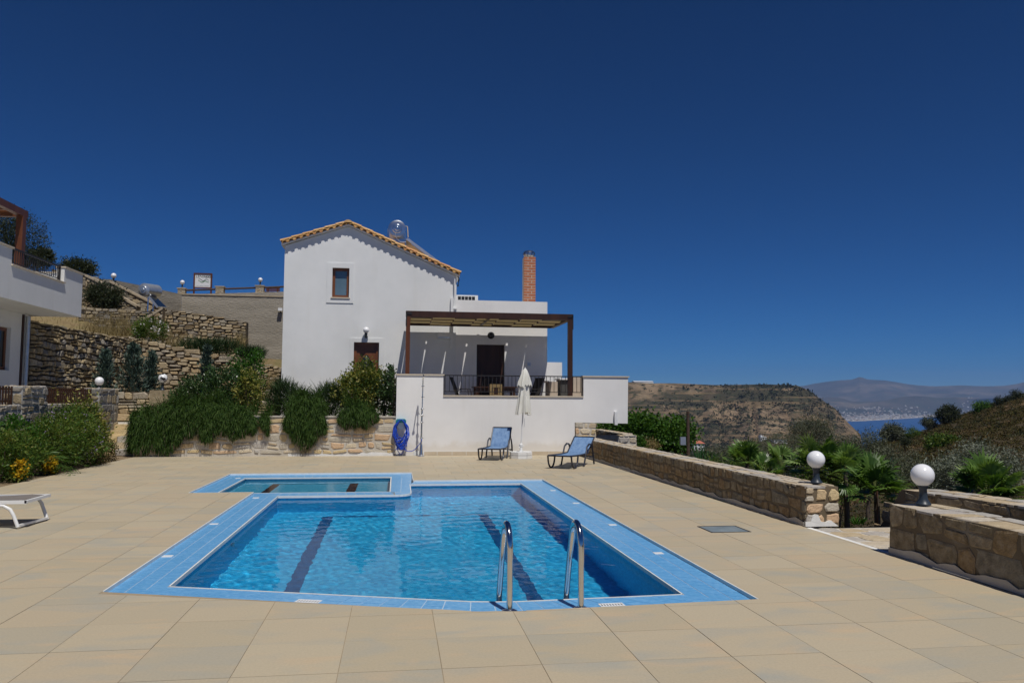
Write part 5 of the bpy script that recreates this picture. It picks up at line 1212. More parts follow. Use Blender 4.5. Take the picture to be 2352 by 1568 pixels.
MB().box((-9.33, 11.0, pgz), (-9.19, 21.05, pgz+.17)).build('beam', MAT['wood_red'], bp_); MB().box((-13.5, 20.88, pgz-.001), (-9.332, 21.02, pgz+.165)).build('end_beam', MAT['wood_red'], bp_)
for k in range(5):
    y = 20.4-.55*k; MB().box((-13.5, y-.04, pgz+.05), (-9.335, y+.04, pgz+.15)).build('rafter', MAT['wood_red'], bp_)
MB().box((-13.4, 17.5, pgz+.165), (-9.45, 20.85, pgz+.175)).build('shade_cloth', MAT['cloth_cream'], bp_)

# ---------- right boundary walls
def boundary(label, x0, x1, y0, y1, z1, seed, faces, cw=.24, ch=.20, z0=0.0, name='boundary_wall', gap=.03):
    t = wallthing(name, ((x0+x1)/2, (y0+y1)/2, z0), label)
    stonebox(t, x0, x1, y0, y1, z0, z1, MAT['mortar_brown'], MAT['stone_brown'], cw, ch, gap, .012, seed, faces, MAT['stone_top'], 290)
    return t
RW = boundary('low brown stone wall with pale capping running to the far sun loungers', 5.18, 5.66, 9.55, 22.4, .51, 60, 'wt')
stones(RW, (5.185, 9.57, .02), XA, ZA, (0, -1, 0), .47, .48, .2, .15, MAT['stone_sandy'], gap=.035, proud=.02, seed=61, wob=.01)
mb = MB(); rg = random.Random(8); pts = [(0, 0)]+[(.35*k/10, .05+.06*rg.random()+(.14 if 2 < k < 6 else 0)*rg.random()) for k in range(11)]+[(.45, 0)]
mb.prism(pts, (5.17, 9.548, .004), XA, ZA, (0, -1, 0), -.02, .006); mb.build('lime_fillet', MAT['white_splash'], RW)
mb = MB(); pts = [(0, 0)]+[(12.6*k/60, .035+.05*rg.random()) for k in range(61)]+[(12.6, 0)]
mb.prism(pts, (5.18, 9.6, .003), YA, ZA, (-1, 0, 0), 0, .006); mb.build('lime_fillet', MAT['mortar'], RW)
RW2 = boundary('near low brown stone wall with pale capping on the right, carrying a globe lamp', 5.17, 5.74, -1.0, 7.84, .52, 70, 'wts', .34, .24)
mb = MB(); pts = [(0, 0)]+[(6.3*k/50, .03+.09*rg.random()) for k in range(51)]+[(6.3, 0)]
mb.prism(pts, (5.17, 1.52, .003), YA, ZA, (-1, 0, 0), 0, .007); mb.build('lime_fillet', MAT['mortar'], RW2)
globe_lamp((5.50, 9.85, .52), 'white globe lamp on a dark post at the end of the long low stone wall', .115, .19, 'globe lamps on the low stone walls')
globe_lamp((5.44, 7.62, .53), 'white globe lamp on a dark post at the corner of the near right stone wall', .115, .19, 'globe lamps on the low stone walls')
p = at(227.5, 889, 23.7); globe_lamp((p[0], 23.7, 1.80), 'white globe lamp on the dark stone pier left of the steps', .12, .10)
globe_lamp((pier_c[0]+.05, 27.0, pier_c[2]), 'stained black and white globe lamp on a dark post behind the rosemary', .15, .24, None, MAT['globe_old'])
# stair flank beyond the gap, running down beside the near wall
t = wallthing('stair_flank', (6.9, 7.8, -.5), 'dark stone flank wall with pale capping behind the near right wall')
Fp = [(4.2, -.9), (10.9, -.9), (9.7, .44), (4.2, .58)]
MB().prism(Fp, (6.62, 0, 0), YA, ZA, XA, 0, .5).build('core', MAT['mortar_brown'], t)
stones(t, (6.62, 4.3, -.7), YA, ZA, (-1, 0, 0), 6.4, 1.25, .36, .28, MAT['stone_brown'], top=lambda u: float(np.interp(4.3+u, [4.2, 9.7, 10.85], [1.26, 1.12, .05])), gap=.03, proud=.015, seed=81, wob=.015)
stones(t, (6.60, 4.3, .575), (0, 1, -.0255), XA, (0, .0255, 1), 5.4, .54, .34, .26, MAT['stone_top'], gap=.025, proud=.01, seed=82, wob=.012)
for o in [c for c in bpy.data.objects if c.parent == t][-60:]:
    pass
# flagged path through the gap
fp = strct(MB().box((5.162, 7.86, -.3), (6.9, 9.55, -.024)).build('garden_path', MAT['mortar']))
stones(fp, (5.24, 7.88, -.024), XA, YA, ZA, 1.64, 1.64, .45, .36, MAT['stone_top'], gap=.03, proud=.012, seed=90, wob=.02)
strct(MB().box((5.163, 7.86, -.2), (5.23, 9.52, -.003)).build('path_kerb', MAT['white_splash']))
# stone pier under the terrace and the small planter walls beyond it
sp_ = wallthing('stone_pier', (5.4, 22.5, 0), 'short sandy stone pier under the overhanging terrace corner')
stonebox(sp_, 5.125, 5.75, 22.46, 23.1, 0, .92, MAT['mortar'], MAT['stone_sandy'], .30, .22, .04, .02, 95, 'sx')
lw2 = wallthing('planter_wall', (6.6, 23.4, -.3), 'small grey stone planter wall with pale top below the terrace overhang')
stonebox(lw2, 5.76, 7.2, 23.2, 23.55, -.6, .53, MAT['mortar'], MAT['stone_top'], .26, .17, .03, .02, 97, 'sxt', MAT['stone_top'])
stonebox(lw2, 6.85, 7.19, 23.56, 27.2, -.6, .56, MAT['mortar'], MAT['stone_grey'], .3, .2, .03, .02, 99, 'wt', MAT['stone_top'])
stonebox(lw2, 5.3, 6.84, 27.0, 27.3, -.6, .60, MAT['mortar'], MAT['stone_field'], .3, .2, .03, .03, 102, 'st', MAT['stone_top'])
MB().box((6.15, 25.5, -.4), (6.4, 25.75, .92)).build('concrete_column', MAT['conc_pale'], terr)
# cover on the deck
c = [gnd(1601, 1208), gnd(1690, 1208), gnd(1728, 1221), gnd(1632, 1223)]
t = thing('drain_cover', (4.05, 9.5, 0), 'flat grey metal drain cover with a cross set in the deck', 'drain cover')
x0, x1, y0, y1 = 3.80, 4.31, 9.26, 9.73; cx_, cy_ = (x0+x1)/2, (y0+y1)/2
MAT['galv'] = M('dull zinc', [(.3, (.15, .19, .21)), (.7, (.22, .26, .28))], 5, 4, .5)
fr = MB(); fr.box((x0, y0, -.02), (x1, y0+.02, .005)); fr.box((x0, y1-.02, -.02), (x1, y1, .005)); fr.box((x0, y0+.02, -.02), (x0+.02, y1-.02, .005)); fr.box((x1-.02, y0+.02, -.02), (x1, y1-.02, .005)); fr.build('frame', MAT['iron'], t)
for k, (a, b) in enumerate((((x0+.02, y0+.02), (x1-.02, y0+.02)), ((x1-.02, y0+.02), (x1-.02, y1-.02)), ((x1-.02, y1-.02), (x0+.02, y1-.02)), ((x0+.02, y1-.02), (x0+.02, y0+.02)))):
    mb = MB(); mb.add([(a[0], a[1], .0025), (b[0], b[1], .0025), (cx_, cy_, .024)], [(0, 1, 2)]); mb.build('plate', MAT['galv'], t)

# ================================================================== OBJECTS ROUND THE POOL
# ---------- steel ladder rails
ld = thing('pool_ladder', (1.16, 6.13, 0), 'curved stainless steel ladder handrails at the near edge of the pool', 'pool ladder')
for xx, yy in ((.885, 6.13), (1.445, 6.13)):
    pts = [(xx, yy, -.03)]+[(xx, yy, z) for z in (.15, .32, .45)]
    r_ = .135
    for k in range(1, 13):
        g = R(15*k*.93); pts.append((xx-.012*k/12, yy+r_-r_*math.cos(g), .45+r_*1.25*math.sin(g)))
    e = pts[-1]; pts += [(xx-.02, e[1]+.07, .28), (xx-.03, e[1]+.13, 0.0), (xx-.03, e[1]+.15, -.35), (xx-.03, e[1]+.15, -1.0)]
    smooth_angle(MB().tube(pts, .0245, 14).build('handrail', MAT['steel'], ld), 60)
    smooth_angle(MB().lathe((xx, yy, ZC+.002), [(.0, 0), (.062, 0), (.06, .012), (.03, .026), (.0, .026)], 20).build('flange', MAT['steel_soft'], ld), 40)
    ye = e[1]+.13
    for k in range(4):
        MB().lathe((xx-.03, ye-.022+k*.003, .05+.055*k), [(0, 0), (.006, 0), (.005, .006), (0, .006)], 8, ax=(0, -1, 0)).build('screw', MAT['steel'], ld)
for z in (-.066, -.36, -.62): MB().box((.86, e[1]+.12, z-.03), (1.415, e[1]+.20, z)).build('tread', MAT['iron_blue' if z > -.2 else 'steel_soft'], ld)

# ---------- sun loungers
def make_lounger(label, loc, rz, back=62, group='blue sun loungers'):
    t = thing('sun_lounger', (0, 0, 0), label, 'sun lounger', group)
    W = .27; S = MAT['sling_blue']; Fm = MAT['frame_blue']
    # local x: foot -> head, y across
    zs = .30; hx = 1.20; bl = .62; bc, bs = math.cos(R(back)), math.sin(R(back))
    def sheet(name, pts, mat, w, th=.008):
        n = len(pts); mb = MB(); V = []
        for (x, z) in pts: V += [(x, -w, z), (x, w, z)]
        V2 = [(v[0]-.0, v[1], v[2]-th) for v in V]; m = len(V)
        mb.add(V+V2, [(2*i, 2*i+2, 2*i+3, 2*i+1) for i in range(n-1)]+[(m+2*i+1, m+2*i+3, m+2*i+2, m+2*i) for i in range(n-1)] +
               [(2*i, m+2*i, m+2*i+2, 2*i+2) for i in range(n-1)]+[(2*i+1, 2*i+3, m+2*i+3, m+2*i+1) for i in range(n-1)]+[(1, m+1, m, 0), (m-2, 2*m-2, 2*m-1, m-1)])
        o = mb.build(name, mat, t); smooth_angle(o, 50)
    sheet('seat_sling', [(0.0, zs+.01), (.08, zs+.005), (.4, zs-.012), (.8, zs-.022), (1.12, zs-.012), (hx, zs-.004)], S, W-.012)
    sheet('back_sling', [(hx+.01, zs+.0), (hx+.18*bc+.015, zs+.18*bs), (hx+.5*bl*bc+.025, zs+.5*bl*bs), (hx+bl*bc, zs+bl*bs)], S, W-.02)
    for s_ in (-1, 1):
        y = s_*W
        MB().tube([(-.02, y, zs), (.6, y, zs-.014), (hx, y, zs-.006)], .021, 8).build('side_rail', Fm, t)
        MB().tube([(hx, y*.97, zs), (hx+bl*bc, y*.97, zs+bl*bs)], .017, 8).build('back_rail', Fm, t)
        yo = s_*(W+.02)
        MB().tube([(.0, yo, zs)]+[(.22-.21*math.cos(R(a)), yo, zs-.285*math.sin(R(a))**.8+.0) for a in range(12, 170, 12)]+[(.44, yo, zs)], .021, 8).build('front_leg', Fm, t)
        a0 = hx-.18
        MB().tube([(a0-.16, yo, .0+.018), (a0-.04, yo, zs-.02), (a0+.06, yo, zs+.16), (a0+.20, yo, zs+.215), (a0+.36, yo, zs+.20), (a0+.48, yo, zs+.02), (a0+.57, yo, .0+.018)], .021, 8).build('arm_leg', Fm, t)
        MB().tube([(a0+.30, y*.98, zs-.10), (a0+.53, yo, zs-.13)], .012, 6).build('brace', Fm, t)
        MB().tube([(hx+.42*bc, y*.97, zs+.42*bs), (hx+.40, y*.97, zs-.1)], .010, 6).build('back_stay', Fm, t)
    MB().tube([(-.02, -W, zs), (-.02, W, zs)], .018, 8).build('foot_rail', Fm, t)
    MB().tube([(hx+bl*bc, -W*.97, zs+bl*bs), (hx+bl*bc, W*.97, zs+bl*bs)], .017, 8).build('top_rail', Fm, t)
    MB().tube([(hx+.40, -W, zs-.1), (hx+.40, W, zs-.1)], .012, 6).build('stay_rail', Fm, t)
    MB().tube([(.62, -W, zs-.03), (.62, W, zs-.03)], .012, 6).build('cross_rail', Fm, t)
    t.location = loc; t.rotation_euler = (0, 0, rz)
    return t
l1 = make_lounger('blue sling lounger with raised back between the shower and the closed parasol', (2.40, 20.5, 0), R(70), 54)
l2 = make_lounger('blue sling lounger with raised back beside the low stone wall, right of the parasol', (3.73, 17.96, 0), R(57), 36)
# white framed lounger at the left edge
wl = thing('sun_lounger', (-4.75, 10.75, 0), 'white framed sun lounger with grey brown sling cut off by the left picture edge', 'sun lounger')
zs = .33; y0, y1 = 10.43, 11.07
mb = MB(); V = []
xs_ = [(-4.42, zs+.0), (-4.6, zs+.012), (-4.85, zs-.002), (-5.2, zs-.012), (-5.9, zs), (-6.3, zs+.02)]
for x, z in xs_: V += [(x, y0+.03, z), (x, y1-.03, z)]
m = len(V); V2 = [(a, b, c-.008) for a, b, c in V]; n = len(xs_)
mb.add(V+V2, [(2*i+1, 2*i+3, 2*i+2, 2*i) for i in range(n-1)]+[(m+2*i, m+2*i+2, m+2*i+3, m+2*i+1) for i in range(n-1)]+[(0, m, m+1, 1)]+[(2*i, 2*i+2, m+2*i+2, m+2*i) for i in range(n-1)]+[(2*i+1, m+2*i+1, m+2*i+3, 2*i+3) for i in range(n-1)])
smooth_angle(mb.build('seat_sling', MAT['sling_grey'], wl), 50)
for y in (y0, y1):
    MB().bar((-4.40, y, zs-.012), (-6.3, y, zs-.012), .028, .04).build('side_rail', MAT['white_paint'], wl)
    mb = MB(); P = [(-4.95, y, zs-.035), (-4.78, y, zs-.04), (-4.66, y, zs-.055), (-4.585, y, zs-.10), (-4.545, y, zs-.17), (-4.49, y, .02)]
    if y == y1: P = [(-4.62, y, zs-.03), (-4.54, y, zs-.05), (-4.50, y, zs-.10), (-4.42, y, .02)]
    smooth_angle(mb.tube(P, .021, 10).build('leg', MAT['white_paint'], wl), 60)
    MB().bar((-5.1, y, zs-.05), (-5.9, y, .02), .03, .03).build('rear_leg', MAT['white_paint'], wl)
MB().bar((-4.49, y0, .035), (-4.42, y1, .035), .028).build('foot_bar', MAT['white_paint'], wl)
MB().bar((-4.41, y0-.014, zs-.008), (-4.41, y1+.014, zs-.008), .03, .035).build('end_rail', MAT['white_paint'], wl)
MB().bar((-5.0, y0, zs-.045), (-5.0, y1, zs-.045), .025).build('cross_rail', MAT['white_paint'], wl)

# ---------- closed parasol
um = thing('parasol', (3.36, 21.3, 0), 'closed cream parasol leaning slightly in a white octagonal base by the terrace wall', 'parasol')
bx, by = 3.36, 21.3
oct_ = [(bx+.315*math.cos(R(22.5+45*k)), by+.315*math.sin(R(22.5+45*k))) for k in range(8)]
for z0, z1 in ((.0, .085), (.093, .175)):
    for k in range(4):
        a = R(45*(2*k)+22.5); b_ = R(45*(2*k+2)+22.5); mid = R(45*(2*k+1)+22.5); sh = .006
        P = [(bx+.03*math.cos(mid), by+.03*math.sin(mid))]+[(bx+.315*math.cos(g)+sh*math.cos(mid)*0, by+.315*math.sin(g)) for g in (a, mid, b_)]
        cx = sum(p[0] for p in P)/4; cy = sum(p[1] for p in P)/4
        P = [(p[0]+(cx-p[0])*.03, p[1]+(cy-p[1])*.03) for p in P]
        MB().prism(P, (0, 0, 0), XA, YA, ZA, z0+.002, z1).build('base_slab', MAT['white_paint'], um)
MB().lathe((bx, by, .175), [(0, 0), (.07, 0), (.07, .02), (.04, .03), (.036, .14), (.05, .15), (.05, .2), (.03, .22), (0, .22)], 14).build('base_socket', MAT['white_paint'], um)
mb = MB(); mb.tube([(bx+.035, by, .32), (bx+.085, by-.01, .33)], .014, 6); mb.tube([(bx-.03, by-.02, .30), (bx-.075, by-.04, .28)], .012, 6); mb.build('clamp_screw', MAT['white_paint'], um)
top = Vector((bx+.10, by, 2.36)); bot_ = Vector((bx, by, .2))
pp = lambda z: bot_+(top-bot_)*((z-.2)/(2.36-.2))
MB().tube([tuple(pp(.2)), tuple(pp(1.35))], .020, 10).build('pole', MAT['white_paint'], um)
MB().tube([tuple(pp(1.08)+Vector((.05, -.02, 0))), tuple(pp(.86)+Vector((.055, -.02, 0))), tuple(pp(.84)+Vector((.04, -.02, 0)))], .006, 5).build('crank', MAT['steel_soft'], um)
def folded(mb, zs_, rs_, nf, seed, sx=1.0, ragged=.0):
    rg = random.Random(seed); phs = [rg.uniform(-.25, .25) for _ in range(nf)]; am = [rg.uniform(.7, 1.3) for _ in range(nf)]
    n = nf*8; vs = []
    for i, (z, r) in enumerate(zip(zs_, rs_)):
        c = pp(z); f = i/(len(zs_)-1)
        for k in range(n):
            g = 2*math.pi*k/n; j = int(k/8) % nf; w = 2*math.pi*(k % 8)/8
            fold = (math.cos(w)*.26*am[j]+.06*math.cos(2*w+phs[j]*4))*(.25+.9*f)
            tw = phs[j]*f*.5; rr = r*(1+fold)
            zz = z-(ragged*rg.uniform(0, 1) if i == len(zs_)-1 else 0)+.03*f*math.sin(g*2+seed)
            vs.append((c.x+rr*math.cos(g+tw)*sx, c.y+rr*math.sin(g+tw), zz))
    m = len(zs_); mb.add(vs, [(i*n+k, (i+1)*n+k, (i+1)*n+(k+1) % n, i*n+(k+1) % n) for i in range(m-1) for k in range(n)]+[tuple(range(n))])
    return mb
cn = folded(MB(), [2.30, 2.15, 1.98, 1.75, 1.5, 1.34, 1.22], [.055, .085, .105, .125, .145, .160, .165], 8, 4, 1.0, .05).build('canopy', MAT['cover_white'], um); smooth_angle(cn, 70)
hd = folded(MB(), [2.43, 2.38, 2.28, 2.16, 2.04, 1.98], [.012, .05, .085, .115, .142, .150], 6, 9, 1.0, .09).build('canopy_cap', MAT['cover_white'], um); smooth_angle(hd, 70)
MB().lathe(tuple(pp(2.42)), [(0, 0), (.018, 0), (.014, .03), (0, .04)], 10).build('finial', MAT['white_paint'], um)

# ---------- outdoor shower
sx_, sy_ = .70, 22.14
sh = thing('outdoor_shower', (sx_, sy_, 0), 'slim steel outdoor shower pole standing against the terrace wall', 'outdoor shower')
smooth_angle(MB().lathe((sx_, sy_, 0), [(0, .0), (.10, 0), (.10, .01), (.055, .05), (.045, .16), (.034, .30), (.030, .34), (0, .34)], 18).build('base', MAT['steel_soft'], sh), 40)
smooth_angle(MB().tube([(sx_, sy_, .2), (sx_+.005, sy_, .9), (sx_+.012, sy_, 1.30)], .024, 12).build('lower_pole', MAT['steel'], sh), 60)
smooth_angle(MB().tube([(sx_+.012, sy_, 1.28), (sx_+.02, sy_, 1.75), (sx_+.024, sy_, 2.10), (sx_+.026, sy_-.03, 2.19), (sx_+.026, sy_-.12, 2.25), (sx_+.026, sy_-.24, 2.26), (sx_+.024, sy_-.36, 2.21)], .015, 12).build('upper_pole', MAT['steel'], sh), 60)
smooth_angle(MB().lathe((sx_+.024, sy_-.37, 2.20), [(0, .02), (.015, .02), (.035, -.02), (.037, -.03), (0, -.03)], 14, ax=(0, .5, .9)).build('shower_head', MAT['steel'], sh), 40)
for z, w in ((.50, .04), (.93, .036), (1.12, .034), (1.30, .036), (1.63, .026), (1.93, .03)):
    smooth_angle(MB().lathe((sx_+.008*z, sy_, z-.02), [(0, 0), (w*.8, 0), (w, .01), (w, .03), (w*.8, .04), (0, .04)], 14).build('collar', MAT['steel'], sh), 40)
    MB().tube([(sx_+.01*z, sy_, z), (sx_+.01*z+.055, sy_-.01, z)], .008, 6).build('valve_pin', MAT['steel'], sh)

# ---------- hose on its holder
hx_, hz_ = at(921, 966, 22.45)[0], at(921, 966, 22.45)[2]; hy_ = 22.3
hh = thing('hose_holder', (hx_, 22.5, hz_), 'teal plastic hose holder on the wall corner with perforated top', 'hose holder')
prof = [(-.145, -.05), (.145, -.05), (.14, .02), (.10, .055), (-.10, .055), (-.14, .02)]
MB().prism(prof, (hx_, 22.50, hz_), XA, ZA, (0, -1, 0), .0, .22).build('top', MAT['teal'], hh)
for r_, n_2 in ((.02, 4), (-.025, 5)):
    for k in range(n_2):
        x = hx_+(k-(n_2-1)/2)*.055; MB().prism([(-.009, -.016), (.009, -.016), (.009, .016), (-.009, .016)], (x, 22.279, hz_+r_), XA, ZA, (0, -1, 0), 0, .002).build('slot', MAT['black'], hh)
mb = MB(); mb.prism([(.135*math.cos(R(a)), -.055+.19*math.sin(R(a))) for a in range(180, 361, 15)], (hx_, 22.49, hz_), XA, ZA, (0, -1, 0), 0, .05); mb.build('back_plate', MAT['alu'], hh)
ho_ = thing('garden_hose', (hx_, hy_, .2), 'tangled coil of blue garden hose hanging on the teal holder', 'garden hose')
rg = random.Random(12)
mb = MB(); pts = []
for k in range(11):
    w = rg.uniform(.125, .215); drop = rg.uniform(.50, .98); off = rg.uniform(-.05, .06); yb = hy_+rg.uniform(-.08, .10); n = 18
    for i in range(n):
        g = 2*math.pi*i/n+math.pi/2
        cx = math.cos(g); sz = math.sin(g)
        x = hx_+off*(1-sz)/2+w*cx*(1.0 if sz > -.3 else .85)*(1 if sz < .6 else .82)
        z = hz_+.035-(drop/2)*(1-sz)+.02*rg.uniform(-1, 1)*(sz < -.2)
        pts.append((x+rg.uniform(-.012, .012), yb+rg.uniform(-.015, .015)-.05*(sz < 0), max(z, .05)))
def smoothpath(pts, sub=3):
    P = np.array(pts); out = []
    for i in range(len(P)-1):
        p0, p1, p2, p3 = P[max(i-1, 0)], P[i], P[i+1], P[min(i+2, len(P)-1)]
        for s_ in range(sub):
            t_ = s_/sub; out.append(tuple(.5*((2*p1)+(-p0+p2)*t_+(2*p0-5*p1+4*p2-p3)*t_**2+(-p0+3*p1-3*p2+p3)*t_**3)))
    return out+[tuple(P[-1])]
mb.tube(smoothpath(pts, 3), .0105, 6); 
for k in range(7):  # slack tangled turns at the bottom
    P = []
    for i in range(6): P.append((hx_+rg.uniform(-.15, .16), hy_-.04+rg.uniform(-.06, .05), .16+rg.uniform(.0, .34)))
    mb.tube(smoothpath(P, 4), .0105, 6)
o = mb.build('hose_coil', MAT['hose_blue'], ho_); smooth_angle(o, 70)
P = [(hx_+.02, hy_-.02, .30), (hx_+.08, hy_-.04, .20), (hx_+.20, hy_-.05, .135), (hx_+.34, hy_-.06, .15), (hx_+.45, hy_-.1, .25), (sx_+.004, sy_-.035, .42), (sx_+.004, sy_-.03, .5)]
smooth_angle(MB().tube(smoothpath(P, 4), .0105, 6).build('hose_end', MAT['hose_blue'], ho_), 70)

# ---------- terrace furniture behind the railing
def sling_chair(label, x, y, rz):
    t = thing('terrace_chair', (0, 0, 0), label, 'chair', 'dark terrace chairs'); m_ = MAT['iron']
    for s_ in (-.26, .26):
        MB().tube([(-.22, s_, 0), (-.20, s_, .42), (-.16, s_, .63), (.12, s_, .64), (.24, s_, .58)], .013, 6).build('arm_frame', m_, t)
        MB().tube([(-.24, s_*.9, .42), (.18, s_*.9, .40), (.30, s_*.9, .75), (.40, s_*.9, 1.0)], .013, 6).build('side_frame', m_, t)
        MB().tube([(.16, s_, .40), (.32, s_, 0)], .013, 6).build('leg', m_, t)
    mb = MB(); P = [(-.24, .425), (.0, .40), (.18, .405), (.30, .755), (.40, 1.0)]; V = []
    for a, b in P: V += [(a, -.235, b), (a, .235, b)]
    V2 = [(v[0]+.006, v[1], v[2]-.006) for v in V]; n = len(V)
    mb.add(V+V2, [(2*i, 2*i+2, 2*i+3, 2*i+1) for i in range(4)]+[(n+2*i+1, n+2*i+3, n+2*i+2, n+2*i) for i in range(4)]+[(2*i+1, 2*i+3, n+2*i+3, n+2*i+1) for i in range(4)]+[(2*i+2, 2*i, n+2*i, n+2*i+2) for i in range(4)])
    mb.build('sling', M('dark mesh sling', (.035, .03, .027), 4, 2, .8) if 'dark mesh sling' not in bpy.data.materials else bpy.data.materials['dark mesh sling'], t)
    t.location = (x, y, FZ); t.rotation_euler = (0, 0, rz); return t
sling_chair('black framed chair left of the terrace table, seen through the railing', 2.02, 24.0, R(165))
sling_chair('black framed chair right of the parasol top, seen through the railing', 4.02, 23.9, R(25))
sling_chair('black framed chair behind the terrace table in front of the door', 2.9, 25.0, R(80))
tb = thing('terrace_table', (2.95, 24.1, FZ), 'dark slatted table on the terrace in front of the door', 'table')
for k in range(7): MB().box((2.3, 23.72+k*.115, FZ+.68), (3.62, 23.82+k*.115, FZ+.715)).build('top_slat', MAT['wood_dark'], tb)
for xx in (2.36, 3.5):
    for yy in (23.78, 24.4): MB().box((xx, yy, FZ), (xx+.06, yy+.06, FZ+.68)).build('leg', MAT['wood_dark'], tb)
MB().box((2.36, 23.79, FZ+.58), (3.55, 23.82, FZ+.68)).build('apron', MAT['wood_dark'], tb)
wc = thing('wooden_armchair', (2.98, 23.45, FZ), 'pale wooden chair back with a dark slatted panel, seen through the railing', 'chair')
MAT['wood_pale'] = M('pale oiled timber', [(.3, (.20, .135, .055)), (.7, (.27, .19, .085))], 5, 4, .6)
x0, x1 = at(1125, 890, 23.45)[0], at(1153, 890, 23.45)[0]
for xx in (x0, x1-.06): MB().box((xx, 23.42, FZ), (xx+.06, 23.48, FZ+.78)).build('back_post', MAT['wood_pale'], wc)
MB().box((x0+.06, 23.43, FZ+.68), (x1-.06, 23.47, FZ+.78)).build('top_rail', MAT['wood_pale'], wc); MB().box((x0+.06, 23.43, FZ+.42), (x1-.06, 23.47, FZ+.47)).build('low_rail', MAT['wood_pale'], wc)
for k in range(4):
    xx = x0+.08+k*(x1-x0-.2)/3; MB().box((xx, 23.44, FZ+.47), (xx+.045, 23.46, FZ+.68)).build('back_slat', MAT['wood_pale' if k in (0, 3) else 'wood_dark'], wc)
MB().box((x0, 23.48, FZ+.38), (x1, 23.98, FZ+.42)).build('seat', MAT['wood_pale'], wc)
for xx in (x0, x1-.05): MB().box((xx, 23.93, FZ), (xx+.05, 23.98, FZ+.38)).build('front_leg', MAT['wood_pale'], wc)
# masonry barbecue at the right end of the terrace
bq = thing('barbecue', (5.2, 24.9, FZ), 'sandy masonry barbecue with a dark sheet firebox and white top at the terrace end', 'barbecue')
MAT['sand_render'] = M('sand coloured render', [(.3, (.46, .38, .30)), (.7, (.54, .46, .37))], 3, 4, .85)
q = lambda px, py: at(px, py, 24.6)
a, b = q(1262, 876), q(1281, 909); MB().box((a[0], 24.6, FZ), (b[0], 25.3, a[2])).build('pillar', MAT['sand_render'], bq)
a, b = q(1313, 866), q(1340, 909); MB().box((a[0], 24.6, FZ), (b[0], 25.4, a[2])).build('pillar', MAT['sand_render'], bq)
a, b = q(1288, 872), q(1312, 909); MB().box((a[0], 24.62, FZ), (b[0], 25.3, a[2])).build('firebox', M('grey sheet iron', [(.3, (.055, .055, .052)), (.7, (.09, .088, .08))], 4, 4, .6), bq)
a, b = q(1285, 868), q(1313, 872); MB().box((a[0], 24.55, b[2]), (b[0], 25.35, a[2])).build('top_slab', MAT['white_paint'], bq)
a, b = q(1241, 874), q(1263, 878); MB().box((a[0], 24.7, b[2]), (b[0], 25.2, a[2])).build('shelf', MAT['sand_render'], bq)
# bulge: utility pole beyond the garden
up0, up1 = at(1580, 1036, 27.5), at(1580, 944, 27.5)
tag(MB().tube([(up0[0], 27.5, up0[2]-3), tuple(up1)], [.072, .056], 10).build('utility_pole', MAT['wood_grey']), 'dark weathered timber pole rising from the big green tree', 'pole')
b_ = at(1567, 1012, 27.3); tag(MB().box((b_[0]-.10, 27.2, b_[2]-.14), (b_[0]+.10, 27.32, b_[2]+.14)).build('meter_box', MAT['alu']), 'small pale grey box beside the foot of the timber pole', 'box')

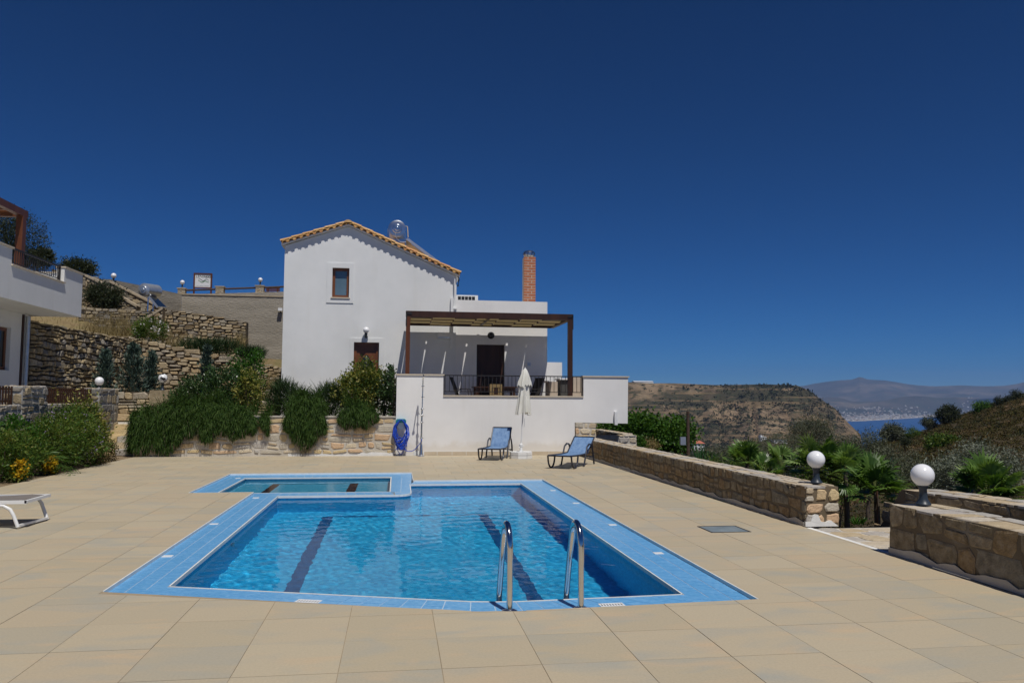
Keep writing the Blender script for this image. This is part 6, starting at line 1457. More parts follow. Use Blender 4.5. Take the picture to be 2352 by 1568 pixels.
# ================================================================== PLANTS
# ---------- hanging rosemary over the planter wall
def rosemary(label, x0, x1, ztop, hang, n, mound=.35, yb=(22.38, 22.9), seed=0, side=False, group=None, up=.0):
    """hang: function x -> lowest z the curtain reaches"""
    g = np.random.default_rng(seed); xc = (x0+x1)/2
    t = thing('trailing_rosemary', (xc, 22.45, 1.05), label, 'rosemary', group)
    X = g.uniform(x0, x1, n); k = 2*np.abs(X-xc)/(x1-x0); Y = g.uniform(yb[0], yb[1], n)
    Z = ztop*np.sqrt(np.clip(1-.35*k**2.5, 0, 1))*g.uniform(.90, 1.0, n)
    # mound on top: short sprigs up and out
    P = np.stack([X, Y, np.maximum(Z-mound*g.random(n)**1.5, 1.02)], 1); D = np.stack([g.normal(0, .45, n)+(X-xc)/(x1-x0)*.3, -.25+g.normal(0, .4, n), .65+g.normal(0, .4, n)], 1); D /= np.linalg.norm(D, axis=1)[:, None]
    V1, F1 = ribbons(P, D, g.uniform(.10, .22, n), .013, 4, np.array([0, -.15, -1.0]), .6)
    # curtain: sprigs in tiers hanging from the rim and from one another
    m = int(n*5.2); X = g.uniform(x0, x1, m); lo = np.array([hang(x) for x in X]); zt = np.interp(np.abs(X-xc)*2/(x1-x0), [0, .8, 1], [ztop*.98, ztop*.92, 1.05])
    f = g.random(m)**.8; Zs = zt-(zt-lo)*f*.93; Y = 22.38-(.06+.03*np.sin(X*9+Zs*4))*np.sin(np.clip(f*1.3, 0, 1)*math.pi*.75)*g.uniform(.3, 1.0, m)-.01
    Ls = np.clip((Zs-lo)*g.uniform(.7, 1.3, m), .09, .26)
    P = np.stack([X, Y, Zs], 1); D = np.stack([g.normal(0, .38, m)+.3*np.sin(X*11+Zs*6), -.18+g.normal(0, .25, m), -.35+g.normal(0, .45, m)], 1); D /= np.linalg.norm(D, axis=1)[:, None]
    V2, F2 = ribbons(P, D, Ls, .0125, 5, np.array([0, .1, -1.9]), .45)
    q = int(n*.45); X = xc+(x1-x0)*.5*np.clip(g.normal(0, .5, q), -.98, .98); k3 = np.abs(X-xc)*2/(x1-x0); cl = np.sin(X*6.3+seed)+np.sin(X*13.1+2*seed)
    P = np.stack([X, g.uniform(22.4, 22.9, q), np.maximum(ztop*(1-.22*k3**2)*g.uniform(.80, 1.0, q)+.05*cl, 1.05)], 1)
    D = np.stack([g.normal(0, .45, q), -.25+g.normal(0, .4, q), 1.0+g.normal(0, .3, q)], 1); D /= np.linalg.norm(D, axis=1)[:, None]
    V4, F4 = ribbons(P, D, g.uniform(.18, .40, q)*(1+.3*cl), .014, 4, np.array([0, -.1, -.25]), .5)
    V1, F1 = np.concatenate([V1, V4]), np.concatenate([F1, F4+len(V1)])
    if side:
        q = int(n*1.3); Yq = g.uniform(22.4, 24.2, q); fq = g.random(q)*.85; Zq = 1.2-fq*1.15; P = np.stack([x0-.02-.07*np.sin(fq*2.6), Yq, Zq], 1)
        D = np.stack([-.25+g.normal(0, .2, q), g.normal(0, .4, q), -.2+g.normal(0, .4, q)], 1); D /= np.linalg.norm(D, axis=1)[:, None]
        V3, F3 = ribbons(P, D, np.clip(g.uniform(.2, .4, q), .1, np.maximum(Zq-.0, .1)), .014, 4, np.array([.2, 0, -1.8]), .5)
        V2, F2 = np.concatenate([V2, V3]), np.concatenate([F2, F3+len(V2)])
    V, F = np.concatenate([V1, V2]), np.concatenate([F1, F2+len(V1)])
    V[:, 2] = np.maximum(V[:, 2], .012)
    tone = np.clip(g.random(len(F))*.6+.4*np.sin(V[F[:, 0], 0]*9+V[F[:, 0], 2]*8+2*np.sin(V[F[:, 0], 2]*13))**2, 0, 1)
    npmesh('sprigs', V, F, LM['rosemary'], t, tone)
    # dead stems hanging at the hem
    q = int(n*.10); X = g.uniform(x0+.05, x1-.05, q); lo = np.array([hang(x) for x in X]); P = np.stack([X, np.full(q, 22.35)-g.random(q)*.08, lo+g.uniform(.0, .3, q)], 1)
    V, F = ribbons(P, np.tile([0., -.2, -1.], (q, 1))+g.normal(size=(q, 3))*.12, g.uniform(.10, .28, q), .016, 3, np.array([0, .1, -.6]), .4); V[:, 2] = np.maximum(V[:, 2], .012)
    npmesh('dry_hem', V, F, LM['rosemary_dry'], t, g.random(len(F)))
    mb = MB(); rg = random.Random(seed)
    for k in range(max(3, int((x1-x0)*3))):
        x = rg.uniform(x0+.1, x1-.1); mb.tube([(x, 22.75, 1.0), (x+.03, 22.6, 1.18), (x, 22.40, 1.12), (x, 22.28, .9), (x+rg.uniform(-.1, .1), 22.3, max(hang(x)+.15, .2))], [.014, .012, .01, .007, .004], 5)
    mb.build('stem', MAT['bark'], t)
    return t
def lohang(pts, am=.10, fr=17):
    return lambda x: float(np.interp(x, [p[0] for p in pts], [p[1] for p in pts]))+am*math.sin(x*fr)*math.sin(x*fr*.37+1)+am*.9*abs(math.sin(x*31+.6*math.sin(x*9)))
rosemary('broad curtain of trailing rosemary over the left half of the planter wall, reaching the deck', -6.92, -3.78, 1.50,
         lohang([(-7, .02), (-5.95, .02), (-5.85, .04), (-5.6, .42), (-5.3, .55), (-5.05, .22), (-4.8, .5), (-4.4, .42), (-4.0, .45), (-3.6, .72)], .09), 2600, seed=1, side=True)
rosemary('hanging rosemary clump tapering to a point near the deck, below the house window', -2.98, -1.92, 1.72,
         lohang([(-3.15, .80), (-2.95, .62), (-2.7, .30), (-2.5, .12), (-2.35, .10), (-2.15, .35), (-1.95, .62), (-1.75, .78)], .06), 1250, seed=2, mound=.6)
rosemary('small low rosemary tuft draped over the wall left of the terrace', -1.58, -.50, 1.45,
         lohang([(-1.75, .95), (-1.5, .78), (-1.2, .70), (-.8, .74), (-.4, .98)], .07), 900, seed=3, mound=.4)
rosemary('narrow rosemary strand hanging just right of the broad rosemary curtain', -3.62, -3.42, 1.20,
         lohang([(-3.6, .8), (-3.4, .42), (-3.2, .85)], .04), 260, seed=4, mound=.25)

def spiky(name, label, cat, base, rx, ry, h, n, mat, W=.016, L=(.18, .34), group=None, lean=.55, taper=.5, base_w=.5, seed=0, droop=-.1):
    """upright bushes of fine shoots: rosemary, lavender, grass"""
    g = np.random.default_rng(seed); t = thing(name, tuple(base), label, cat, group)
    a = g.uniform(0, 2*np.pi, n); r = np.sqrt(g.random(n)); zf = g.random(n)**.8
    wid = base_w+(1-base_w)*np.sin(np.clip(zf*1.6, 0, 1)*np.pi/2)-(zf > .6)*(zf-.6)*taper*1.6
    P = np.stack([base[0]+rx*r*np.cos(a)*wid, base[1]+ry*r*np.sin(a)*wid, base[2]+h*zf*(1-.25*r*r)], 1)
    D = np.stack([np.cos(a)*r*lean, np.sin(a)*r*lean, np.full(n, .8)], 1)+g.normal(size=(n, 3))*.22; D /= np.linalg.norm(D, axis=1)[:, None]
    V, F = ribbons(P, D, g.uniform(L[0], L[1], n), W, 3, np.array([0, 0, droop]), .4)
    npmesh('shoots', V, F, mat, t, np.clip(.6*g.random(len(F))+.4*np.repeat(zf, 3), 0, 1)); return t
b = at(655, 945, 24.2); spiky('upright_rosemary', 'upright dark rosemary bush rising behind the pointed rosemary clump', 'rosemary', (b[0]-.06, 24.2, 1.0), .48, .45, 1.05, 1500, LM['rosemary_up'], seed=1)
b = at(684, 945, 23.8); spiky('upright_rosemary', 'shorter upright rosemary right behind the pointed clump against the white wall', 'rosemary', (b[0], 23.8, 1.0), .32, .35, .85, 800, LM['rosemary_up'], seed=2)
b = at(757, 950, 24.2); spiky('upright_rosemary', 'upright dark rosemary left of the yellow variegated bush', 'rosemary', (b[0], 24.2, 1.0), .42, .4, .95, 1300, LM['rosemary_up'], seed=3)
b = at(715, 945, 23.6); bush('small_shrub', 'small loose shrub between rosemary clump and yellow bush', 'shrub', (b[0], 23.6, 1.0), [(b[0], 23.6, 1.25, .3, .25, .28)], 26, 22, .06, LM['bed'], .07, .03)
c = at(832, 905, 24.3)
bush('variegated_bush', 'tall yellow green variegated bush in front of the brown door', 'shrub', (c[0], 24.3, 1.0), [(c[0], 24.3, 1.85, .78, .6, .62), (c[0]+.10, 24.3, 2.32, .42, .4, .42), (c[0]-.42, 24.2, 1.75, .5, .5, .42), (c[0]+.55, 24.3, 1.9, .36, .4, .5)], 330, 24, .085, LM['varieg'], .095, .045, stems=6)
c2 = at(884, 900, 23.9)
bush('dark_shrub', 'dark leafy shrub between the variegated bush and the terrace wall', 'shrub', (c2[0], 23.9, 1.0), [(c2[0], 24.0, 1.6, .36, .4, .62), (c2[0]+.12, 23.7, 2.0, .16, .3, .55)], 130, 18, .07, LM['dark_gloss'], .09, .045, stems=4)
mb_ = thing('climbing_vine', (-.1, 23.2, 1.0), 'dark climbing vine on the left edge of the terrace wall', 'vine')
g = np.random.default_rng(5); n = 420; Yv = g.uniform(22.7, 24.4, n); Zv = 1.0+1.55*g.random(n)**.8
P = np.stack([-.05-.16*g.random(n), Yv, Zv], 1); V, F = leaf_quads(P, unit(n)*.8+np.array([-.5, -.3, .2]), g.uniform(.06, .1, n), g.uniform(.04, .06, n)); npmesh('leaves', V, F, LM['dark_gloss'], mb_, g.random(n)*.6)
mb = MB()
for k in range(6): y = 22.8+.27*k; mb.tube([(-.06, y, 1.0), (-.09, y+.05, 1.6), (-.05, y-.04, 2.1), (-.1, y+.03, 2.6)], [.012, .01, .008, .004], 5)
mb.build('stem', MAT['bark'], mb_)
# big dark bush group behind the curtain
c = at(470, 880, 24.6)
bush('dark_bush', 'large glossy dark green bush behind the rosemary curtain beside the stained globe lamp', 'shrub', (c[0], 24.6, 1.0), [(c[0]-.05, 24.6, 1.62, .80, .7, .60), (c[0]+.55, 24.6, 1.85, .62, .6, .62), (c[0]-.6, 24.5, 1.42, .42, .5, .42), (c[0]+.3, 24.4, 1.4, .9, .6, .42)], 400, 26, .09, LM['dark_gloss'], .085, .045, stems=6)
c = at(570, 840, 25.2)
bush('green_bush', 'bright green bush top standing behind the dark glossy bush', 'shrub', (c[0], 25.2, 1.0), [(c[0], 25.2, 2.45, .48, .45, .45), (c[0]-.1, 25.2, 1.8, .4, .4, .6), (c[0]-.35, 25.2, 2.7, .2, .25, .3), (c[0]+.2, 25.2, 2.85, .2, .25, .28)], 170, 26, .075, LM['fresh'], .085, .035, stems=4)
c = at(578, 880, 24.2)
bush('variegated_bush', 'yellow variegated bush at the right end of the dark bushes, over the rosemary curtain', 'shrub', (c[0], 24.2, 1.0), [(c[0], 24.2, 1.75, .42, .45, .5), (c[0]-.1, 24.2, 2.1, .3, .35, .3)], 120, 22, .07, LM['varieg'], .08, .04, stems=4)
# blue green conifers by the retaining wall
def conifer(label, px, Y, py0, py1, w, seed, z0=None):
    a, b = at(px, py1, Y), at(px, py0, Y); z0 = 1.1 if z0 is None else z0; h = b[2]-z0; g = np.random.default_rng(seed)
    t = thing('conifer', (a[0], Y, z0), label, 'conifer', 'blue green conifers by the retaining walls')
    nb = int(70*h/2)+40; zf = g.random(nb)**.85; ang = g.uniform(0, 2*np.pi, nb); rad = w*(1-zf)**.75*(.45+.55*np.minimum(1, zf*6+.5))
    base = np.stack([np.full(nb, a[0]), np.full(nb, Y), z0+.05+zf*h*.93], 1); out = np.stack([np.cos(ang), np.sin(ang), np.full(nb, .9)], 1)
    tip = base+out*rad[:, None]; k = 26
    u = np.repeat(g.random((nb, k))*.9+.1, 1, 1); P = (base[:, None]+(tip-base)[:, None]*u[..., None]).reshape(-1, 3)+g.normal(size=(nb*k, 3))*.035
    D = np.repeat(out, k, 0)*.7+g.normal(size=(nb*k, 3))*.45+np.array([0, 0, .35]); D /= np.linalg.norm(D, axis=1)[:, None]
    V, F = leaf_quads(P, D, g.uniform(.08, .17, nb*k), .034, .1); npmesh('foliage', V, F, LM['conifer'], t, np.clip(.4*g.random(nb*k)+.6*u.ravel()*g.random(nb*k), 0, 1))
    MB().tube([(a[0], Y, z0-.1), (a[0], Y, z0+h*.9)], [.05, .01], 6).build('trunk', MAT['bark'], t); return t
conifer('blue green conifer behind the globe lamp on the dark pier, left of three', 240, 26.3, 802, 888, .40, 1)
conifer('widest blue green conifer, middle of three before the dark wall', 304, 28.3, 784, 892, .62, 2)
conifer('slim blue green conifer at the corner of the two retaining walls', 347, 28.6, 803, 895, .36, 3)
conifer('blue green conifer poking out above the dark glossy bush', 474, 28.5, 790, 870, .40, 4)
# ---------- shrubs in the flower bed on the left
bush('mixed_shrub', 'big rounded green shrub with tiny mauve flowers in the left flower bed', 'shrub', (-7.4, 19.0, 0), [(-7.35, 18.9, .62, .72, 1.0, .60), (-7.5, 19.5, .78, .62, .9, .55), (-7.3, 18.2, .55, .62, .8, .52), (-7.25, 19.6, .42, .6, .8, .42)], 620, 26, .075, LM['bed'], .065, .026, stems=7)
P, o_, tn = crown_points([(-7.3, 18.9, .66, .78, 1.1, .62)], 90, 3, .03, .95); V, F = leaf_quads(P, unit(len(P)), .03, .03); tagp = [k for k in bpy.data.objects if k.name.startswith('mixed_shrub')][0]
npmesh('mauve_flowers', V, F, leafmat('mauve flowers', [(.22, .16, .30), (.34, .26, .42)], .6, .2), tagp, rng.random(len(F)))['kind'] = 'stuff'
bush('variegated_shrub', 'yellow variegated shrub beside the stone steps at the end of the flower bed', 'shrub', (-7.45, 21.5, 0), [(-7.62, 21.2, .80, .33, .5, .52), (-7.65, 20.9, 1.18, .30, .45, .28), (-7.52, 21.5, .55, .30, .4, .42)], 190, 24, .075, LM['varieg'], .085, .036, stems=5)
bush('low_shrub', 'low brownish shrub at the foot of the yellow variegated shrub', 'shrub', (-7.05, 21.0, 0), [(-7.05, 21.0, .22, .2, .35, .22)], 40, 20, .05, LM['scrub'], .06, .025, stems=3)
bush('mixed_shrub', 'green shrub cut by the left picture edge in the flower bed', 'shrub', (-7.35, 16.3, 0), [(-7.4, 16.2, .50, .55, .7, .48), (-7.35, 16.9, .45, .5, .6, .42)], 260, 26, .07, LM['bed'], .065, .026, stems=5)
bush('leafy_shrub', 'fresh green shrub behind the palm fronds in the flower bed', 'shrub', (-7.65, 17.6, 0), [(-7.65, 17.6, .62, .4, .6, .55)], 120, 24, .07, LM['fresh'], .08, .03, stems=4)
cy = thing('cycad', (-7.2, 17.45, 0), 'dark cycad with long arching fronds low in the left flower bed', 'cycad')
g = np.random.default_rng(3); Vs, Fs, off = [], [], 0
for k in range(26):
    a = g.uniform(0, 2*math.pi); el = g.uniform(.25, 1.1); L = g.uniform(.6, .95); p = np.array([-7.2, 17.45, .22]); d = np.array([math.cos(a)*math.cos(el), math.sin(a)*math.cos(el), math.sin(el)]); pts = [p]
    for i in range(12): d = d+np.array([0, 0, -.085]); d /= np.linalg.norm(d); p = p+d*L/12; pts.append(p)
    pts = np.array(pts); side = np.cross(d, [0, 0, 1]); side /= np.linalg.norm(side)
    for s_ in (-1, 1):
        B = np.repeat(pts[2:], 2, 0)+g.normal(size=(2*len(pts[2:]), 3))*.008; n = len(B); dd = np.tile(side*s_, (n, 1))+d*.5+g.normal(size=(n, 3))*.08
        v, f = leaf_quads(B, dd/np.linalg.norm(dd, axis=1)[:, None], .17, .014, .05); Vs.append(v); Fs.append(f+off); off += len(v)
npmesh('fronds', np.concatenate(Vs), np.concatenate(Fs), LM['palm'], cy, rng.random(sum(len(f) for f in Fs))*.45)
MB().lathe((-7.2, 17.45, 0), [(.10, 0), (.12, .1), (.08, .24), (0, .25)], 10).build('trunk', MAT['bark'], cy)
for lab, x, y, h in (('clump of orange yellow flowers at the front of the left flower bed', -6.98, 16.1, .34), ('second smaller clump of yellow flowers nearer the big shrub', -7.0, 17.5, .30), ):
    t = bush('yellow_flowers', lab, 'flowers', (x, y, 0), [(x, y, .16, .16, .2, .14)], 26, 18, .04, LM['bed'], .06, .03, 'yellow flower clumps in the flower bed', stems=3)
    P, o_, tn = crown_points([(x+.05, y-.05, h*.70, .10, .15, h*.48)], 44, 8, .03, .5); V, F = leaf_quads(P, unit(len(P)), .055, .05); npmesh('blooms', V, F, LM['yellow'], t, rng.random(len(F)))['kind'] = 'stuff'
bush('low_shrub', 'low grey green ground plant at the foot of the big round shrub', 'shrub', (-6.95, 19.9, 0), [(-6.95, 19.9, .10, .16, .5, .12)], 50, 18, .05, LM['scrub'], .05, .02, stems=2)
yv = thing('climbing_vine', (-8.15, 20.6, 1.3), 'thin yellow leaved shoots rising in front of the picket fence', 'vine')
g = np.random.default_rng(9); n = 110; x = np.repeat(g.uniform(-7.95, -7.8, 10), 11); y = np.repeat(g.uniform(19.8, 22.6, 10), 11)+g.normal(0, .05, n); z = np.tile(np.linspace(1.0, 1.75, 11), 10)+g.normal(0, .04, n)
V, F = leaf_quads(np.stack([x, y, z], 1), unit(n)+np.array([0, -.2, -.3]), g.uniform(.08, .13, n), .04); npmesh('leaves', V, F, LM['varieg'], yv, .5+.5*g.random(n))

# ---------- plants on the slope
def hz(x, y): return float(hill_z(np.array([[float(x)]]), np.array([[float(y)]]))[0, 0])
def hillbush(name, label, px, Y, py, rx, rz, mat, L, W, n, per, group=None, cat='shrub', ry=None):
    c = at(px, py, Y); z0 = hz(c[0], Y)-.1
    return bush(name, label, cat, (c[0], Y, min(z0, c[2]-rz*.8)), [(c[0], Y, c[2], rx, ry or rx, rz)], n, per, rx*.16, mat, L, W, group, stems=4, shell=.45)
hillbush('dark_bush', 'dark spiky bush on the dry slope beside the balcony corner', 240, 38.6, 681, .78, .48, LM['olive_dark'], .16, .035, 200, 24)
hillbush('oleander', 'oleander with white flowers above the golden retaining wall', 345, 33.2, 757, .62, .42, LM['bed'], .11, .03, 150, 22)
o = [k for k in bpy.data.objects if k.name.startswith('oleander')][0]; c = at(348, 757, 33.0)
P, o_, tn = crown_points([(c[0], 33.1, c[2], .66, .6, .42)], 42, 4, .03, .95); V, F = leaf_quads(P, unit(len(P)), .075, .07); npmesh('blossoms', V, F, LM['white_fl'], o, rng.random(len(F)))['kind'] = 'stuff'
hillbush('dark_bush', 'dark bush on the skyline just right of the balcony parapet', 180, 43.5, 618, .85, .34, LM['olive_dark'], .16, .05, 160, 24)
hillbush('dark_bush', 'dark bush on the skyline behind the balcony railing', 98, 43.0, 592, .5, .4, LM['olive_dark'], .16, .05, 120, 24)
def tree(name, label, base, h, crown, mat, n, per, L, W, group=None, trunk_r=.16, spread=.16, up=.1, cat='tree', rand=.9):
    t = thing(name, tuple(base), label, cat, group); E = crown
    P, out, tone = crown_points(E, n, per, spread, .45); foliage(t, 'crown', mat, P, out, tone, L, W, up, rand)
    mb = MB(); rg = random.Random(int(abs(base[0])*100)); B = Vector(base); top = Vector(E[0][:3])
    m = B+(top-B)*.4+Vector((rg.uniform(-.1, .1), rg.uniform(-.1, .1), 0)); mb.tube([B-Vector((0, 0, .3)), B+(top-B)*.15, m], [trunk_r*1.25, trunk_r, trunk_r*.75], 9)
    for k in range(7):
        e = E[k % len(E)]; q = Vector((e[0]+rg.uniform(-.6, .6)*e[3], e[1]+rg.uniform(-.6, .6)*e[4], e[2]+rg.uniform(-.1, .6)*e[5]))
        mb.tube([m, m+(q-m)*.5+Vector((rg.uniform(-.15, .15), rg.uniform(-.15, .15), .1)), q], [trunk_r*.55, trunk_r*.35, trunk_r*.1], 6)
    smooth_angle(mb.build('trunk', MAT['bark'], t), 60); return t
c = at(42, 560, 40.0); zb = hz(c[0], 40)
tree('olive_tree', 'dark olive tree behind the balcony railing and pergola post', (c[0], 40, zb-.3), 4, [(c[0], 40, c[2]+.1, 1.2, 1.2, 1.35), (c[0]-.9, 40, c[2]+.3, 1.2, 1.2, 1.2), (c[0]+.55, 40.2, c[2]-.75, .7, .8, .75), (c[0]-.2, 40, c[2]-.9, 1.2, 1.1, .9)], LM['olive_dark'], 520, 26, .14, .035, spread=.17)
# lavender and grasses above the golden wall
for px, Y, w, h, lab, s_ in ((455, 33.0, .85, .55, 'dark lavender clump above the golden wall, left of three', 1), (510, 33.2, .80, .55, 'dark lavender clump above the golden wall, middle of three', 2), (577, 32.6, .55, .38, 'low dark lavender clump nearest the house, right of three', 3)):
    c = at(px, 800, Y); z0 = max(hz(c[0], Y), at(px, 812 if px < 540 else 822, Y)[2])-.05; spiky('lavender', lab, 'lavender', (c[0], Y, z0), w, .5, h, 900, LM['rosemary_up'], .018, (.2, .4), 'lavender above the golden wall', seed=s_)
gz_ = []
g = np.random.default_rng(21)
def grass(label, spots, n, h, W=.012, name='dry_grass'):
    P = []
    for (px, Y, py, wpx) in spots:
        for k in range(n):
            c = at(px+g.normal()*wpx, py, Y+g.normal()*.3); P.append((c[0], c[1], c[2]))
    P = np.array(P); m = len(P); D = np.stack([g.normal(0, .25, m), g.normal(0, .25, m), np.ones(m)], 1)
    V, F = ribbons(P, D/np.linalg.norm(D, axis=1)[:, None], g.uniform(.5, 1.1, m)*h, W, 4, np.array([.1, 0, -.3]), .35)
    o = npmesh(name, V, F, LM['dry_grass'], None, g.random(len(F))); o['kind'] = 'stuff'; return o
grass('', [(p, 34.6, 772, 12) for p in range(205, 330, 10)]+[(400, 33.0, 800, 14), (390, 33.1, 795, 8), (540, 33.6, 800, 14), (556, 34, 795, 6), (230, 36.5, 742, 20), (280, 36.2, 745, 18), (640, 30.4, 893, 8), (615, 30.2, 893, 6)], 70, .75)
# plant stuff on the open slope
m = 2600; X = rng.uniform(-19, -9.8, m); Y = rng.uniform(32, 44, m); Zg = hill_z(X, Y)
V, F = ribbons(np.stack([X, Y, Zg-.02], 1), unit(m)*.4+np.array([0, 0, 1.0]), rng.uniform(.08, .30, m), .014, 3, np.array([0, 0, -.3]), .4)
npmesh('slope_grass', V, F, LM['dry_grass'], None, rng.random(len(F)))['kind'] = 'stuff'

# ---------- right side: big leafy tree, palms, olives, scrub
def gz(x, y):
    r = math.hypot(x, y); return float(near_z(np.array([math.atan2(x, y)]), np.array([r]))[0])
c = at(1505, 995, 30.0)
tree('mulberry_tree', 'broad bright green leafy tree below the terrace overhang, left of the timber pole', (c[0], 30, gz(c[0], 30)), 2.4, [(c[0]-.6, 30, c[2]+.1, 1.0, 1.1, .62), (c[0]+.6, 30, c[2]+.05, .95, 1.1, .55), (c[0]-1.5, 30.3, c[2]+.1, .8, .9, .55), (c[0], 29.7, c[2]-.35, 1.5, 1.0, .45)], LM['mulberry'], 620, 26, .13, .085, spread=.15)
bush('dry_shrub', 'pale dry shrub under the bright green tree', 'shrub', (at(1490, 1022, 27)[0], 27, -.9), [(at(1490, 1030, 27)[0], 27, at(1490, 1024, 27)[2], .35, .3, .22)], 40, 20, .06, LM['dry_grass'], .09, .03)
bush('low_shrub', 'light green shrub at the end of the small planter wall', 'shrub', (at(1468, 1020, 24.5)[0], 24.5, -.9), [(at(1468, 1016, 24.5)[0], 24.5, at(1468, 1018, 24.5)[2], .2, .25, .18)], 40, 20, .05, LM['mulberry'], .07, .035)
def fanpalm(label, px, py, Y, cr, nf, seed, hh=None):
    g = np.random.default_rng(seed); c = at(px, py, Y); x, y, zc = c[0], c[1], c[2]; z0 = gz(x, y)
    t = thing('fan_palm', (x, y, z0), label, 'palm', 'young fan palms behind the low stone wall')
    VB, FB, off = [], [], 0; mb = MB(); tone = []
    for k in range(nf):
        a = g.uniform(0, 2*math.pi) if k > 3 else k*1.6; el = g.uniform(-.75 if 'largest' not in label else -.3, 1.3); pl_ = cr*g.uniform(.45, .85)
        d = np.array([math.cos(a)*math.cos(el), math.sin(a)*math.cos(el), math.sin(el)]); b0 = np.array([x, y, zc-cr*(.1+.5*max(0, -el))]); tip = b0+d*pl_
        mb.tube([tuple(b0), tuple((b0+tip)/2+np.array([0, 0, .02])), tuple(tip)], [.012, .009, .006], 5)
        side = np.cross(d, [0, 0, 1.]); side /= np.linalg.norm(side)+1e-9; nrm = np.cross(side, d)
        nb = 24; R_ = cr*g.uniform(.55, .78); tn = g.uniform(.1, .85)
        for i in range(nb):
            w = (i/(nb-1)-.5)*R(250); dirv = d*math.cos(w)+side*math.sin(w)+nrm*(.12+.06*(i % 2)-.1*abs(w)); dirv /= np.linalg.norm(dirv)
            L = R_*(1-.22*abs(w)/2.2)*g.uniform(.92, 1.05); ac = np.cross(dirv, nrm); ac /= np.linalg.norm(ac)+1e-9; wd = R_*.060
            m1 = tip+dirv*L*.55+nrm*.01; e = tip+dirv*L+np.array([0, 0, -.20*L*g.random()])
            VB += [tip-ac*.003, tip+ac*.003, m1+ac*wd+nrm*wd*.35, m1-ac*wd+nrm*wd*.35*-1, m1+ac*wd+nrm*wd*.35, m1-ac*wd-nrm*wd*.35, e-ac*.002, e+ac*.002]
            FB += [(off, off+1, off+2, off+3), (off+5, off+4, off+7, off+6)]; off += 8; tone += [np.clip(tn+g.normal()*.12, 0, 1)]*2
    npmesh('fan_leaves', np.array(VB), np.array(FB), LM['palm'], t, np.array(tone)); mb.build('petiole', M('palm stalk', (.09, .11, .03), 3, 2, .5) if 'palm stalk' not in bpy.data.materials else bpy.data.materials['palm stalk'], t)
    smooth_angle(MB().tube([(x, y, z0-.2), (x+.01, y, (z0+zc)/2), (x, y, zc-.1*cr)], [.055, .05, .04], 9).build('trunk', MAT['bark'], t), 60); return t
fanpalm('small fan palm behind the middle of the long low wall, leftmost palm', 1716, 1060, 16.2, .43, 28, 1)
fanpalm('fan palm in shade left of the first globe lamp', 1795, 1066, 15.8, .42, 28, 2)
fanpalm('tallest fan palm rising right behind the first globe lamp', 1872, 1062, 14.6, .48, 34, 3)
fanpalm('fan palm just right of the first globe lamp', 1942, 1080, 14.2, .46, 24, 4)
fanpalm('largest fan palm standing in the gap between the two low walls', 2012, 1122, 12.6, .52, 28, 5)
fanpalm('spreading fan palm behind the near right wall, right of the second globe lamp', 2268, 1130, 9.8, .46, 38, 6)
fanpalm('low dark fan palm behind the wall between the first two palms', 1762, 1086, 15.0, .34, 20, 7)
mb = MB(); p = at(2011, 1160, 12.55); mb.tube([(p[0], 12.5, gz(p[0], 12.5)), (p[0], 12.5, p[2]+.3)], .010, 6); tag(mb.build('plant_stake', M('rusty rod', (.12, .05, .025), 4, 3, .8)), 'thin rusty stake in front of the largest fan palm', 'stake')
def olive(label, px, py, Y, rx, rz, n, mat, L=.10, W=.018, group='olive trees beyond the wall', per=26, spread=.15, ex=()):
    c = at(px, py, Y); zb = gz(c[0], Y); E = [(c[0], Y, c[2], rx*.75, rx*.75, rz*.8), (c[0]-rx*.5, Y, c[2]-rz*.2, rx*.5, rx*.5, rz*.55), (c[0]+rx*.5, Y+.2, c[2]-rz*.15, rx*.5, rx*.5, rz*.6), (c[0]+rx*.1, Y-.2, c[2]+rz*.45, rx*.45, rx*.45, rz*.5)]+list(ex)
    return tree('olive_tree', label, (c[0], Y, min(zb, c[2]-rz*1.3)), 3, E, mat, n, per, L, W, group, trunk_r=max(.06, rx*.07), spread=spread)
olive('grey green olive tree against the headland, behind the tallest palm', 1862, 996, 34.0, 1.2, .9, 360, LM['olive'], .11, .02, spread=.17)
olive('feathery grey olive tree below the sea, right of the headland', 1990, 1040, 26.0, 1.0, .70, 360, LM['olive'], .10, .018, spread=.17)
olive('silver leaved bush left of the spreading palm behind the near wall', 2165, 1098, 15.0, .55, .42, 260, LM['silver'], .075, .018, 'silver bushes by the near right wall', spread=.10)
olive('tall silver leaved bush behind the spreading palm', 2232, 1070, 15.5, .52, .50, 260, LM['silver'], .075, .018, 'silver bushes by the near right wall', spread=.10)
olive('silver leaved bush at the right edge behind the near wall', 2300, 1082, 15.0, .5, .42, 220, LM['silver'], .075, .018, 'silver bushes by the near right wall', spread=.10)
for px, py, Y, rx, rz, lab in ((1650, 1052, 28, 1.0, .35, 'low grey green shrub mass right of the timber pole'), (1735, 1040, 30, 1.3, .40, 'grey green shrub mass behind the leftmost palm'), (1800, 1022, 33, 1.2, .5, 'grey green shrub below the headland houses'), (1925, 1036, 27, .9, .5, 'dark grey shrub between the two olive trees'), (2060, 1075, 20, .8, .5, 'grey shrub right of the largest fan palm'), (2090, 1110, 15.5, .5, .42, 'pale grey shrub at the head of the dark flank wall'), (1900, 1105, 15.5, .7, .35, 'dark undergrowth below the palms beside the first lamp'), (1690, 1082, 17.5, .8, .25, 'dark green undergrowth behind the middle of the wall')):
    c = at(px, py, Y); bush('grey_shrub', lab, 'shrub', (c[0], Y, min(gz(c[0], Y), c[2]-rz)), [(c[0], Y, c[2], rx, rx*.7, rz), (c[0]+rx*.5, Y, c[2]-.1, rx*.6, rx*.5, rz*.8)], int(150*rx)+60, 24, .11, LM['olive' if 'grey' in lab else 'bed'], .09, .018, 'grey shrubs below the wall', stems=4)
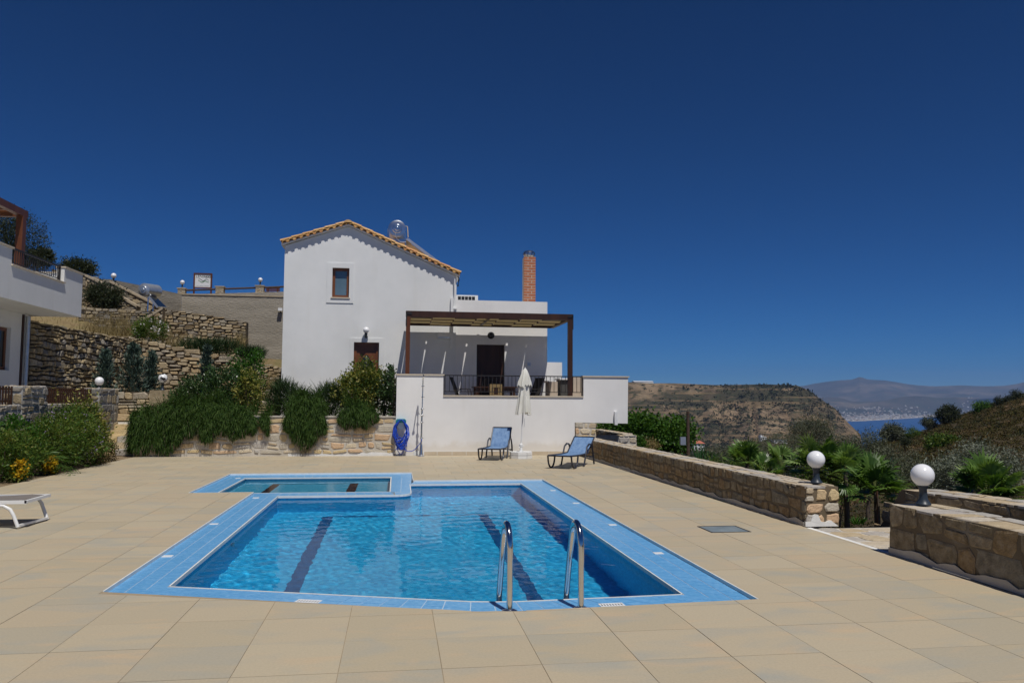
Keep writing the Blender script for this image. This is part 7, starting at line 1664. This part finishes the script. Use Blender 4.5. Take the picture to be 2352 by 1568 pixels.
c = at(1615, 1042, 25.0); spiky('reed_clump', 'bright green reeds behind the long low wall right of the timber pole', 'reeds', (c[0], 25, gz(c[0], 25)-.1), .65, .5, c[2]-gz(c[0], 25)+.25, 700, leafmat('reeds', [(.01, .05, .015), (.03, .11, .03), (.05, .15, .04)], .5, .3), .03, (.3, .5), seed=6)
c = at(1972, 1200, 11.0); spiky('weed_tuft', 'small green weed on the bare soil in the wall gap', 'weed', (gnd(1972, 1205, -.66)[0], gnd(1972, 1205, -.66)[1], -.66), .12, .1, .05, 60, LM['fresh'], .02, (.08, .16), seed=7)
# individual trees and bushes on the scrub hill
def hilltree(label, px, py, rpx, mat, r, n=110, flat=.85, L=None, group='trees on the scrub hill', name='hill_tree'):
    az, t_ = azt(px, py); x, y = r*math.sin(az), r*math.cos(az); z = EYE+r*t_; R_ = rpx/FPX*r*1.05; g0 = gz(x, y)
    return tree(name, label, (x, y, min(g0, z-R_*.6)), 3, [(x, y, z, R_*.8, R_*.8, R_*flat*.8), (x-R_*.35, y, z-R_*.15, R_*.6, R_*.6, R_*.6*flat), (x+R_*.4, y, z-R_*.1, R_*.6, R_*.6, R_*.55*flat), (x, y, z-R_*.35, R_*.75, R_*.7, R_*.5*flat)], mat, n, 24, L or R_*.16, R_*.07, group, trunk_r=R_*.08, spread=R_*.14)
hilltree('large dark round tree on the crest in front of the sea', 2178, 951, 22, LM['olive_dark'], 150, 200, .95)
hilltree('pale olive tree left of the large dark round tree on the crest', 2136, 969, 17, LM['olive'], 150)
hilltree('broad yellow green tree at the foot of the sea view', 2050, 991, 24, LM['olive'], 140, 170)
hilltree('darker green bush right of the broad yellow green tree', 2097, 996, 15, LM['bed'], 140)
hilltree('dark low tree on the crest between the two tree groups', 2256, 934, 20, LM['mulberry'], 158, 110, .6)
hilltree('dark tree on the crest near the right picture edge, left one', 2300, 920, 13, LM['olive_dark'], 158)
hilltree('dark tree on the crest at the right picture edge', 2334, 913, 17, LM['olive_dark'], 158, 120)
hilltree('wide dark green bush on the middle of the scrub hill', 2165, 1016, 33, LM['bed'], 92, 200, .42)
hilltree('small dark bush on the bare patch of the scrub hill', 2080, 1012, 11, LM['olive_dark'], 95)
# scrub cover: low bushes nobody would count
def scatter(name, pts, rad, mat, per, flat=.7, seed=1, leaf=.30, aspect=.55):
    g = np.random.default_rng(seed); n = len(pts); C = np.repeat(pts, per, 0); Rr = np.repeat(rad, per)[:, None]
    d = g.normal(size=(n*per, 3)); d /= np.linalg.norm(d, axis=1)[:, None]; d[:, 2] = np.abs(d[:, 2])*flat
    P = C+d*Rr*g.uniform(.35, 1.0, (n*per, 1)); D = d*.6+g.normal(size=(n*per, 3))*.7; D /= np.linalg.norm(D, axis=1)[:, None]
    V, F = leaf_quads(P, D, Rr[:, 0]*leaf*g.uniform(.7, 1.4, n*per), Rr[:, 0]*leaf*aspect, .2)
    tn = np.clip(np.repeat(g.random(n), per)*.7+.3*g.random(n*per), 0, 1); o = npmesh(name, V, F, mat, None, tn); o['kind'] = 'stuff'; return o
g = np.random.default_rng(31)
def pol(n, a0, a1, r0, r1, pw=1.0):
    a = g.uniform(R(a0), R(a1), n); r = r0+(r1-r0)*g.random(n)**pw; return a, r
a, r = pol(13000, 27, 47, 24, 180, .75); z = near_z(a, r); pts = np.stack([r*np.sin(a), r*np.cos(a), z-.05], 1)
scatter('hill_scrub', pts, g.uniform(.18, .60, len(a))*np.clip(r/75, .5, 1.2), LM['scrub'], 22, .55, 3, .32)
a, r = pol(800, 26, 47, 30, 170, .8); z = near_z(a, r); scatter('hill_green_scrub', np.stack([r*np.sin(a), r*np.cos(a), z-.05], 1), g.uniform(.3, .8, len(a))*np.clip(r/75, .5, 1.1), LM['olive_dark'], 40, .6, 4, .24)
a, r = pol(3000, 5, 32, 30, 420, .9); z = near_z(a, r); scatter('valley_scrub', np.stack([r*np.sin(a), r*np.cos(a), z-.05], 1), g.uniform(.3, 1.4, len(a))*np.clip(r/120, .4, 1.6), LM['olive_dark'], 26, .7, 5, .26)
a, r = pol(9500, 9, 31, 900, 1440); z = mesa_z(a, r); dens = fract(r*np.sin(a), r*np.cos(a), .011, 77, 4); k = (dens+g.normal(size=len(a))*.35) > .12
a, r, z = a[k], r[k], z[k]; scatter('headland_scrub', np.stack([r*np.sin(a), r*np.cos(a), z-.2], 1), g.uniform(1.2, 4.4, len(a))*np.where(g.random(len(a)) < .12, 1.7, 1.0), LM['scrub_far'], 14, .7, 6, .55, .8)
a, r = pol(2600, 9, 33, 420, 1090); z = mesa_z(a, r); scatter('lower_valley_scrub', np.stack([r*np.sin(a), r*np.cos(a), z-.2], 1), g.uniform(1.5, 4.5, len(a)), LM['scrub_far'], 16, .8, 7, .5, .7)
# houses on the headland slope
def on_mesa(px, py):
    az, t_ = azt(px, py); rs = np.linspace(430, 1470, 1500); zz = mesa_z(np.full_like(rs, az), rs); tt = (zz-EYE)/rs; i = np.argmax(tt >= t_); i = i if i > 0 else len(rs)-1
    return rs[i]*math.sin(az), rs[i]*math.cos(az), zz[i], rs[i]
def farhouse(label, px, py, wpx, hpx, roofmat, kind, floors=2):
    x, y, z, r = on_mesa(px, py); s_ = r/FPX; w, h = wpx*s_, hpx*s_; d = w*.8
    t = thing('far_house', (x, y, z), label, 'house', 'houses below the headland'); MB().box((x-w/2, y, z-4), (x+w/2, y+d, z+h)).build('wall', MAT['white_paint'], t)
    if kind == 'hip':
        o_ = w*.08; MB().add([(x-w/2-o_, y-o_, z+h), (x+w/2+o_, y-o_, z+h), (x+w/2+o_, y+d+o_, z+h), (x-w/2-o_, y+d+o_, z+h), (x-w*.2, y+d/2, z+h*1.45), (x+w*.2, y+d/2, z+h*1.45)], [(0, 1, 5, 4), (2, 3, 4, 5), (1, 2, 5), (3, 0, 4), (3, 2, 1, 0)]).build('roof', roofmat, t)
    else:
        MB().box((x-w/2-.2, y-.2, z+h), (x+w/2+.2, y+d, z+h+.5)).build('roof', roofmat, t)
        if kind == 'step': MB().box((x-w*.5, y+.5, z+h+.5), (x+w*.05, y+d, z+h*1.6)).build('upper_storey', MAT['white_paint'], t)
    for f in range(floors):
        for k in range(3):
            xx = x-w/2+w*(k+.5)/3; zz = z+h*(f+.28)/floors; MB().box((xx-w*.08, y-.06, zz), (xx+w*.08, y+.05, zz+h*.5/floors)).build('window', MAT['dark_glass'], t)
    return t
farhouse('far house with a red hipped roof right of the timber pole', 1606, 1034, 24, 15, M('red far roof', (.42, .13, .07), 1, 2, .8), 'hip')
farhouse('small white stepped house on the slope below the headland', 1754, 1010, 13, 6, MAT['white_paint'], 'step', 1)
farhouse('long low white building on the slope right of the stepped house', 1793, 1017, 30, 6, MAT['alu'], 'flat', 1)
az, t_ = azt(1477, 879.5); x, y = 1460*math.sin(az), 1460*math.cos(az); z = float(mesa_z(np.array([az]), np.array([1460.0]))[0]); t = thing('greenhouse', (x, y, z), 'long white greenhouse roof on the plateau of the headland', 'greenhouse')
MB().box((x-18, y-5, z-1.5), (x+18, y+12, z+2.2)).build('wall', MAT['white_paint'], t); MB().add([(x-18.5, y-5.5, z+2.2), (x+18.5, y-5.5, z+2.2), (x+18.5, y+12, z+2.2), (x-18.5, y+12, z+2.2), (x-18.5, y+3, z+3.6), (x+18.5, y+3, z+3.6)], [(0, 1, 5, 4), (2, 3, 4, 5), (1, 2, 5), (3, 0, 4)]).build('roof', MAT['white_paint'], t)
